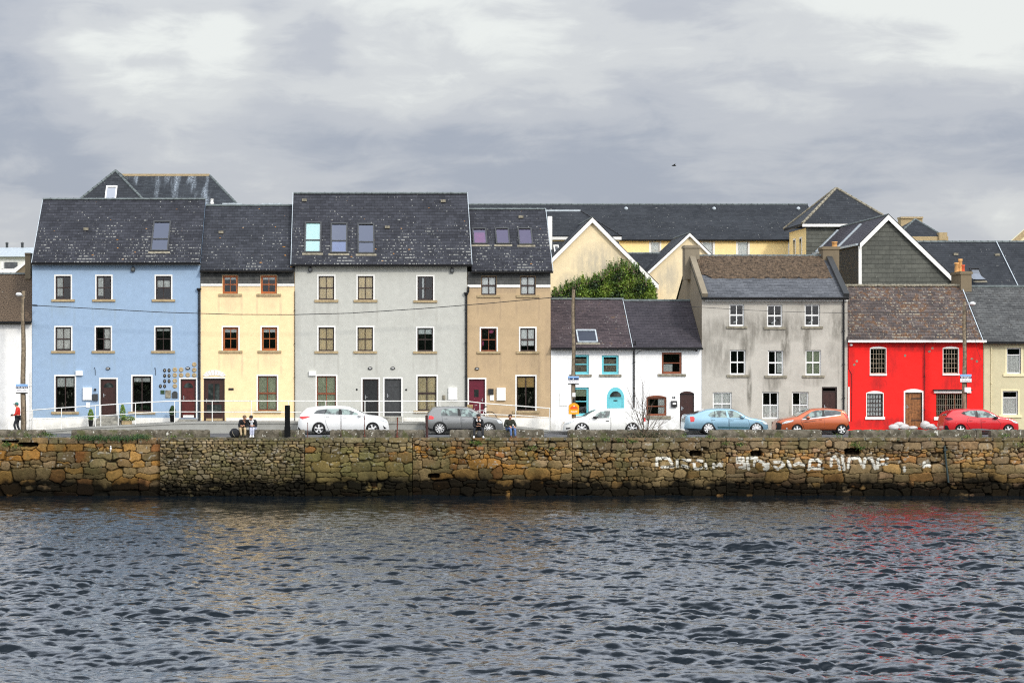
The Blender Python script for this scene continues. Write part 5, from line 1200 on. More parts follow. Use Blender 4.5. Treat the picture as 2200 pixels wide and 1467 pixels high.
# ------------------------------------------------------------------ handrail
RY = 118.5
R_ = thing('handrail', 'white painted two bar handrail running along the raised path', 'railing', (X(600, RY), RY, 3.4))
top = [(52, 882), (118, 877), (251, 868), (323, 863.6), (382, 861), (1000, 861.5), (1042, 866.5), (1182, 877)]; low = [(70, 901), (190, 894.5), (290, 888), (340, 885), (382, 884.5), (1000, 886), (1031, 889), (1110, 892), (1180, 897)]
s = MB(); s.tube([(X(a, RY), RY, Z(b, RY)) for a, b in top], .026, 8); s.build('top_rail', M['rail'], R_)
s = MB(); s.tube([(X(a, RY), RY, Z(b, RY)) for a, b in low], .022, 8); s.build('middle_rail', M['rail'], R_)
for px in (70, 132, 205, 216.5, 254, 291, 375, 456, 540, 620, 700, 784, 865, 945, 1031, 1108, 1181):
    x = X(px, RY); zt = np.interp(px, [a for a, b in top], [Z(b, RY) for a, b in top]); s = MB(); s.tube([(x, RY, pathz(x) - .02), (x, RY, float(zt))], .024, 8); s.build('post', M['rail'], R_)

# ------------------------------------------------------------------ rusty stanchions, black post, pipe on the wall
def stake(px, y0, y1, r, mat, label, Y=YQ + .3, lean=0, cat='stanchion', grp='iron stanchions on the quay edge'):
    s = MB(); a = (X(px, Y), Y, Z(y1, Y)); b = (X(px + lean, Y), Y, Z(y0, Y)); s.tube([a, b], r, 8); s.tube([(b[0], b[1], b[2]), (b[0], b[1], b[2] + .02)], [r * 1.3, r * .8], 8); s.lathe([(r * 2.6, 0), (r * 2.4, .05), (r, .07)], (a[0], a[1], a[2] - .02), 10)
    tag(s.build('stanchion', M[mat]), label, cat, grp)
stake(661, 908, 941, .016, 'rust', 'thin short iron stake beside the rear wheel of the white estate car')
stake(732.5, 893, 936, .018, 'brown_post', 'slim dark stanchion in front of the middle of the white estate car', YQ + .25)
stake(783.5, 893, 937, .018, 'rust', 'slim rusty stanchion in front of the white estate car front wheel', YQ + .25)
stake(853, 897, 938, .03, 'rust', 'rusty red stanchion in the gap between white estate car and grey hatchback', YQ + .25, 1)
stake(917.5, 893, 941, .065, 'brown_post', 'thick dark red iron post in front of the grey hatchback tail light', YQ + .2, -1)
s = MB(); y = YQ + .25; x = X(617.5, y); z0, z1 = Z(938, y), Z(870.5, y); s.box(x - .13, x + .13, y - .12, y + .14, z0 - .02, z1); s.box(x - .15, x + .15, y - .14, y + .16, z0 - .02, z0 + .5); 
tag(s.build('bollard', plain('tarred_timber', (.004, .0045, .005), .8, var=.3, spec=.15)), 'tall square black timber post on the quay right of the seated couple', 'post')
s = MB(); s.tube([(X(2028, YQ), YQ - .12, Z(957, YQ)), (X(2030, YQ), YQ - .14, Z(985, YQ)), (X(2036, YQ), YQ - .16, Z(1036, YQ))], .05, 8); s.box(X(2026, YQ), X(2033, YQ), YQ - .2, YQ + .1, Z(968, YQ), Z(964, YQ))
tag(s.build('drain_pipe', plain('green_black_iron', (.02, .035, .035), .6)), 'dark green iron pipe fixed down the quay wall below the red house', 'pipe')

# ------------------------------------------------------------------ the bank on the camera's side (seen only in the window reflections)
s = MB(); s.box(-420, 420, -400, -24, -1, 2.6); tag(s.build('ground', plain('grass_bank', (.06, .09, .03), .95, var=.3, scale=.3)), None, None, kind='structure')
xs2 = np.arange(-160, 160, 1.2); G = []
for i, xx in enumerate(xs2):
    h = 9.2 + 3.4 * float(fbm(np.array(xx * .06), np.array(3.0), 88, 4)) + random.uniform(-.4, .4); G.append([(xx, -46, 2.5), (xx + random.uniform(-.5, .5), -44 + random.uniform(-.6, .6), 5), (xx, -45, h * .8), (xx, -48, h), (xx, -54, h * .7), (xx, -56, 2.5)])
s = MB(); s.quad_grid(G); o = s.build('tree_belt', M['leaf_dark']); tag(o, 'dark belt of trees on the bank behind the photographer', 'trees', kind='stuff')
# ------------------------------------------------------------------ vehicles
def pchip(xs, ys, x):
    return float(np.interp(x, xs, ys))
class Car:
    """car from its photographed side outline: s = zoom factor of the measured coordinates, (ox,oy) their origin in photo pixels"""
    def __init__(c, name, label, cat, s, ox, oy, ground, top, sill, wheels, wr, belt, paintm, Y=116.2, width=1.76, roofw=.80, dark='black', glass='carglass', hatch_dark=None, smooth=2):
        c.s, c.ox, c.oy, c.Y, c.m = s, ox, oy, Y, Y / F
        c.gz = ZR; c.g = ground
        c.root = thing(name, label, cat, (0, 0, 0), 'cars parked along the quay road')
        tp = [c.pt(*p) for p in top]; c.x0, c.x1 = min(p[0] for p in tp), max(p[0] for p in tp); c.root.location = ((c.x0 + c.x1) / 2, Y + width / 2, ZR)
        tp.sort(key=lambda p: p[0]); c.tx, c.tz = [p[0] for p in tp], [p[1] for p in tp]
        c.W = width / 2; c.roofw = roofw; c.wheels = [c.pt(*w) for w in wheels]; c.wr = wr / s * c.m; c.glass = glass; c.paint = paintm
        sl = sorted([c.pt(*p) for p in sill]); c.sx, c.sz = [p[0] for p in sl], [p[1] for p in sl]
        bl = sorted([c.pt(*p) for p in belt]); c.bx, c.bz = [p[0] for p in bl], [p[1] for p in bl]
        # smoothed top outline
        n = 150; c.X = np.linspace(c.x0, c.x1, n); z = np.interp(c.X, c.tx, c.tz)
        for _ in range(smooth): z[1:-1] = .25 * z[:-2] + .5 * z[1:-1] + .25 * z[2:]
        c.T = z; c.Yc = Y + c.W
        mb = MB(); G = []; nr = 16; nt = 8
        for i, x in enumerate(c.X):
            zt, zb = c.T[i], c.bot(x); zb = min(zb, zt - .02); row = []
            for j in range(nr + 1):
                z = zb + (zt - zb) * (j / nr) ** .9; row.append((x, -c.hw(x, z, zt), z))
            ht = c.hw(x, zt, zt)
            for j in range(1, nt): u = -1 + 2 * j / nt; row.append((x, ht * u, zt + .035 * (1 - u * u) * min(1, ht)))
            for j in range(nr + 1): z = zb + (zt - zb) * ((nr - j) / nr) ** .9; row.append((x, c.hw(x, z, zt), z))
            G.append([(a, c.Yc + b, z) for a, b, z in row])
        L_ = len(G[0])
        mb.quad_grid(G, lambda i, j: 1 if j == L_ - 1 else 0, True, False, True)
        mb.face(G[0], 0); mb.face(G[-1][::-1], 0)
        # dark wheel-well liners
        c.body = mb.build('body', [paintm, M['black']], c.root, True)
    def pt(c, x, y): px, py = c.ox + x / c.s, c.oy + y / c.s; return (X(px, c.Y), c.gz + (c.g - py) * c.m)
    def top(c, x): return float(np.interp(x, c.X, c.T))
    def belt(c, x): return float(np.interp(x, c.bx, c.bz))
    def bot(c, x):
        z = float(np.interp(x, c.sx, c.sz))
        for wx, wz in c.wheels:
            R_ = c.wr * 1.13
            if abs(x - wx) < R_: z = max(z, wz + math.sqrt(R_ * R_ - (x - wx) ** 2))
        return z
    def hw(c, x, z, zt=None):
        zt = c.top(x) if zt is None else zt
        u = abs((x - (c.x0 + c.x1) / 2) / ((c.x1 - c.x0) / 2)); w = c.W * (1 - .06 * u ** 3 - .20 * max(0, (u - .86) / .14) ** 2.2)
        b = c.belt(x); zc = c.gz + .55
        if z <= b: w *= 1 - .07 * ((z - zc) / .45) ** 2 if z > zc else 1 - .10 * ((zc - z) / .35) ** 2
        else:
            w *= 1 - .07 * ((b - zc) / .45) ** 2 if b > zc else 1
            w -= (z - b) * (1 - c.roofw) * 1.05
        e = .07
        if z > zt - e: q = (z - (zt - e)) / e; w -= .075 * (1 - math.sqrt(max(0, 1 - q * q)))
        return max(w, .05)
    def patch(c, name, poly, mat, eps=.006, parent=None, both=(-1, 1), cols=24, rows=6, pix=True, mb=None, mi=0):
        P_ = [c.pt(*p) for p in poly] if pix else poly; xs = [p[0] for p in P_]; xa, xb = min(xs), max(xs); own = mb is None; mb = mb or MB()
        n = max(3, min(40, int((xb - xa) / .04) + 2))
        def span(x):
            zs = []
            for i in range(len(P_)):
                (ax, az), (bx, bz) = P_[i], P_[(i + 1) % len(P_)]
                if min(ax, bx) <= x <= max(ax, bx) and abs(bx - ax) > 1e-9: zs.append(az + (bz - az) * (x - ax) / (bx - ax))
            return (min(zs), max(zs)) if zs else None
        for sgn in both:
            G = []
            for i in range(n + 1):
                x = xa + (xb - xa) * (i / n); x = min(max(x, xa + 1e-5), xb - 1e-5); sp = span(x)
                if sp is None: continue
                G.append([(x, c.Yc + sgn * (c.hw(x, sp[0] + (sp[1] - sp[0]) * j / rows) + eps), sp[0] + (sp[1] - sp[0]) * j / rows) for j in range(rows + 1)])
            if sgn > 0: G = G[::-1]
            mb.quad_grid(G, mi, True)
            if own: o = mb.build(name, mat, parent or c.body); mb = MB()
        return o if own else mb
    def topglass(c, name, xa, xb, mat, inset=.1, eps=.006):
        xa, xb = c.pt(xa, 0)[0], c.pt(xb, 0)[0]; mb = MB(); G = []
        for i in range(13):
            x = xa + (xb - xa) * i / 12; zt = c.top(x); h = c.hw(x, zt, zt) - inset * .5; row = []
            sl = (c.top(x + .02) - c.top(x - .02)) / .04; nx, nzz = -sl / math.hypot(sl, 1), 1 / math.hypot(sl, 1)
            for j in range(9): u = -1 + j / 4; row.append((x + nx * eps, c.Yc + h * u, zt + nzz * eps + .035 * (1 - u * u)))
            G.append(row)
        mb.quad_grid(G if xb > xa else G[::-1], 0, True); return mb.build(name, M[mat], c.body)
    def do_wheels(c, spokes=5, rim='alloy', sw=.5, rr=.74, hub=.2, solid=False):
        for k, (wx, wz) in enumerate(c.wheels):
            R_ = c.wr
            for sgn in (-1, 1):
                y = c.Yc + sgn * (c.W - .115); s = MB(); t = .1
                s.lathe([(R_ * .72, -t), (R_ * .9, -t), (R_ * .985, -t * .6), (R_, 0), (R_ * .985, t * .6), (R_ * .9, t), (R_ * .72, t), (R_ * .72, -t)], (wx, y, c.gz + R_), 36, 'y')
                w = s.build('wheel', M['tyre'], c.root)
                r = MB(); yo = y + sgn * .085; cz = c.gz + R_
                r.lathe([(R_ * rr, sgn * .0), (R_ * rr, -sgn * .06), (R_ * (rr - .06), -sgn * .06), (R_ * (rr - .06), sgn * .0), (R_ * rr, sgn * .004)], (wx, yo, cz), 32, 'y')
                for q in range(spokes):
                    a = 2 * math.pi * q / spokes + math.pi / 2 + k * .3; ri, ro = R_ * hub * .6, R_ * (rr - .03)
                    ca, sa = math.cos(a), math.sin(a); wi, wo_ = R_ * sw * .28, R_ * sw * .42
                    pts = [(wx + ca * ri - sa * wi / 2, cz + sa * ri + ca * wi / 2), (wx + ca * ri + sa * wi / 2, cz + sa * ri - ca * wi / 2), (wx + ca * ro + sa * wo_ / 2, cz + sa * ro - ca * wo_ / 2), (wx + ca * ro - sa * wo_ / 2, cz + sa * ro + ca * wo_ / 2)]
                    r.prism(pts, yo - .018 - .0005 * q, yo + .018 + .0005 * q)
                r.lathe([(0, sgn * .03), (R_ * hub, sgn * .022), (R_ * hub, -sgn * .02)], (wx, yo, cz), 16, 'y')
                r.build('rim', M[rim], w)
                b = MB(); b.lathe([(0, 0), (R_ * .66, 0)], (wx, yo - sgn * .05, cz), 24, 'y'); b.build('brake_disc', M['gutter'] if not solid else M[rim], w)
            # wheel-well inner drum so that no daylight shows under the arch
            b = MB(); b.box(wx - R_ * .9, wx + R_ * .9, c.Yc - c.W * .62, c.Yc + c.W * .62, c.gz + .16, c.gz + R_ * 1.7); b.build('axle_box', M['gutter'], c.root)
    def mirror(c, x, y, mat, sx=.11, sz=.07):
        px, pz = c.pt(x, y); 
        for sgn in (-1, 1):
            s = MB(); h = c.hw(px, pz); s.blob((px, c.Yc + sgn * (h + .12), pz), sx, .09, sz, 12, 8); s.bar((px, c.Yc + sgn * (h - .03), pz - .03), (px, c.Yc + sgn * (h + .1), pz - .02), .04); s.build('wing_mirror', mat, c.body)
    def handle(c, x, y, mat, w=.17, parent=None, sides=(-1, 1)):
        px, pz = c.pt(x, y)
        for sgn in sides: s = MB(); h = c.hw(px, pz); s.box(px - w / 2, px + w / 2, c.Yc + sgn * (h + .004), c.Yc + sgn * (h + .035), pz - .016, pz + .016); s.build('door_handle', mat, parent or c.body)
    def door(c, poly, hx, hy, hmat):
        P_ = [c.pt(*p) for p in poly]; cx = sum(p[0] for p in P_) / len(P_); cz = sum(p[1] for p in P_) / len(P_); g = .014
        big = [(p[0] + (g if p[0] > cx else -g), p[1] + (g if p[1] > cz else -g)) for p in P_]
        for sd in (-1, 1):
            mb = MB(); c.patch('', big, None, .002, pix=False, mb=mb, mi=1, both=(sd,)); c.patch('', P_, None, .007, pix=False, mb=mb, mi=0, both=(sd,))
            d = mb.build('door', [c.paint, M['black']], c.body); c.handle(hx, hy, hmat, parent=d, sides=(sd,))
    def lights(c, name, poly, mat, eps=.008): return c.patch(name, poly, M[mat], eps)
    def underside(c):
        s = MB(); s.box(c.x0 + .25, c.x1 - .25, c.Yc - c.W * .8, c.Yc + c.W * .8, c.gz + .17, c.gz + .34); s.build('underbody', M['gutter'], c.root)

PW = paint('white_car_paint', (.78, .79, .78)); PG = paint('graphite_car_paint', (.21, .215, .21), .5, .3); PB = paint('light_blue_car_paint', (.25, .42, .53), .45, .3); PO = paint('burnt_orange_car_paint', (.46, .105, .03), .4, .3); PR = paint('red_car_paint', (.62, .012, .018), .1, .25); PV = paint('white_van_paint', (.80, .80, .76))

# white estate car
c = Car('parked_car', 'white estate car parked behind thin stanchions in front of the grey house', 'car', 9.167, 620, 860, 934.6,
        [(172, 560), (175, 480), (185, 400), (205, 330), (222, 285), (300, 215), (345, 172), (420, 158), (500, 145), (620, 132), (760, 126), (950, 126), (1100, 132), (1200, 146), (1300, 180), (1400, 232), (1480, 274), (1560, 300), (1700, 318), (1830, 348), (1910, 380), (1955, 425), (1985, 500), (1990, 600)],
        [(172, 575), (260, 610), (420, 622), (1985, 620), (1992, 600)], [(595, 575), (1655, 572)], 117, [(172, 300), (490, 270), (1000, 285), (1360, 295), (1990, 330)], PW, width=1.82)
c.door([(735, 300), (1030, 302), (1030, 610), (790, 610), (735, 500)], 790, 325, PW) if False else None
c.door([(1040, 305), (1470, 318), (1500, 430), (1470, 600), (1040, 605)], 1110, 345, PW); c.door([(700, 292), (1024, 303), (1024, 605), (800, 605), (745, 480)], 770, 330, PW)
c.patch('side_windows', [(488, 272), (560, 202), (660, 186), (760, 178), (1000, 176), (1130, 182), (1210, 205), (1300, 240), (1375, 272), (1362, 296), (1000, 286), (700, 276)], M['carglass'], .01)
c.patch('window_pillar', [(980, 284), (985, 180), (1040, 180), (1056, 286)], M['black'], .014); c.patch('window_pillar', [(700, 275), (738, 186), (755, 185), (718, 276)], M['black'], .014)
c.patch('rear_quarter_glass', [(490, 272), (562, 204), (735, 188), (700, 274)], M['carglass_dark'], .013)
c.topglass('windscreen', 1235, 1490, 'carglass'); c.topglass('rear_window', 225, 335, 'carglass_dark')
c.lights('tail_light', [(203, 332), (330, 318), (440, 322), (380, 350), (270, 382), (215, 350)], 'lamp_red'); c.lights('headlight', [(1740, 345), (1830, 372), (1925, 400), (1940, 440), (1880, 425), (1800, 395)], 'lamp_clear'); c.lights('fog_light', [(1858, 500), (1935, 568), (1880, 570)], 'black')
c.patch('lower_bumper', [(175, 515), (240, 590), (330, 612), (250, 612), (178, 575)], M['black'], .008)
c.mirror(1400, 305, PW); c.do_wheels(5, sw=.75); c.underside()
# grey hatchback: zoom 11, origin (900,860)
c = Car('parked_car', 'dark grey five door hatchback parked behind the seated people', 'car', 11.0, 900, 860, 934.0,
        [(140, 640), (142, 560), (160, 480), (185, 400), (200, 345), (260, 265), (320, 190), (360, 172), (450, 162), (620, 155), (850, 153), (1050, 160), (1180, 178), (1300, 225), (1400, 285), (1490, 350), (1580, 390), (1700, 402), (1820, 420), (1920, 455), (1985, 500), (2010, 560), (2010, 690)],
        [(140, 640), (230, 680), (330, 700), (1900, 710), (2012, 690)], [(495, 690), (1650, 690)], 148, [(140, 370), (520, 375), (1350, 400), (2010, 440)], PG, width=1.79)
c.door([(545, 385), (985, 398), (990, 640), (700, 640), (560, 500)], 645, 430, M['chrome']); c.door([(1000, 399), (1440, 410), (1490, 520), (1470, 640), (1003, 640)], 1050, 452, M['chrome'])
c.patch('side_windows', [(515, 360), (530, 260), (570, 208), (760, 196), (1050, 200), (1180, 222), (1290, 275), (1380, 335), (1420, 385), (1340, 396), (1000, 376), (640, 366)], M['carglass'], .01)
c.patch('window_pillar', [(920, 372), (910, 200), (965, 200), (1000, 376)], M['black'], .014); c.patch('window_pillar', [(635, 365), (628, 206), (642, 206), (655, 366)], M['black'], .014)
c.topglass('windscreen', 1215, 1480, 'carglass'); c.topglass('rear_window', 205, 310, 'carglass_dark')
c.lights('tail_light', [(240, 370), (300, 366), (360, 405), (340, 455), (225, 450)], 'lamp_red'); c.lights('headlight', [(1840, 470), (1920, 470), (1990, 520), (1960, 550), (1880, 540)], 'lamp_clear')
c.patch('lower_bumper', [(142, 560), (180, 560), (240, 660), (330, 690), (240, 690), (142, 640)], M['black'], .008); c.patch('sill_trim', [(690, 665), (1480, 670), (1480, 700), (690, 695)], M['black'], .004)
c.mirror(1330, 410, PG); c.do_wheels(10, sw=.38); c.underside()
# white van: zoom 10.476, origin (1195,860); faces left
c = Car('parked_van', 'small white car derived van parked beside the bare shrub', 'van', 10.476, 1195, 860, 932.6,
        [(150, 690), (152, 600), (158, 530), (190, 480), (260, 440), (400, 400), (560, 375), (650, 360), (700, 325), (800, 265), (900, 215), (1000, 200), (1100, 190), (1250, 182), (1500, 178), (1750, 184), (1900, 200), (1985, 215), (2015, 300), (2030, 420), (2040, 560), (2040, 680)],
        [(150, 690), (420, 700), (700, 700), (1600, 700), (2040, 670)], [(577, 655), (1710, 660)], 145, [(150, 420), (800, 400), (1220, 380), (2040, 380)], PV, width=1.75, roofw=.86)
c.door([(735, 410), (800, 395), (1225, 385), (1225, 650), (760, 660), (725, 560)], 1155, 448, M['black'])
c.patch('side_windows', [(860, 378), (900, 300), (1000, 240), (1100, 224), (1222, 224), (1200, 378), (1000, 384)], M['carglass'], .01); c.patch('window_grille', [(1100, 345), (1125, 228), (1215, 226), (1195, 345)], M['carglass_dark'], .014)
c.topglass('windscreen', 655, 900, 'carglass'); c.patch('panel_seam', [(1232, 300), (1238, 300), (1238, 660), (1232, 660)], M['sill_grey'], .004)
c.lights('headlight', [(185, 530), (250, 490), (340, 455), (430, 440), (380, 470), (280, 520)], 'lamp_clear'); c.lights('tail_light', [(1940, 385), (2020, 375), (2032, 470), (1975, 460)], 'lamp_red'); c.patch('fog_light', [(220, 610), (340, 598), (300, 630), (225, 645)], M['black'], .008)
c.mirror(880, 372, M['black'], .14, .07); c.do_wheels(7, sw=.55); c.underside()
# light blue liftback: zoom 10.476, origin (1460,860)
c = Car('parked_car', 'light blue saloon car parked outside the cement house', 'car', 10.476, 1460, 860, 931.5,
        [(115, 620), (118, 520), (135, 430), (145, 330), (180, 308), (300, 300), (340, 290), (450, 245), (600, 195), (700, 178), (850, 168), (1050, 168), (1200, 180), (1300, 210), (1400, 265), (1500, 330), (1600, 372), (1750, 395), (1880, 425), (1960, 470), (2015, 520), (2030, 600), (2030, 680)],
        [(115, 625), (200, 645), (500, 650), (900, 680), (1560, 685), (1880, 690), (2032, 670)], [(657, 650), (1735, 650)], 142, [(115, 350), (650, 365), (1100, 378), (2030, 430)], PB, width=1.77)
c.door([(705, 385), (1110, 392), (1115, 655), (840, 650), (745, 500)], 765, 412, PB); c.door([(1128, 393), (1540, 405), (1570, 520), (1540, 655), (1128, 655)], 1180, 425, PB)
c.patch('side_windows', [(648, 312), (690, 262), (780, 218), (900, 204), (1100, 205), (1230, 215), (1330, 262), (1410, 330), (1440, 372), (1130, 368), (700, 352)], M['carglass'], .01)
c.patch('window_pillar', [(1075, 372), (1040, 200), (1075, 200), (1130, 376)], PB, .014); c.patch('window_pillar', [(790, 355), (788, 220), (800, 216), (805, 356)], M['black'], .014)
c.topglass('windscreen', 1245, 1510, 'carglass'); c.topglass('rear_window', 330, 590, 'carglass_dark')
c.lights('tail_light', [(235, 345), (320, 340), (345, 380), (335, 455), (240, 465)], 'lamp_red'); c.lights('headlight', [(1865, 455), (1960, 480), (2005, 520), (1960, 530), (1890, 500)], 'lamp_clear'); c.lights('fog_light', [(1945, 645), (2010, 615), (2020, 650), (1960, 668)], 'lamp_clear')
c.patch('side_moulding', [(850, 565), (1560, 580), (1560, 612), (860, 605)], plain('deep_blue_green_trim', (.04, .11, .13), .4), .012); c.patch('sill_trim', [(880, 625), (1560, 632), (1560, 655), (880, 650)], PB, .02)
c.patch('lower_bumper', [(125, 600), (500, 625), (500, 645), (210, 640)], M['black'], .008); c.mirror(1420, 355, PB); c.do_wheels(9, sw=.7, solid=False); c.underside()
# orange hatchback: zoom 11.89, origin (1655,860); faces left
c = Car('parked_car', 'burnt orange hatchback parked left of the red house', 'car', 11.89, 1655, 860, 933.0,
        [(158, 760), (160, 640), (170, 560), (240, 520), (330, 485), (450, 455), (580, 432), (700, 405), (800, 345), (930, 275), (1040, 225), (1180, 205), (1350, 198), (1550, 205), (1700, 220), (1850, 240), (1920, 275), (1990, 360), (2030, 460), (2055, 580), (2062, 700), (2030, 760)],
        [(158, 765), (250, 790), (520, 790), (860, 750), (1620, 750), (1950, 760), (2062, 730)], [(690, 745), (1830, 750)], 128, [(158, 500), (800, 470), (1300, 420), (1820, 365), (2062, 400)], PO, width=1.7)
c.door([(780, 500), (1380, 440), (1390, 700), (880, 735), (830, 600)], 1280, 480, PO)
c.patch('window_chrome', [(792, 478), (900, 462), (1000, 455), (1400, 405), (1800, 355), (1830, 290), (1840, 320), (1812, 372), (1400, 430), (1000, 475), (800, 488)][:4] + [(1800, 358), (1812, 372), (1400, 428), (1000, 472), (800, 488)], M['chrome'], .013)
c.patch('side_windows', [(800, 462), (950, 350), (1080, 275), (1200, 245), (1400, 236), (1650, 248), (1820, 275), (1825, 300), (1800, 352), (1400, 400), (1000, 448)], M['carglass'], .01)
c.patch('window_pillar', [(1325, 410), (1335, 240), (1395, 238), (1400, 402)], M['black'], .014); c.patch('rear_side_glass', [(1400, 400), (1400, 262), (1700, 262), (1818, 285), (1795, 350)], M['carglass_dark'], .013)
c.topglass('windscreen', 690, 1030, 'carglass'); c.topglass('rear_window', 1925, 2020, 'carglass_dark')
c.lights('headlight', [(295, 575), (400, 520), (600, 492), (580, 530), (420, 575), (310, 598)], 'lamp_clear'); c.lights('tail_light', [(1870, 300), (1920, 330), (1985, 410), (1998, 460), (1930, 420)], 'lamp_red')
c.patch('grille', [(165, 560), (230, 560), (300, 600), (290, 740), (165, 750)], M['black'], .008); c.patch('fog_light', [(400, 700), (440, 690), (440, 725), (405, 725)], M['lamp_clear'], .01); c.patch('crease_line', [(830, 552), (1180, 500), (1180, 512), (835, 565)], M['door_brown'], .009)
c.patch('lower_bumper', [(1960, 640), (2040, 600), (2058, 700), (1985, 755), (1965, 700)], M['black'], .008); c.mirror(965, 432, PO, .11, .08); c.do_wheels(5, sw=.8); c.underside()
# red hatchback: zoom 12.22, origin (2020,860)
c = Car('parked_car', 'small bright red hatchback parked in front of the window grille of the red house', 'car', 12.22, 2020, 860, 929.0,
        [(118, 720), (118, 620), (140, 500), (165, 400), (190, 345), (260, 280), (340, 215), (450, 190), (600, 180), (800, 172), (1000, 172), (1150, 185), (1280, 215), (1400, 275), (1520, 350), (1600, 378), (1750, 400), (1900, 430), (2010, 475), (2080, 540), (2098, 620), (2105, 740)],
        [(118, 725), (200, 745), (400, 750), (760, 745), (1600, 745), (2105, 755)], [(540, 715), (1800, 715)], 130, [(118, 350), (600, 320), (1000, 375), (1400, 410), (2105, 440)], PR, width=1.72)
c.door([(1075, 440), (1480, 440), (1590, 560), (1540, 700), (1080, 700)], 1150, 490, PR); c.door([(740, 400), (1062, 430), (1066, 700), (800, 700), (700, 560)], 800, 470, PR)
c.patch('side_windows', [(560, 285), (620, 240), (760, 215), (1000, 208), (1150, 222), (1280, 262), (1400, 325), (1480, 385), (1380, 402), (1050, 392), (760, 352), (640, 320)], M['carglass'], .01)
c.patch('window_pillar', [(930, 380), (935, 212), (975, 212), (1010, 388)], M['black'], .014); c.patch('window_pillar', [(562, 285), (622, 243), (650, 240), (665, 328), (640, 318)], M['black'], .014)
c.topglass('windscreen', 1265, 1540, 'carglass'); c.topglass('rear_window', 185, 330, 'carglass_dark')
c.lights('tail_light', [(150, 420), (180, 385), (300, 400), (350, 450), (200, 470)], 'door_maroon'); c.lights('headlight', [(1850, 455), (1960, 475), (2070, 535), (2040, 555), (1940, 530)], 'lamp_clear')
c.patch('sill_trim', [(820, 690), (1000, 680), (1100, 685), (1450, 725), (1450, 735), (830, 725)], M['chrome'], .014); c.patch('lower_bumper', [(122, 600), (200, 600), (240, 700), (330, 740), (125, 735)], M['black'], .008)
c.mirror(1450, 400, M['black'], .12, .08); c.do_wheels(5, sw=.7); c.underside()

# ------------------------------------------------------------------ people
SK = plain('skin', (.52, .27, .17), .55, var=.06, bump=0)
def skin_mesh(name, chains, mat, parent, sub=1, root=0):
    """chains: list of [(x,y,z,r), ...]; points with equal coordinates are shared"""
    bm = bmesh.new(); lay = bm.verts.layers.skin.verify(); V = {}
    def gv(p):
        k = (round(p[0], 4), round(p[1], 4), round(p[2], 4))
        if k not in V: v = bm.verts.new(p[:3]); v[lay].radius = (p[3], p[3] if len(p) < 5 else p[4]); V[k] = v; v[lay].use_root = (len(V) == 1)
        return V[k]
    for ch in chains:
        q = [gv(p) for p in ch]
        for a, b in zip(q[:-1], q[1:]):
            if a is not b and bm.edges.get((a, b)) is None: bm.edges.new((a, b))
    me = bpy.data.meshes.new(name); bm.to_mesh(me); bm.free(); me.materials.append(mat); o = bpy.data.objects.new(name, me); COL.objects.link(o); o.parent = parent
    m = o.modifiers.new('Skin', 'SKIN'); m.use_smooth_shade = True; s_ = o.modifiers.new('Subdivision', 'SUBSURF'); s_.levels = sub; s_.render_levels = sub
    return o
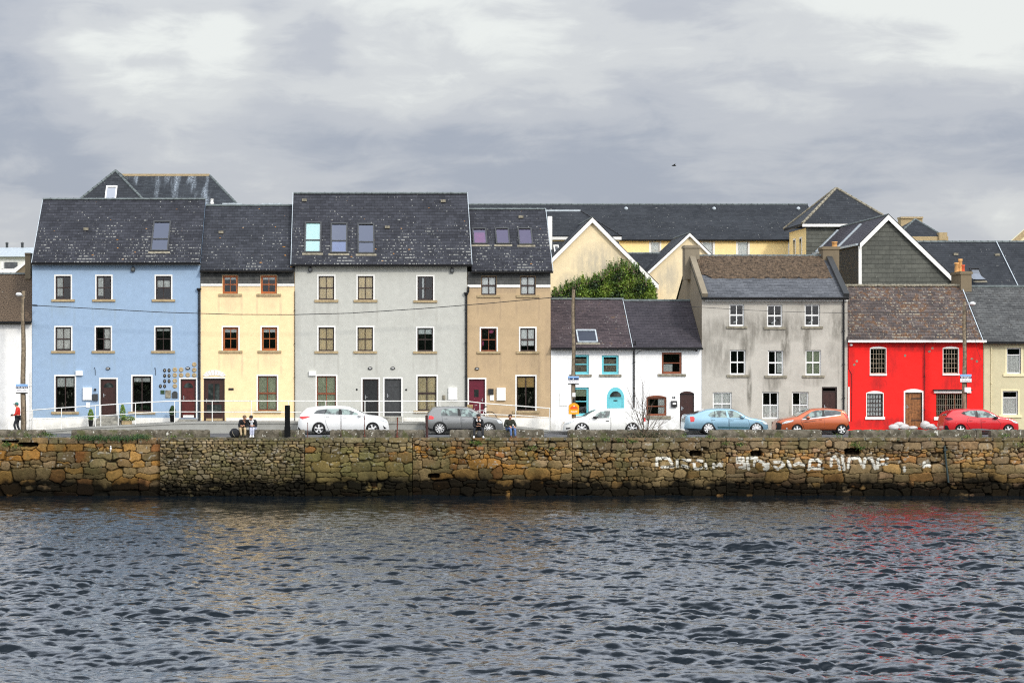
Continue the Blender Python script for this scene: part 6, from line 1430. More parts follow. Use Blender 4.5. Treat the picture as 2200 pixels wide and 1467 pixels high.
def person(label, loc, rz, J, top, trousers, shoes, hair, collar=None, group=None, jr=1.0, cap=None, hairlen=0.0, scale=1.0, dark=None, openfront=None):
    """J: joints in local metres, facing -Y"""
    r = thing('person', label, 'person', loc, group, world=False); r.rotation_euler = (0, 0, rz); r.scale = (scale,) * 3
    pv, sp, ch, nk, hd = J['pelvis'], J['spine'], J['chest'], J['neck'], J['head']; v = Vector
    look = v(J.get('look', (0, -1, -.1))).normalized(); face = v(hd)
    ch_ = []; hd0 = tuple(face + v((0, 0, -.06)) + look * .01); 
    ch_.append([pv + (.125,), sp + (.115,), ch + (.13,), nk + (.05,), hd0 + (.075,), tuple(face) + (.092,), tuple(face + v((0, 0, .065)) - look * .015) + (.07,)])
    ch_.append([tuple(face) + (.092,), tuple(face + look * .1 - v((0, 0, .01))) + (.016,)])
    for sd in ('l', 'r'):
        sh, el, wr, hp, kn, an, to = [J[sd + q] for q in ('sh', 'el', 'wr', 'hip', 'kn', 'an', 'toe')]
        ch_.append([ch + (.13,), sh + (.06,), el + (.042,), wr + (.03,)])
        d = (v(wr) - v(el)).normalized(); d = v(J.get(sd + 'hand', tuple(d))).normalized(); side = d.cross(v((0, 0, 1))); side = side.normalized() if side.length > .1 else v((1, 0, 0)); dn = v(J.get(sd + 'curl', (0, 0, -1)))
        palm = v(wr) + d * .07; ch_.append([wr + (.03,), tuple(palm) + (.032, .02)])
        sg = 1 if sd == 'l' else -1
        for k, (o_, ln) in enumerate(((-.027, .07), (-.009, .08), (.009, .076), (.026, .06))):
            a = palm + side * o_ + d * .025; b = a + d * ln * .5 + dn * .01; e_ = b + d * ln * .32 + dn * .03; ch_.append([tuple(palm) + (.032, .02), tuple(a) + (.0095,), tuple(b) + (.0085,), tuple(e_) + (.007,)])
        a = v(wr) + d * .035 + side * (-.03); ch_.append([wr + (.03,), tuple(a) + (.012,), tuple(a + d * .04 - side * .02 + dn * .01) + (.009,)])
        ch_.append([pv + (.125,), hp + (.085,), kn + (.055,), an + (.035,), to + (.032,)])
    skin_mesh('body', ch_, SK, r)
    k = jr
    T_ = [[tuple(v(pv) + v((0, 0, .02))) + (.15 * k,), sp + (.145 * k,), ch + (.16 * k,), tuple(v(ch).lerp(v(nk), .75)) + (.075 * k,)]]
    for sd in ('l', 'r'):
        sh, el, wr = [J[sd + q] for q in ('sh', 'el', 'wr')]; T_.append([ch + (.16 * k,), sh + (.085 * k,), el + (.064 * k,), tuple(v(el).lerp(v(wr), .9)) + (.048 * k,)])
    skin_mesh('jacket' if k > 1 else 'jumper', T_, top, r)
    L_ = []
    for sd in ('l', 'r'):
        hp, kn, an = [J[sd + q] for q in ('hip', 'kn', 'an')]; L_.append([pv + (.142,), hp + (.10,), kn + (.072,), tuple(v(kn).lerp(v(an), .93)) + (.056,)])
    skin_mesh('trousers', L_, trousers, r)
    for sd in ('l', 'r'):
        an, to = v(J[sd + 'an']), v(J[sd + 'toe']); s = MB(); m_ = an.lerp(to, .5); d = (to - an); d.z = 0; L2 = d.length / 2 + .07; a = math.atan2(d.y, d.x)
        s.blob((0, 0, 0), L2, .048, .045, 14, 8); s.blob((-L2 * .45, 0, .04), L2 * .5, .045, .05, 12, 8); s.v = [(m_.x + q[0] * math.cos(a) - q[1] * math.sin(a), m_.y + q[0] * math.sin(a) + q[1] * math.cos(a), min(an.z, to.z) - .0 + q[2]) for q in s.v]
        s.build('shoe', shoes, r)
    s = MB(); cc = face + v((0, 0, .035)) - look * .022; s.blob(tuple(cc), .103, .103, .10, 16, 10, 0, .04)
    if hairlen: s.blob(tuple(cc - look * .05 - v((0, 0, hairlen * .5))), .095, .08, .08 + hairlen * .5, 14, 8, 0, .06)
    s.build('cap' if cap else 'hair', cap or hair, r)
    if cap: s = MB(); q = face + v((0, 0, .05)) + look * .11; s.blob(tuple(q), .07, .08, .014, 12, 6); s.build('cap_peak', cap, r)
    s = MB(); u = look.cross(v((0, 0, 1))).normalized()
    for sgn in (-1, 1): s.blob(tuple(face + look * .087 + u * .032 * sgn + v((0, 0, .012))), .011, .008, .008, 8, 6)
    s.box(*(lambda q: (q.x - .022, q.x + .022, q.y - .006, q.y + .004, q.z - .005, q.z + .005))(face + look * .085 - v((0, 0, .05)))); s.build('eyes_and_mouth', plain('dark_facial_features', (.05, .02, .015), .5, bump=0), r)
    s = MB()
    for sgn in (-1, 1): s.blob(tuple(face + u * .093 * sgn), .018, .022, .032, 8, 6)
    s.build('ears', SK, r)
    if collar: skin_mesh('collar', [[tuple(v(nk) + v((.10, .01, -.05))) + (.045,), tuple(v(nk) + v((.0, .06, -.01))) + (.05,), tuple(v(nk) + v((-.10, .01, -.05))) + (.045,)], [tuple(v(nk) + v((.10, .01, -.05))) + (.045,), tuple(v(nk) + v((.06, -.08, -.14))) + (.035,)], [tuple(v(nk) + v((-.10, .01, -.05))) + (.045,), tuple(v(nk) + v((-.06, -.08, -.14))) + (.035,)]], collar, r)
    if openfront: s = MB(); q = v(ch) + v((0, -.155 * k, -.05)); s.blob(tuple(q), .07, .03, .2, 12, 8); s.build('shirt', openfront, r)
    return r
FB = plain('black_cloth', (.012, .013, .016), .85, var=.3, scale=8); FN = plain('dark_trouser_cloth', (.02, .022, .026), .85, var=.3)
FT = plain('tan_trouser_cloth', (.42, .32, .19), .85, var=.15); FJ = plain('blue_denim', (.09, .15, .30), .85, var=.25, scale=12); FPJ = plain('pale_denim', (.45, .47, .58), .85, var=.15)
FO = plain('dark_olive_cloth', (.022, .024, .014), .8, var=.35); FR = plain('red_wool', (.60, .03, .02), .85, var=.12); WS = plain('white_shoe', (.8, .8, .8), .5, var=.04); BS = plain('dark_shoe', (.02, .014, .012), .6); BR = plain('brown_boot', (.14, .06, .03), .7)
HB = plain('dark_hair', (.015, .011, .01), .6, var=.3, scale=30); HG = plain('sandy_hair', (.13, .08, .045), .6, var=.3, scale=30); TC = plain('teal_cap_cloth', (.03, .14, .13), .8); WF = plain('white_fleece', (.75, .74, .72), .9); GS = plain('pale_grey_shirt', (.5, .53, .56), .8)
def seated(lean=.18, side=0.0, hunch=.0, look=(0, -1, -.25), hands='knees', knee=.13, drop=.33, tw=0.0, foot=0.0, footx=(0, 0), torso=1.0):
    z = lambda q: .09 + (q - .09) * torso
    J = dict(pelvis=(0, 0, .09), spine=(side * .35, -lean * .35, z(.26)), chest=(side * .8, -lean * .8, z(.42)), neck=(side, -lean * 1.25, z(.57)), head=(side * 1.15 + look[0] * .03, -lean * 1.5 + look[1] * .03, z(.70) - hunch), look=look)
    for sd, g in (('l', 1), ('r', -1)):
        J[sd + 'sh'] = (J['chest'][0] + g * .19, J['chest'][1] + .0, J['chest'][2] + .05); J[sd + 'hip'] = (g * .09, -.08, .07); J[sd + 'kn'] = (g * knee + tw, -.44, .09); fx = footx[0 if sd == 'l' else 1]
        J[sd + 'an'] = (g * knee + tw + fx, -.46 + foot, -drop + .05); J[sd + 'toe'] = (g * (knee + .02) + tw + fx, -.60 + foot, -drop + .035)
        if hands == 'knees': J[sd + 'el'] = (J[sd + 'sh'][0] + g * .1, J['chest'][1] - .08, J['chest'][2] - .2); J[sd + 'wr'] = (g * knee * .9 + tw, -.34, .19); J[sd + 'hand'] = (0, -1, -.3)
        elif hands == 'lap': J[sd + 'el'] = (J[sd + 'sh'][0] + g * .06, J['chest'][1] - .08, J['chest'][2] - .22); J[sd + 'wr'] = (g * .07 + tw * .5, -.36, .24); J[sd + 'hand'] = (-g * .5, -1, -.1)
        elif hands == 'phone': J[sd + 'el'] = (J[sd + 'sh'][0] + g * .05, J['chest'][1] - .1, J['chest'][2] - .22); J[sd + 'wr'] = (g * .06, J['chest'][1] - .26, J['chest'][2] - .1 - (0 if g > 0 else .12)); J[sd + 'hand'] = (-g, -.3, .2)
    return J
YS = YQ + .52; ZS = 3.27
G_ = 'people sitting on the quay parapet'
person('person in black jacket and tan trousers leaning towards a companion on the parapet', (X(521, YS), YS, ZS), 0, seated(.3, .10, .03, (.7, -.8, -.35), 'lap', .12, .36, .03, .0, (.0, .06), .92), FB, FT, BS, HG, jr=1.04, group=G_)
person('person in open black coat, pale jeans and white shoes beside the person in tan trousers', (X(543, YS), YS, ZS), 0, seated(.26, -.05, .04, (-.6, -.8, -.5), 'lap', .06, .36, -.02, .0, (0, 0), .92), FB, FPJ, WS, HB, jr=1.03, collar=WF, group=G_, openfront=GS)
person('person in black jacket with white collar and white shoes bent over on the parapet', (X(1027, YS), YS, ZS), 0, seated(.3, .0, .02, (.35, -.9, -.6), 'phone', .2, .40, .0, .0, (.03, -.03), 1.0), FB, FN, WS, HB, jr=1.12, collar=WF, hairlen=.08, group=G_)
person('person in dark olive jacket, blue jeans and brown boots sitting alone on the parapet', (X(1094, YS), YS, ZS), R(12), seated(.12, -.0, .0, (-.25, -1, -.05), 'knees', .11, .40, .06, .0, (.02, .02), .95), FO, FJ, BR, HB, jr=1.1, group=G_)
J = dict(pelvis=(0, .02, .92), spine=(0, .0, 1.08), chest=(0, .03, 1.27), neck=(0, -.01, 1.44), head=(0, -.06, 1.56), look=(0, -1, -.05),
         lsh=(.17, .03, 1.36), lel=(.21, -.02, 1.1), lwr=(.17, -.2, .98), lhand=(0, -1, -.1), rsh=(-.17, .03, 1.36), rel=(-.21, .08, 1.1), rwr=(-.19, .0, .9), rhand=(0, -.3, -1),
         lhip=(.09, .02, .88), lkn=(.1, -.16, .50), lan=(.1, -.04, .1), ltoe=(.1, -.17, .05), rhip=(-.09, .02, .88), rkn=(-.1, -.02, .48), ran=(-.1, .14, .09), rtoe=(-.1, .01, .045))
person('person in red jumper, teal cap and dark trousers walking past the white house', (X(37.5, 116.8), 116.8, ZR), R(-90), J, FR, FN, BS, HB, cap=TC, scale=.99)
s = MB(); s.blob((X(26.5, 116.8), 116.8, Z(891.5, 116.8)), .1, .06, .055, 10, 6, 0, .15); tag(s.build('bag', FB), 'small dark bundle held in front by the walking person', 'bag')
# bags beside the seated people
s = MB(); x, y = X(505, YS), YS - .35; s.blob((x, y, 3.12), .26, .17, .24, 14, 10, 0, .08); b = s.build('rucksack', FB); tag(b, 'black rucksack on the quay beside the person in tan trousers', 'bag')
MB().tube([(x - .12, y - .12, 3.24), (x - .08, y - .21, 3.1), (x, y - .2, 2.98)], .012, 6).build('strap', M['sill_grey'], b)
s = MB(); x, y = X(1029, YS), YS - .42; s.blob((x, y, 3.07), .14, .1, .19, 14, 10, 0, .06); tag(s.build('rucksack', plain('charcoal_cloth', (.05, .05, .052), .8)), 'charcoal rucksack between the legs of the person with white collar', 'bag')

# ------------------------------------------------------------------ poles, lamps, signs, wire
def letters(s, x0, x1, z0, z1, y, n, mat, seed):
    rr = random.Random(seed); w = (x1 - x0) / n
    for k in range(n):
        a = x0 + k * w; 
        if rr.random() < .18: continue
        b = a + w * .72; t_ = w * .22
        s.box(a, a + t_, y - .004, y, z0, z1, mat)
        for f in rr.sample([0, .42, .84], 2): s.box(a + t_, b, y - .004, y, z0 + (z1 - z0) * f, z0 + (z1 - z0) * (f + .16), mat)
        if rr.random() < .6: s.box(b - t_ * .8, b, y - .0045, y - .0005, z0 + (z1 - z0) * .2, z1 - (z1 - z0) * .1, mat)
sign_mats = [plain('sign_blue', (.03, .16, .50), .4, var=.05, bump=0), plain('sign_light_blue', (.25, .45, .8), .4, var=.05, bump=0), M['frame_white'], plain('sign_navy', (.01, .03, .09), .4, bump=0), plain('sign_grey_text', (.35, .33, .38), .5, bump=0)]
def street_pole(label, px, ytop, Y, rad0, rad1, lamp, sign, lampside=-1, extra=None):
    r = thing('utility_pole', label, 'pole', (X(px, Y), Y, ZR), 'timber utility poles')
    x = X(px, Y); zt = Z(ytop, Y); s = MB(); n = 10
    s.tube([(x + .02 * math.sin(k * 1.3), Y, ZR - .1 + (zt - ZR + .1) * k / n) for k in range(n + 1)], [rad0 + (rad1 - rad0) * k / n for k in range(n + 1)], 12); s.build('post', M['pole'], r)
    s = MB(); s.tube([(x + rad0 * .75, Y - rad0 * .6, ZR + .2), (x + rad1 * .8, Y - rad1 * .6, zt - .4)], .022, 6); s.build('cable', M['gutter'], r)
    if lamp:
        lx, lz = X(lamp[0], Y), Z(lamp[1], Y); s = MB(); s.tube([(x, Y - .08, lz - .1), ((x + lx) / 2, Y - .3, lz + .02), (lx, Y - .5, lz + .03)], .025, 8); a = s.build('lamp_arm', M['metal'], r)
        s = MB(); s.blob((lx, Y - .55, lz), .16, .22, .1, 14, 8); s.build('street_lamp', M['frame_white'], r)
    if sign:
        x0, y0, x1, y1 = sign; yy = Y - rad0 - .05; a, b, c_, d = X(x0, yy), X(x1, yy), Z(y1, yy), Z(y0, yy); H = d - c_; s = MB()
        s.box(a, b, yy - .02, yy + .02, c_, c_ + H * .46, 2); s.box(a, b, yy - .02, yy + .02, c_ + H * .46 + .001, d - H * .24, 3); s.box(a, b, yy - .02, yy + .02, d - H * .24 + .001, d, 1)
        letters(s, a + .04, b - .02, c_ + H * .5, d - H * .28, yy - .021, 7, 2, px); letters(s, a + .08, b - .05, c_ + H * .26, c_ + H * .38, yy - .021, 9, 4, px + 1); letters(s, a + .08, b - .05, c_ + H * .1, c_ + H * .2, yy - .021, 9, 4, px + 2)
        g = s.build('parking_sign', sign_mats, r); MB().box(a, b, yy - .025, yy + .03, c_ - .05, c_ - .002).build('sign_edge', M['gutter'], g)
    return r, x
street_pole('leaning grey timber utility pole with lamp in front of the white house at left', 50, 625, 117.3, .155, .10, (43.5, 633), (34, 825, 59.5, 843))
r, x = street_pole('tall timber utility pole rising in front of the teal windowed cottage', 1232, 622, 117.0, .115, .085, None, (1220, 808, 1243.5, 823.5))
s = MB(); s.box(x - .07, x + .09, 116.85, 116.9, Z(852, 117), Z(843.5, 117)); s.build('notice', M['box_white'], r)
s = MB(); s.box(x - .03, x + .05, 116.86, 116.9, Z(866, 117), Z(855, 117)); s.build('cable_guard', M['gutter'], r)
r, x = street_pole('timber utility pole with lamp in front of the red house', 2072, 648, 117.6, .13, .09, (2083, 653), (2063, 804, 2087, 820.5))
s = MB(); s.box(x - .05, x + .28, 117.35, 117.45, Z(842, 117.4), Z(832, 117.4)); s.build('notice', M['box_white'], r)
# orange lifebuoy box
yl = 116.72; x0, x1, z0, z1 = X(1222, yl), X(1243.5, yl), Z(889.5, yl), Z(872, yl); s = MB(); pts = [(x0, z0), (x1, z0), (x1, z1)] + [(p[0], p[1]) for p in arc_pts(x0, x1, z1, .16)[::-1][1:-1]] + [(x0, z1)]
s.prism(pts, yl - .1, yl + .14); lb = s.build('lifebuoy_box', plain('yellow_orange_plastic', (.85, .33, .01), .4, var=.05)); tag(lb, 'orange lifebuoy housing fixed low on the pole beside the white van', 'lifebuoy box')
cx = (x0 + x1) / 2; q = [(cx + .2 * math.cos(a), z0 + .27 + .17 * math.sin(a)) for a in [math.pi * k / 12 for k in range(13)]]; q2 = [(cx + .1 * math.cos(a), z0 + .27 + .08 * math.sin(a)) for a in [math.pi * k / 12 for k in range(13)]]
s = MB(); s.prism(q, yl - .108, yl - .099); s.build('ring_emblem', plain('orange_red_plastic', (.8, .09, .01), .4), lb); s = MB(); s.blob((cx, yl - .11, z0 + .42), .035, .015, .035, 8, 6); letters(s, x0 + .1, x1 - .08, z0 + .1, z0 + .17, yl - .101, 6, 0, 9); s.build('white_lettering', M['frame_white'], lb)
# overhead wires
s = MB(); Yw = 118.6; pts = [(72, 656), (200, 663), (350, 671), (500, 675.5), (630, 676), (750, 673), (900, 663.5), (1050, 651.5), (1180, 639.5), (1231, 636)]
s.tube([(X(a, Yw), Yw - 1.4 * max(0, (a - 1000) / 231), CAMZ - (b - CY) * (Yw - 1.4 * max(0, (a - 1000) / 231)) / F) for a, b in pts], .022, 6)
for a in (72, 76): s.blob((X(a, Yw), Yw + .2, Z(656, Yw)), .05, .9, .05, 8, 6)
tag(s.build('overhead_wire', M['gutter']), 'black overhead wire sagging across the blue, yellow, grey and tan houses', 'wire')
s = MB(); pts = [(1233, 637), (1303, 643), (1385, 651), (1482, 658.5), (1600, 666), (1700, 670), (1822, 672.7), (1950, 672.5), (2071, 671)]
s.tube([(X(a, 117.3), 117.3, Z(b, 117.3)) for a, b in pts], .013, 6); tag(s.build('overhead_wire', M['gutter']), 'thin overhead wire running from the cottage pole to the red house pole', 'wire')
s = MB(); s.tube([(X(a, 119), 119, Z(b, 119)) for a, b in ((2078, 660), (2092, 715), (2100, 752), (2108, 775))], .008, 5); tag(s.build('service_cable', M['gutter']), 'thin cable dropping from the right pole to the corner of the red house', 'cable')

# ------------------------------------------------------------------ bicycle
bk = thing('bicycle', 'bicycle with wicker basket leaning by the handrail outside the maroon door', 'bicycle', (X(1033, 119), 119.0, Z(912, 119)), world=False)
Rw = .345; s = MB()
def torus(c, R_, r_, n=32, m=8):
    s = MB(); G = []
    for i in range(n):
        a = 2 * math.pi * i / n; G.append([(c[0] + (R_ + r_ * math.cos(b)) * math.cos(a), c[1] + r_ * math.sin(b), c[2] + (R_ + r_ * math.cos(b)) * math.sin(a)) for b in [2 * math.pi * j / m for j in range(m)]])
    s.quad_grid(G, 0, True, True, True); return s
for wx in (.48, -.55):
    w = torus((wx, 0, Rw), Rw, .02).build('wheel', M['tyre'], bk); w.parent = bk; s = MB()
    for k in range(14): a = math.pi * 2 * k / 14; s.tube([(wx, 0, Rw), (wx + Rw * .97 * math.cos(a), 0, Rw + Rw * .97 * math.sin(a))], .003, 4, 0, False)
    s.build('spokes', M['metal'], w)
    s = MB(); G = [[(wx + (Rw + .04) * math.cos(a), y, Rw + (Rw + .04) * math.sin(a)) for y in (-.03, 0, .03)] for a in [math.pi * (-.05 + .85 * k / 14) + (0 if wx > 0 else .25) for k in range(15)]]; s.quad_grid(G); s.build('mudguard', M['door_brown'], w)
s = MB(); bb, st, hdt = (.05, 0, .30), (.2, 0, .86), (-.36, 0, .80)
for a, b in ((bb, st), (bb, (-.34, 0, .62)), ((.17, 0, .76), (-.35, 0, .72)), (bb, (.48, 0, Rw)), ((.48, 0, Rw), (.17, 0, .76)), ((-.55, 0, Rw), (-.33, 0, .84))): s.tube([a, b], .017, 8)
s.build('frame', M['frame_white'], bk); s = MB(); s.blob((.22, 0, .96), .14, .07, .035, 12, 6); s.tube([(.2, 0, .8), (.21, 0, .95)], .013, 6); s.build('saddle', M['black'], bk)
s = MB(); s.tube([(-.33, 0, .84), (-.31, 0, 1.0), (-.31, -.25, 1.03), (-.2, -.3, 1.03)], .012, 6); s.tube([(-.31, 0, 1.0), (-.31, .25, 1.03), (-.2, .3, 1.03)], .012, 6); s.build('handlebar', M['metal'], bk)
s = MB(); s.tube([(.05, 0, .3), (.12, -.08, .15)], .012, 6); s.box(.07, .17, -.14, -.08, .14, .16); s.lathe([(.09, -.005), (.09, .005)], (.05, 0, .3), 16, 'y'); s.build('crank', M['black'], bk)
s = MB(); G = [[(-.56 + dx * k_, dy * k_, z) for dx, dy in ((-.17, -.14), (.14, -.14), (.14, .14), (-.17, .14))] for k_, z in ((.75, .82), (.9, .92), (1.0, 1.06), (.96, 1.06), (.7, .84))]; s.quad_grid(G, 0, False, False, True); s.build('wicker_basket', plain('wicker', (.42, .30, .14), .85, var=.5, scale=40, bump=.8), bk)

# ------------------------------------------------------------------ potted plants
def leafblob(s, c, rx, ry, rz, n, size, mats=(0, 1), cone=0.0):
    for k in range(n):
        a, b = random.uniform(0, 2 * math.pi), random.uniform(-1, 1); q = random.uniform(.55, 1.05) ** .5; w = math.sqrt(1 - b * b); w *= (1 - cone * (b * .5 + .5))
        p = Vector((c[0] + rx * q * w * math.cos(a), c[1] + ry * q * w * math.sin(a), c[2] + rz * q * b)); d = Vector((random.gauss(0, 1), random.gauss(0, 1), random.gauss(0, 1))).normalized(); u = d.orthogonal().normalized(); z_ = size * random.uniform(.6, 1.3)
        s.face([p - u * z_ * .5, p + d * z_, p + u * z_ * .5], random.choice(mats))
GL = [plain('fresh_green_leaf', (.14, .26, .03), .6, var=.2), plain('mid_green_leaf', (.055, .12, .02), .6, var=.2), plain('deep_green_leaf', (.02, .05, .014), .6, var=.2), plain('yellow_green_leaf', (.24, .30, .06), .6, var=.2)]
def potted(label, px, ptop, pmid, pbot, pw, mats, potmat='door_grey', name='potted_shrub', square=False):
    y = 119.3; x = X(px, y); zt, zm, zb = Z(ptop, y), Z(pmid, y), pathz(X(px, YPA)) ; w = pw * y / F / 2
    r = thing(name, label, 'potted plant', (x, y, zb)); s = MB(); s.lathe([(0, 0), (w * .55, 0), (w * .72, zm - zb - .02), (w * .8, zm - zb - .02), (w * .8, zm - zb + .03), (w * .65, zm - zb + .03), (0, zm - zb - .01)], (x, y, zb), 4 if square else 18); s.build('pot', M[potmat], r)
    s = MB(); leafblob(s, (x, y, (zt + zm) / 2), w, w, (zt - zm) / 2 + .03, 900, .05, mats, .5); s.build('foliage', GL, r); s = MB(); s.tube([(x, y, zm - .1), (x, y, (zt + zm) / 2)], .02, 6); s.build('stem', M['pole'], r)
potted('bright green clipped shrub in a grey pot left of the brown door steps', 195, 879, 903, 917, 15, (0, 0, 1, 3)); potted('taller bright green shrub just right of the brown door steps', 263.5, 869, 903, 914, 16, (0, 3, 0, 1)); potted('dark leaved plant in a black pot beside the oxblood door', 370.5, 872, 892, 907, 17, (2, 2, 1), 'black')
y = 119.2; x0, x1 = X(262, y), X(283, y); zb = pathz(X(272, YPA)); r = thing('flower_trough', 'stone trough of trailing plants under the right hand ground window of the blue house', 'planter', ((x0 + x1) / 2, y, zb)); s = MB(); s.box(x0, x1, y - .15, y + .15, zb, Z(903.5, y)); s.build('trough', M['sill'], r)
s = MB(); leafblob(s, ((x0 + x1) / 2 + .1, y, Z(899, y)), .36, .2, .13, 500, .05, (1, 2, 3)); s.build('foliage', GL, r)
# sandbags by the red house door
SBM = plain('white_sandbag_cloth', (.55, .54, .53), .85, var=.08, scale=8, bump=.5, bscale=18)
sb = [(1921, 917.5, .3, .16, 'lowest white sandbag at the left end of the left pile'), (1932, 911.5, .28, .13, 'white sandbag on top of the left pile by the plank door'), (1942, 917, .28, .16, 'white sandbag touching the left side of the plank door'), (1961, 919, .26, .1, 'flat white sandbag lying directly in front of the plank door'), (1988, 913, .26, .22, 'tallest white sandbag standing right of the plank door'), (1999, 916, .3, .14, 'white sandbag slumped behind the tallest one'), (2007, 919.5, .2, .08, 'small flat white sandbag at the right end of the row')]
for px, py, w, h, lab in sb:
    y = 119.55 - .02 * (px % 7); s = MB(); s.blob((X(px, y), y, max(Z(py, y), ZP + h * .7)), w, .18, h, 18, 12, 0, .14); tag(s.build('sandbag', SBM), lab, 'sandbag', 'sandbags at the red house door')

# ------------------------------------------------------------------ climbing shrub on the cream gable
sh = thing('climbing_shrub', 'dense green climbing shrub covering the lower wall of the cream gable', 'shrub', (X(1310, 134), 134, ZR))
s = MB(); Yv = 134.2
prof = [(1186, 634), (1200, 622), (1225, 612), (1245, 604), (1262, 600), (1280, 596), (1296, 590), (1310, 576), (1325, 568), (1340, 566), (1356, 570), (1372, 580), (1388, 602), (1404, 618), (1414, 645)]
lx = [p[0] for p in prof]; ly = [p[1] for p in prof]
for k in range(17000):
    px = random.uniform(1186, 1413); top = float(np.interp(px, lx, ly)) + random.gauss(0, 3.2) + 6 * math.sin(px * .21) + 4 * math.sin(px * .53 + 1) ; py = top + (672 - top) * random.random() ** 1.15
    depth_ = 1.0 * math.sqrt(min(1, max(.05, (py - top) / 30))); y = Yv + .55 - random.random() * depth_; p = Vector((X(px, y), y, Z(py, y)))
    d = Vector((random.gauss(0, .6), random.gauss(-.5, .6), random.gauss(.5, .6))).normalized(); u = d.orthogonal().normalized(); u.rotate(Matrix.Rotation(random.random() * 6.28, 3, d)); w = random.uniform(.05, .12)
    cl = math.sin(px * .13 + 2) + math.sin(py * .16 + px * .05) + random.gauss(0, .8); mi = 3 if cl > 2.0 else (0 if cl > .5 else (1 if cl > -.9 else 2))
    s.face([p - u * w * .4, p + d * w * .6 - u * w * .35, p + d * w * 1.5, p + d * w * .6 + u * w * .35, p + u * w * .4], mi)
s.build('foliage', [plain('ivy_green', (.18, .27, .035), .6, var=.2), plain('ivy_mid', (.09, .155, .024), .6, var=.2), plain('ivy_deep', (.016, .036, .01), .6, var=.2), GL[3]], sh)
s = MB(); f2 = MB()
for k in range(70):
    px = random.uniform(1190, 1395); top = float(np.interp(px, lx, ly)); hgt = random.uniform(4, 17); dx = random.uniform(-4, 5); a = Vector(P(px, top + 12, Yv)); b = Vector(P(px + dx * .6, top - hgt * .5, Yv)); c_ = Vector(P(px + dx, top - hgt, Yv - .05)); s.tube([a, b, c_], [.014, .01, .005], 4, 0, False)
    for q in range(9): p = a.lerp(c_, .3 + .08 * q) + Vector((random.gauss(0, .04), random.gauss(0, .04), 0)); d = Vector((random.gauss(0, 1), random.gauss(0, 1), random.gauss(.3, 1))).normalized(); u = d.orthogonal().normalized() * .035; f2.face([p - u, p + d * .09, p + u], 1)
for k in range(12): px = 1195 + k * 17; s.tube([P(px, 700, Yv + .5), P(px + 5, 640, Yv + .4), P(px + random.uniform(-6, 6), float(np.interp(px, lx, ly)) + 10, Yv + .3)], [.04, .03, .01], 5)
s.build('stems', M['pole'], sh); f2.build('shoot_leaves', GL, sh)
# ------------------------------------------------------------------ bare shrub on the quay
Yb = YQ + .25; bs = thing('bare_shrub', 'leafless many stemmed shrub growing from the quay top by the white van', 'shrub', (X(1388, Yb), Yb, 2.8)); s = MB(); rr = random.Random(4)
def branch(p, d, L, r_, lev):
    n = 4; pts = [p]; q = p
    for k in range(n): d = (d + Vector((rr.gauss(0, .10), rr.gauss(0, .10), rr.gauss(.03, .05)))).normalized(); q = q + d * L / n; pts.append(q)
    s.tube(pts, [r_ * (1 - .65 * k / n) for k in range(n + 1)], 5, 0, False)
    if lev > 0:
        for k in range(rr.randint(2, 4)):
            i = rr.randint(1, n - 1); dd = (d + Vector((rr.gauss(0, .5), rr.gauss(0, .35), rr.gauss(.05, .25)))).normalized(); branch(pts[i], dd, L * rr.uniform(.35, .65), r_ * .55, lev - 1)
b0 = Vector((X(1388, Yb), Yb, 2.85))
for tx, ty, rad in ((1348, 832, .022), (1362, 850, .018), (1384, 818, .024), (1372, 828, .02), (1404, 842, .018), (1358, 868, .014), (1409, 868, .03), (1425, 900, .018), (1438, 905, .014), (1342, 900, .014), (1430, 925, .012), (1418, 915, .012), (1398, 880, .02), (1350, 920, .012)):
    e_ = Vector(P(tx, ty, Yb)); d = (e_ - b0); L0 = d.length; branch(b0 + Vector((rr.gauss(0, .08), rr.gauss(0, .06), 0)), d.normalized(), L0, rad, 2)
s.build('branches', plain('bare_twig', (.10, .075, .055), .9, var=.3), bs); s = MB()
for k in range(1300):
    px, py = rr.gauss(1392, 24), rr.gauss(938, 7)
    if py > 958: continue
    p = Vector(P(px, py, Yb - .15 + rr.random() * .4)); d = Vector((rr.gauss(0, .6), rr.gauss(0, .6), abs(rr.gauss(.3, .5)))).normalized(); u = d.orthogonal().normalized() * .012; s.face([p - u, p + d * rr.uniform(.08, .25), p + u], rr.choice((0, 0, 1)))
s.build('dead_stalks', [plain('dry_stalk', (.17, .13, .08), .9, var=.3), GL[2]], bs)
# ------------------------------------------------------------------ grass and weeds on the quay
s = MB()
def tuft(px, py, n, spread, ln, mats=(0, 1), droop=.4, Y=None):
    for k in range(n):
        y = (Y or YQ - .12) + random.uniform(-.03, .12); p = Vector((X(px, y) + random.gauss(0, spread), y, Z(py, y) + random.gauss(0, spread * .35))); d = Vector((random.gauss(0, .5), random.gauss(-.5, .3), random.gauss(.4, .4))).normalized(); l = ln * random.uniform(.5, 1.3); m_ = p + d * l * .5; e_ = m_ + (d + Vector((0, -.2, -droop * 2))).normalized() * l * .5; u = Vector((.011, 0, 0)); s.face([p - u, p + u, m_ + u * .8, m_ - u * .8], random.choice(mats)); s.face([m_ - u * .8, m_ + u * .8, e_], random.choice(mats))
for px in range(170, 320, 4): tuft(px + random.uniform(-2, 2), 940 + abs(px - 250) * -.01 + random.uniform(-2, 4), 30, .12, .2, (2, 2, 1), .7)
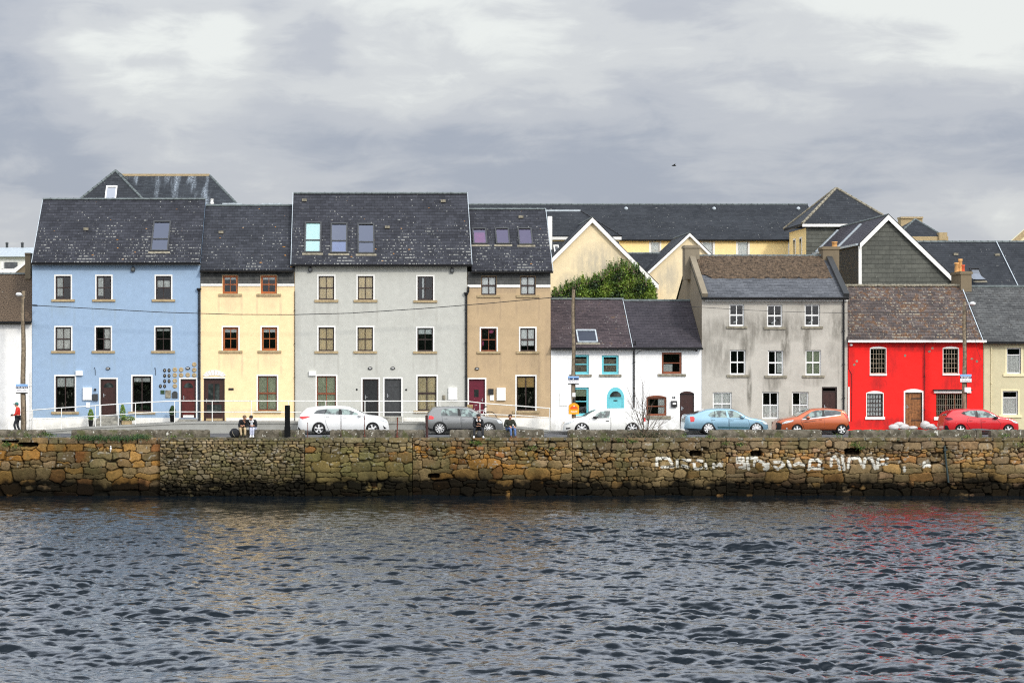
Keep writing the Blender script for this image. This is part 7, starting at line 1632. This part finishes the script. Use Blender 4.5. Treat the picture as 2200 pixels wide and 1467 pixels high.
for px, py, n in ((100, 933, 120), (110, 936, 60), (15, 955, 120), (35, 958, 60), (372, 938, 60), (700, 941, 30), (1026, 952, 110), (1015, 950, 50), (1145, 962, 40), (1300, 943, 70), (1330, 944, 60), (1360, 948, 80), (1470, 936, 60), (1525, 938, 50), (1560, 953, 50), (1590, 955, 50), (1800, 936, 50), (1835, 955, 90), (1850, 962, 50), (2160, 935, 50), (165, 938, 60), (60, 936, 60), (1265, 942, 60), (2075, 938, 60), (2190, 955, 40), (1185, 965, 30)): tuft(px, py, n, .13, .17, (1, 2, 3, 1), .4)
for k in range(35): tuft(random.uniform(-60, 2300), random.uniform(934, 942), 14, .1, .09, (1, 2, 3), .2, YQ + .2)
o = s.build('grass', GL); tag(o, 'tufts of grass and weeds rooted in the quay wall', 'grass', kind='stuff')
# bird in the sky
s = MB(); by = 260; x, z = X(1448, by), Z(356, by); s.blob((x, by, z), .28, .1, .08, 12, 8); s.face([(x - .1, by - .05, z + .03), (x + .12, by - .05, z + .03), (x + .1, by - .55, z + .16), (x, by - .55, z + .16)]); s.face([(x - .1, by + .05, z + .03), (x + .12, by + .05, z + .03), (x + .1, by + .55, z + .16), (x, by + .55, z + .16)]); tag(s.build('bird', M['gutter']), 'small dark bird flying alone in the cloudy sky', 'bird')
x, y, z = X(238, YQ - .12), YQ - .14, Z(966, YQ); s = MB(); s.blob((x, y, z + .06), .05, .05, .09, 8, 6); s.blob((x, y - .02, z + .17), .035, .035, .045, 8, 6); s.tube([(x, y, z - .1), (x, y, z)], [.02, .012], 5); tag(s.build('white_flower', M['frame_white']), 'white flower head on the mortar of the left quay wall', 'flower')
# ------------------------------------------------------------------ sky, sun, camera
AZ, EL = R(150), R(33)          # sun behind the camera, to the right (clouded)
w = bpy.data.worlds.new('World'); scene.world = w; w.use_nodes = True; nt = w.node_tree; nt.nodes.clear()
class WN(NT):
    def __init__(s, t): s.t = t
t = WN(nt)
out = nt.nodes.new('ShaderNodeOutputWorld'); bg = nt.nodes.new('ShaderNodeBackground')
sky = nt.nodes.new('ShaderNodeTexSky'); sky.sky_type = 'NISHITA'; sky.sun_disc = False; sky.sun_elevation = EL; sky.sun_rotation = AZ; sky.air_density = 1.0; sky.dust_density = 2.0
d = t.n('ShaderNodeTexCoord').outputs['Generated']; sp = t.n('ShaderNodeSeparateXYZ', Vector=d)
def vm(op, a, b): 
    nd = nt.nodes.new('ShaderNodeVectorMath'); nd.operation = op
    for i, v in ((0, a), (1, b)):
        if isinstance(v, bpy.types.NodeSocket): nt.links.new(v, nd.inputs[i])
        else: nd.inputs[i].default_value = v
    return nd
band = t.n('ShaderNodeMapping', Vector=d, Scale=(1.0, 1.0, 3.4)).outputs[0]
n1 = t.noise(band, 4.6, 7.0, .52, .35); n2 = t.noise(t.n('ShaderNodeMapping', Vector=d, Location=(4.0, 1.3, 2.2), Scale=(1.0, 1.0, 2.2)).outputs[0], 9.0, 8.0, .55, .5); n3 = t.noise(t.n('ShaderNodeMapping', Vector=d, Location=(7, 2, 5), Scale=(1.2, 1.0, 7.0)).outputs[0], 7.0, 6.0, .5, .2)
cl = t.math('ADD', t.math('MULTIPLY', n1, .5), t.math('ADD', t.math('MULTIPLY', n2, .22), t.math('MULTIPLY', n3, .28)))
f = t.step(cl, .36, .66)
def blobf(px, py, rad, amp, sx=1.0):
    v = Vector(((px - CX) / F, 1, (CY - py) / F)).normalized(); q = vm('SUBTRACT', d, tuple(v)); q = vm('MULTIPLY', q.outputs[0], (1 / sx, 1, 1)); l = vm('LENGTH', q.outputs[0], (0, 0, 0)).outputs['Value']
    l = t.math('ADD', l, t.math('MULTIPLY', t.math('SUBTRACT', n2, .5), rad * 1.3)); return t.math('MULTIPLY', t.math('SUBTRACT', 1.0, t.step(l, 0.0, rad)), amp)
b = blobf(480, 90, .036, .30, .75)
for q in ((380, 60, .075, .34), (330, 30, .03, .15), (2140, 50, .045, .22), (2000, 80, .09, .20), (590, 395, .022, .35, 2.2), (150, 60, .03, .22), (200, 230, .035, .15), (1150, 30, .03, .1), (2150, 480, .02, .2), (700, 60, .024, -.28), (1350, 100, .05, -.06, 1.6), (200, 330, .02, -.22, 2.5), (1900, 320, .02, -.16, 3.0), (1000, 330, .02, -.1, 3.0)): b = t.math('ADD', b, blobf(*q))
f = t.math('ADD', t.math('MULTIPLY', f, .80), t.math('ADD', b, .04), False)
lo = (.395, .43, .515); mi = (.56, .58, .63); hi = (.90, .92, .89)
lowb = t.math('MULTIPLY', t.math('MULTIPLY', t.step(sp.outputs[2], .045, .075), t.math('SUBTRACT', 1.0, t.step(sp.outputs[2], .09, .125))), .2); n4 = t.noise(t.n('ShaderNodeMapping', Vector=d, Location=(1, 8, 3), Scale=(1.0, 1.0, 2.6)).outputs[0], 26.0, 8.0, .62, .8); f = t.math('ADD', t.math('SUBTRACT', f, lowb), t.math('ADD', t.math('MULTIPLY', t.math('SUBTRACT', n4, .5), .55), t.math('MULTIPLY', t.step(sp.outputs[2], .105, .165), .09)))
rampn = nt.nodes.new('ShaderNodeValToRGB'); nt.links.new(f, rampn.inputs[0]); cr = rampn.color_ramp; cr.interpolation = 'EASE'; cr.elements[0].position = 0.0; cr.elements[0].color = lo + (1,); cr.elements[1].position = 1.0; cr.elements[1].color = hi + (1,)
e_ = cr.elements.new(.42); e_.color = mi + (1,); e_ = cr.elements.new(.7); e_.color = (.70, .715, .73, 1)
# sky brighter overhead and sunward; unseen parts lifted and darkened to shape water reflections
zen = t.step(sp.outputs[2], .12, .85); sv = Vector((math.sin(AZ) * math.cos(EL), math.cos(AZ) * math.cos(EL), math.sin(EL)))
dot = vm('DOT_PRODUCT', d, tuple(sv)).outputs['Value']; gl = t.step(dot, .1, 1.0); fr_ = t.math('MULTIPLY', t.step(sp.outputs[1], .12, .65), t.step(sp.outputs[2], .30, .60)); lift = t.math('MULTIPLY', t.step(sp.outputs[2], .15, .24), 1.25)
amp = t.math('MULTIPLY', t.math('ADD', t.math('ADD', 1.0, lift), t.math('ADD', t.math('MULTIPLY', zen, SKY_ZEN), t.math('MULTIPLY', gl, SKY_SUN))), t.math('SUBTRACT', 1.0, t.math('MULTIPLY', fr_, .84)))
tn = t.math('MULTIPLY', t.step(sp.outputs[2], .15, .3), t.step(sp.outputs[1], -.2, .4)); cloud = t.mix(1.0, rampn.outputs[0], t.n('ShaderNodeCombineXYZ', X=t.math('MULTIPLY', amp, t.math('SUBTRACT', 1.0, t.math('MULTIPLY', tn, .06))), Y=amp, Z=t.math('MULTIPLY', amp, t.math('ADD', 1.0, t.math('MULTIPLY', tn, .08)))).outputs[0], 'MULTIPLY')
nis = t.mix(1.0, sky.outputs[0], (.10, .10, .10), 'MULTIPLY')
col = t.mix(.88, nis, cloud)
nt.links.new(col, bg.inputs[0]); bg.inputs[1].default_value = SKY_STR; nt.links.new(bg.outputs[0], out.inputs[0])
sl = bpy.data.lights.new('sun', 'SUN'); sl.energy = SUN_E; sl.angle = R(7); sl.color = (1.0, .95, .86); so = bpy.data.objects.new('sun', sl); COL.objects.link(so)
so.rotation_euler = (-sv).to_track_quat('-Z', 'Y').to_euler(); so.location = (20, -50, 60)
cam = bpy.data.cameras.new('camera'); co = bpy.data.objects.new('camera', cam); COL.objects.link(co); co.location = (0, 0, CAMZ); co.rotation_euler = (R(90), 0, 0)
cam.sensor_width = 36; cam.lens = F / 2200 * 36; cam.shift_x = (1100 - CX) / 2200; cam.shift_y = (CY - 733.5) / 2200; cam.clip_start = .5; cam.clip_end = 3000
scene.camera = co; scene.cycles.filter_width = 1.15; scene.cycles.use_denoising = DENO
scene.view_settings.view_transform = 'Standard'; scene.view_settings.look = 'None'; scene.view_settings.exposure = EXPO; scene.view_settings.gamma = 1.0
for o in scene.objects:
    if '_world' in o: del o['_world']
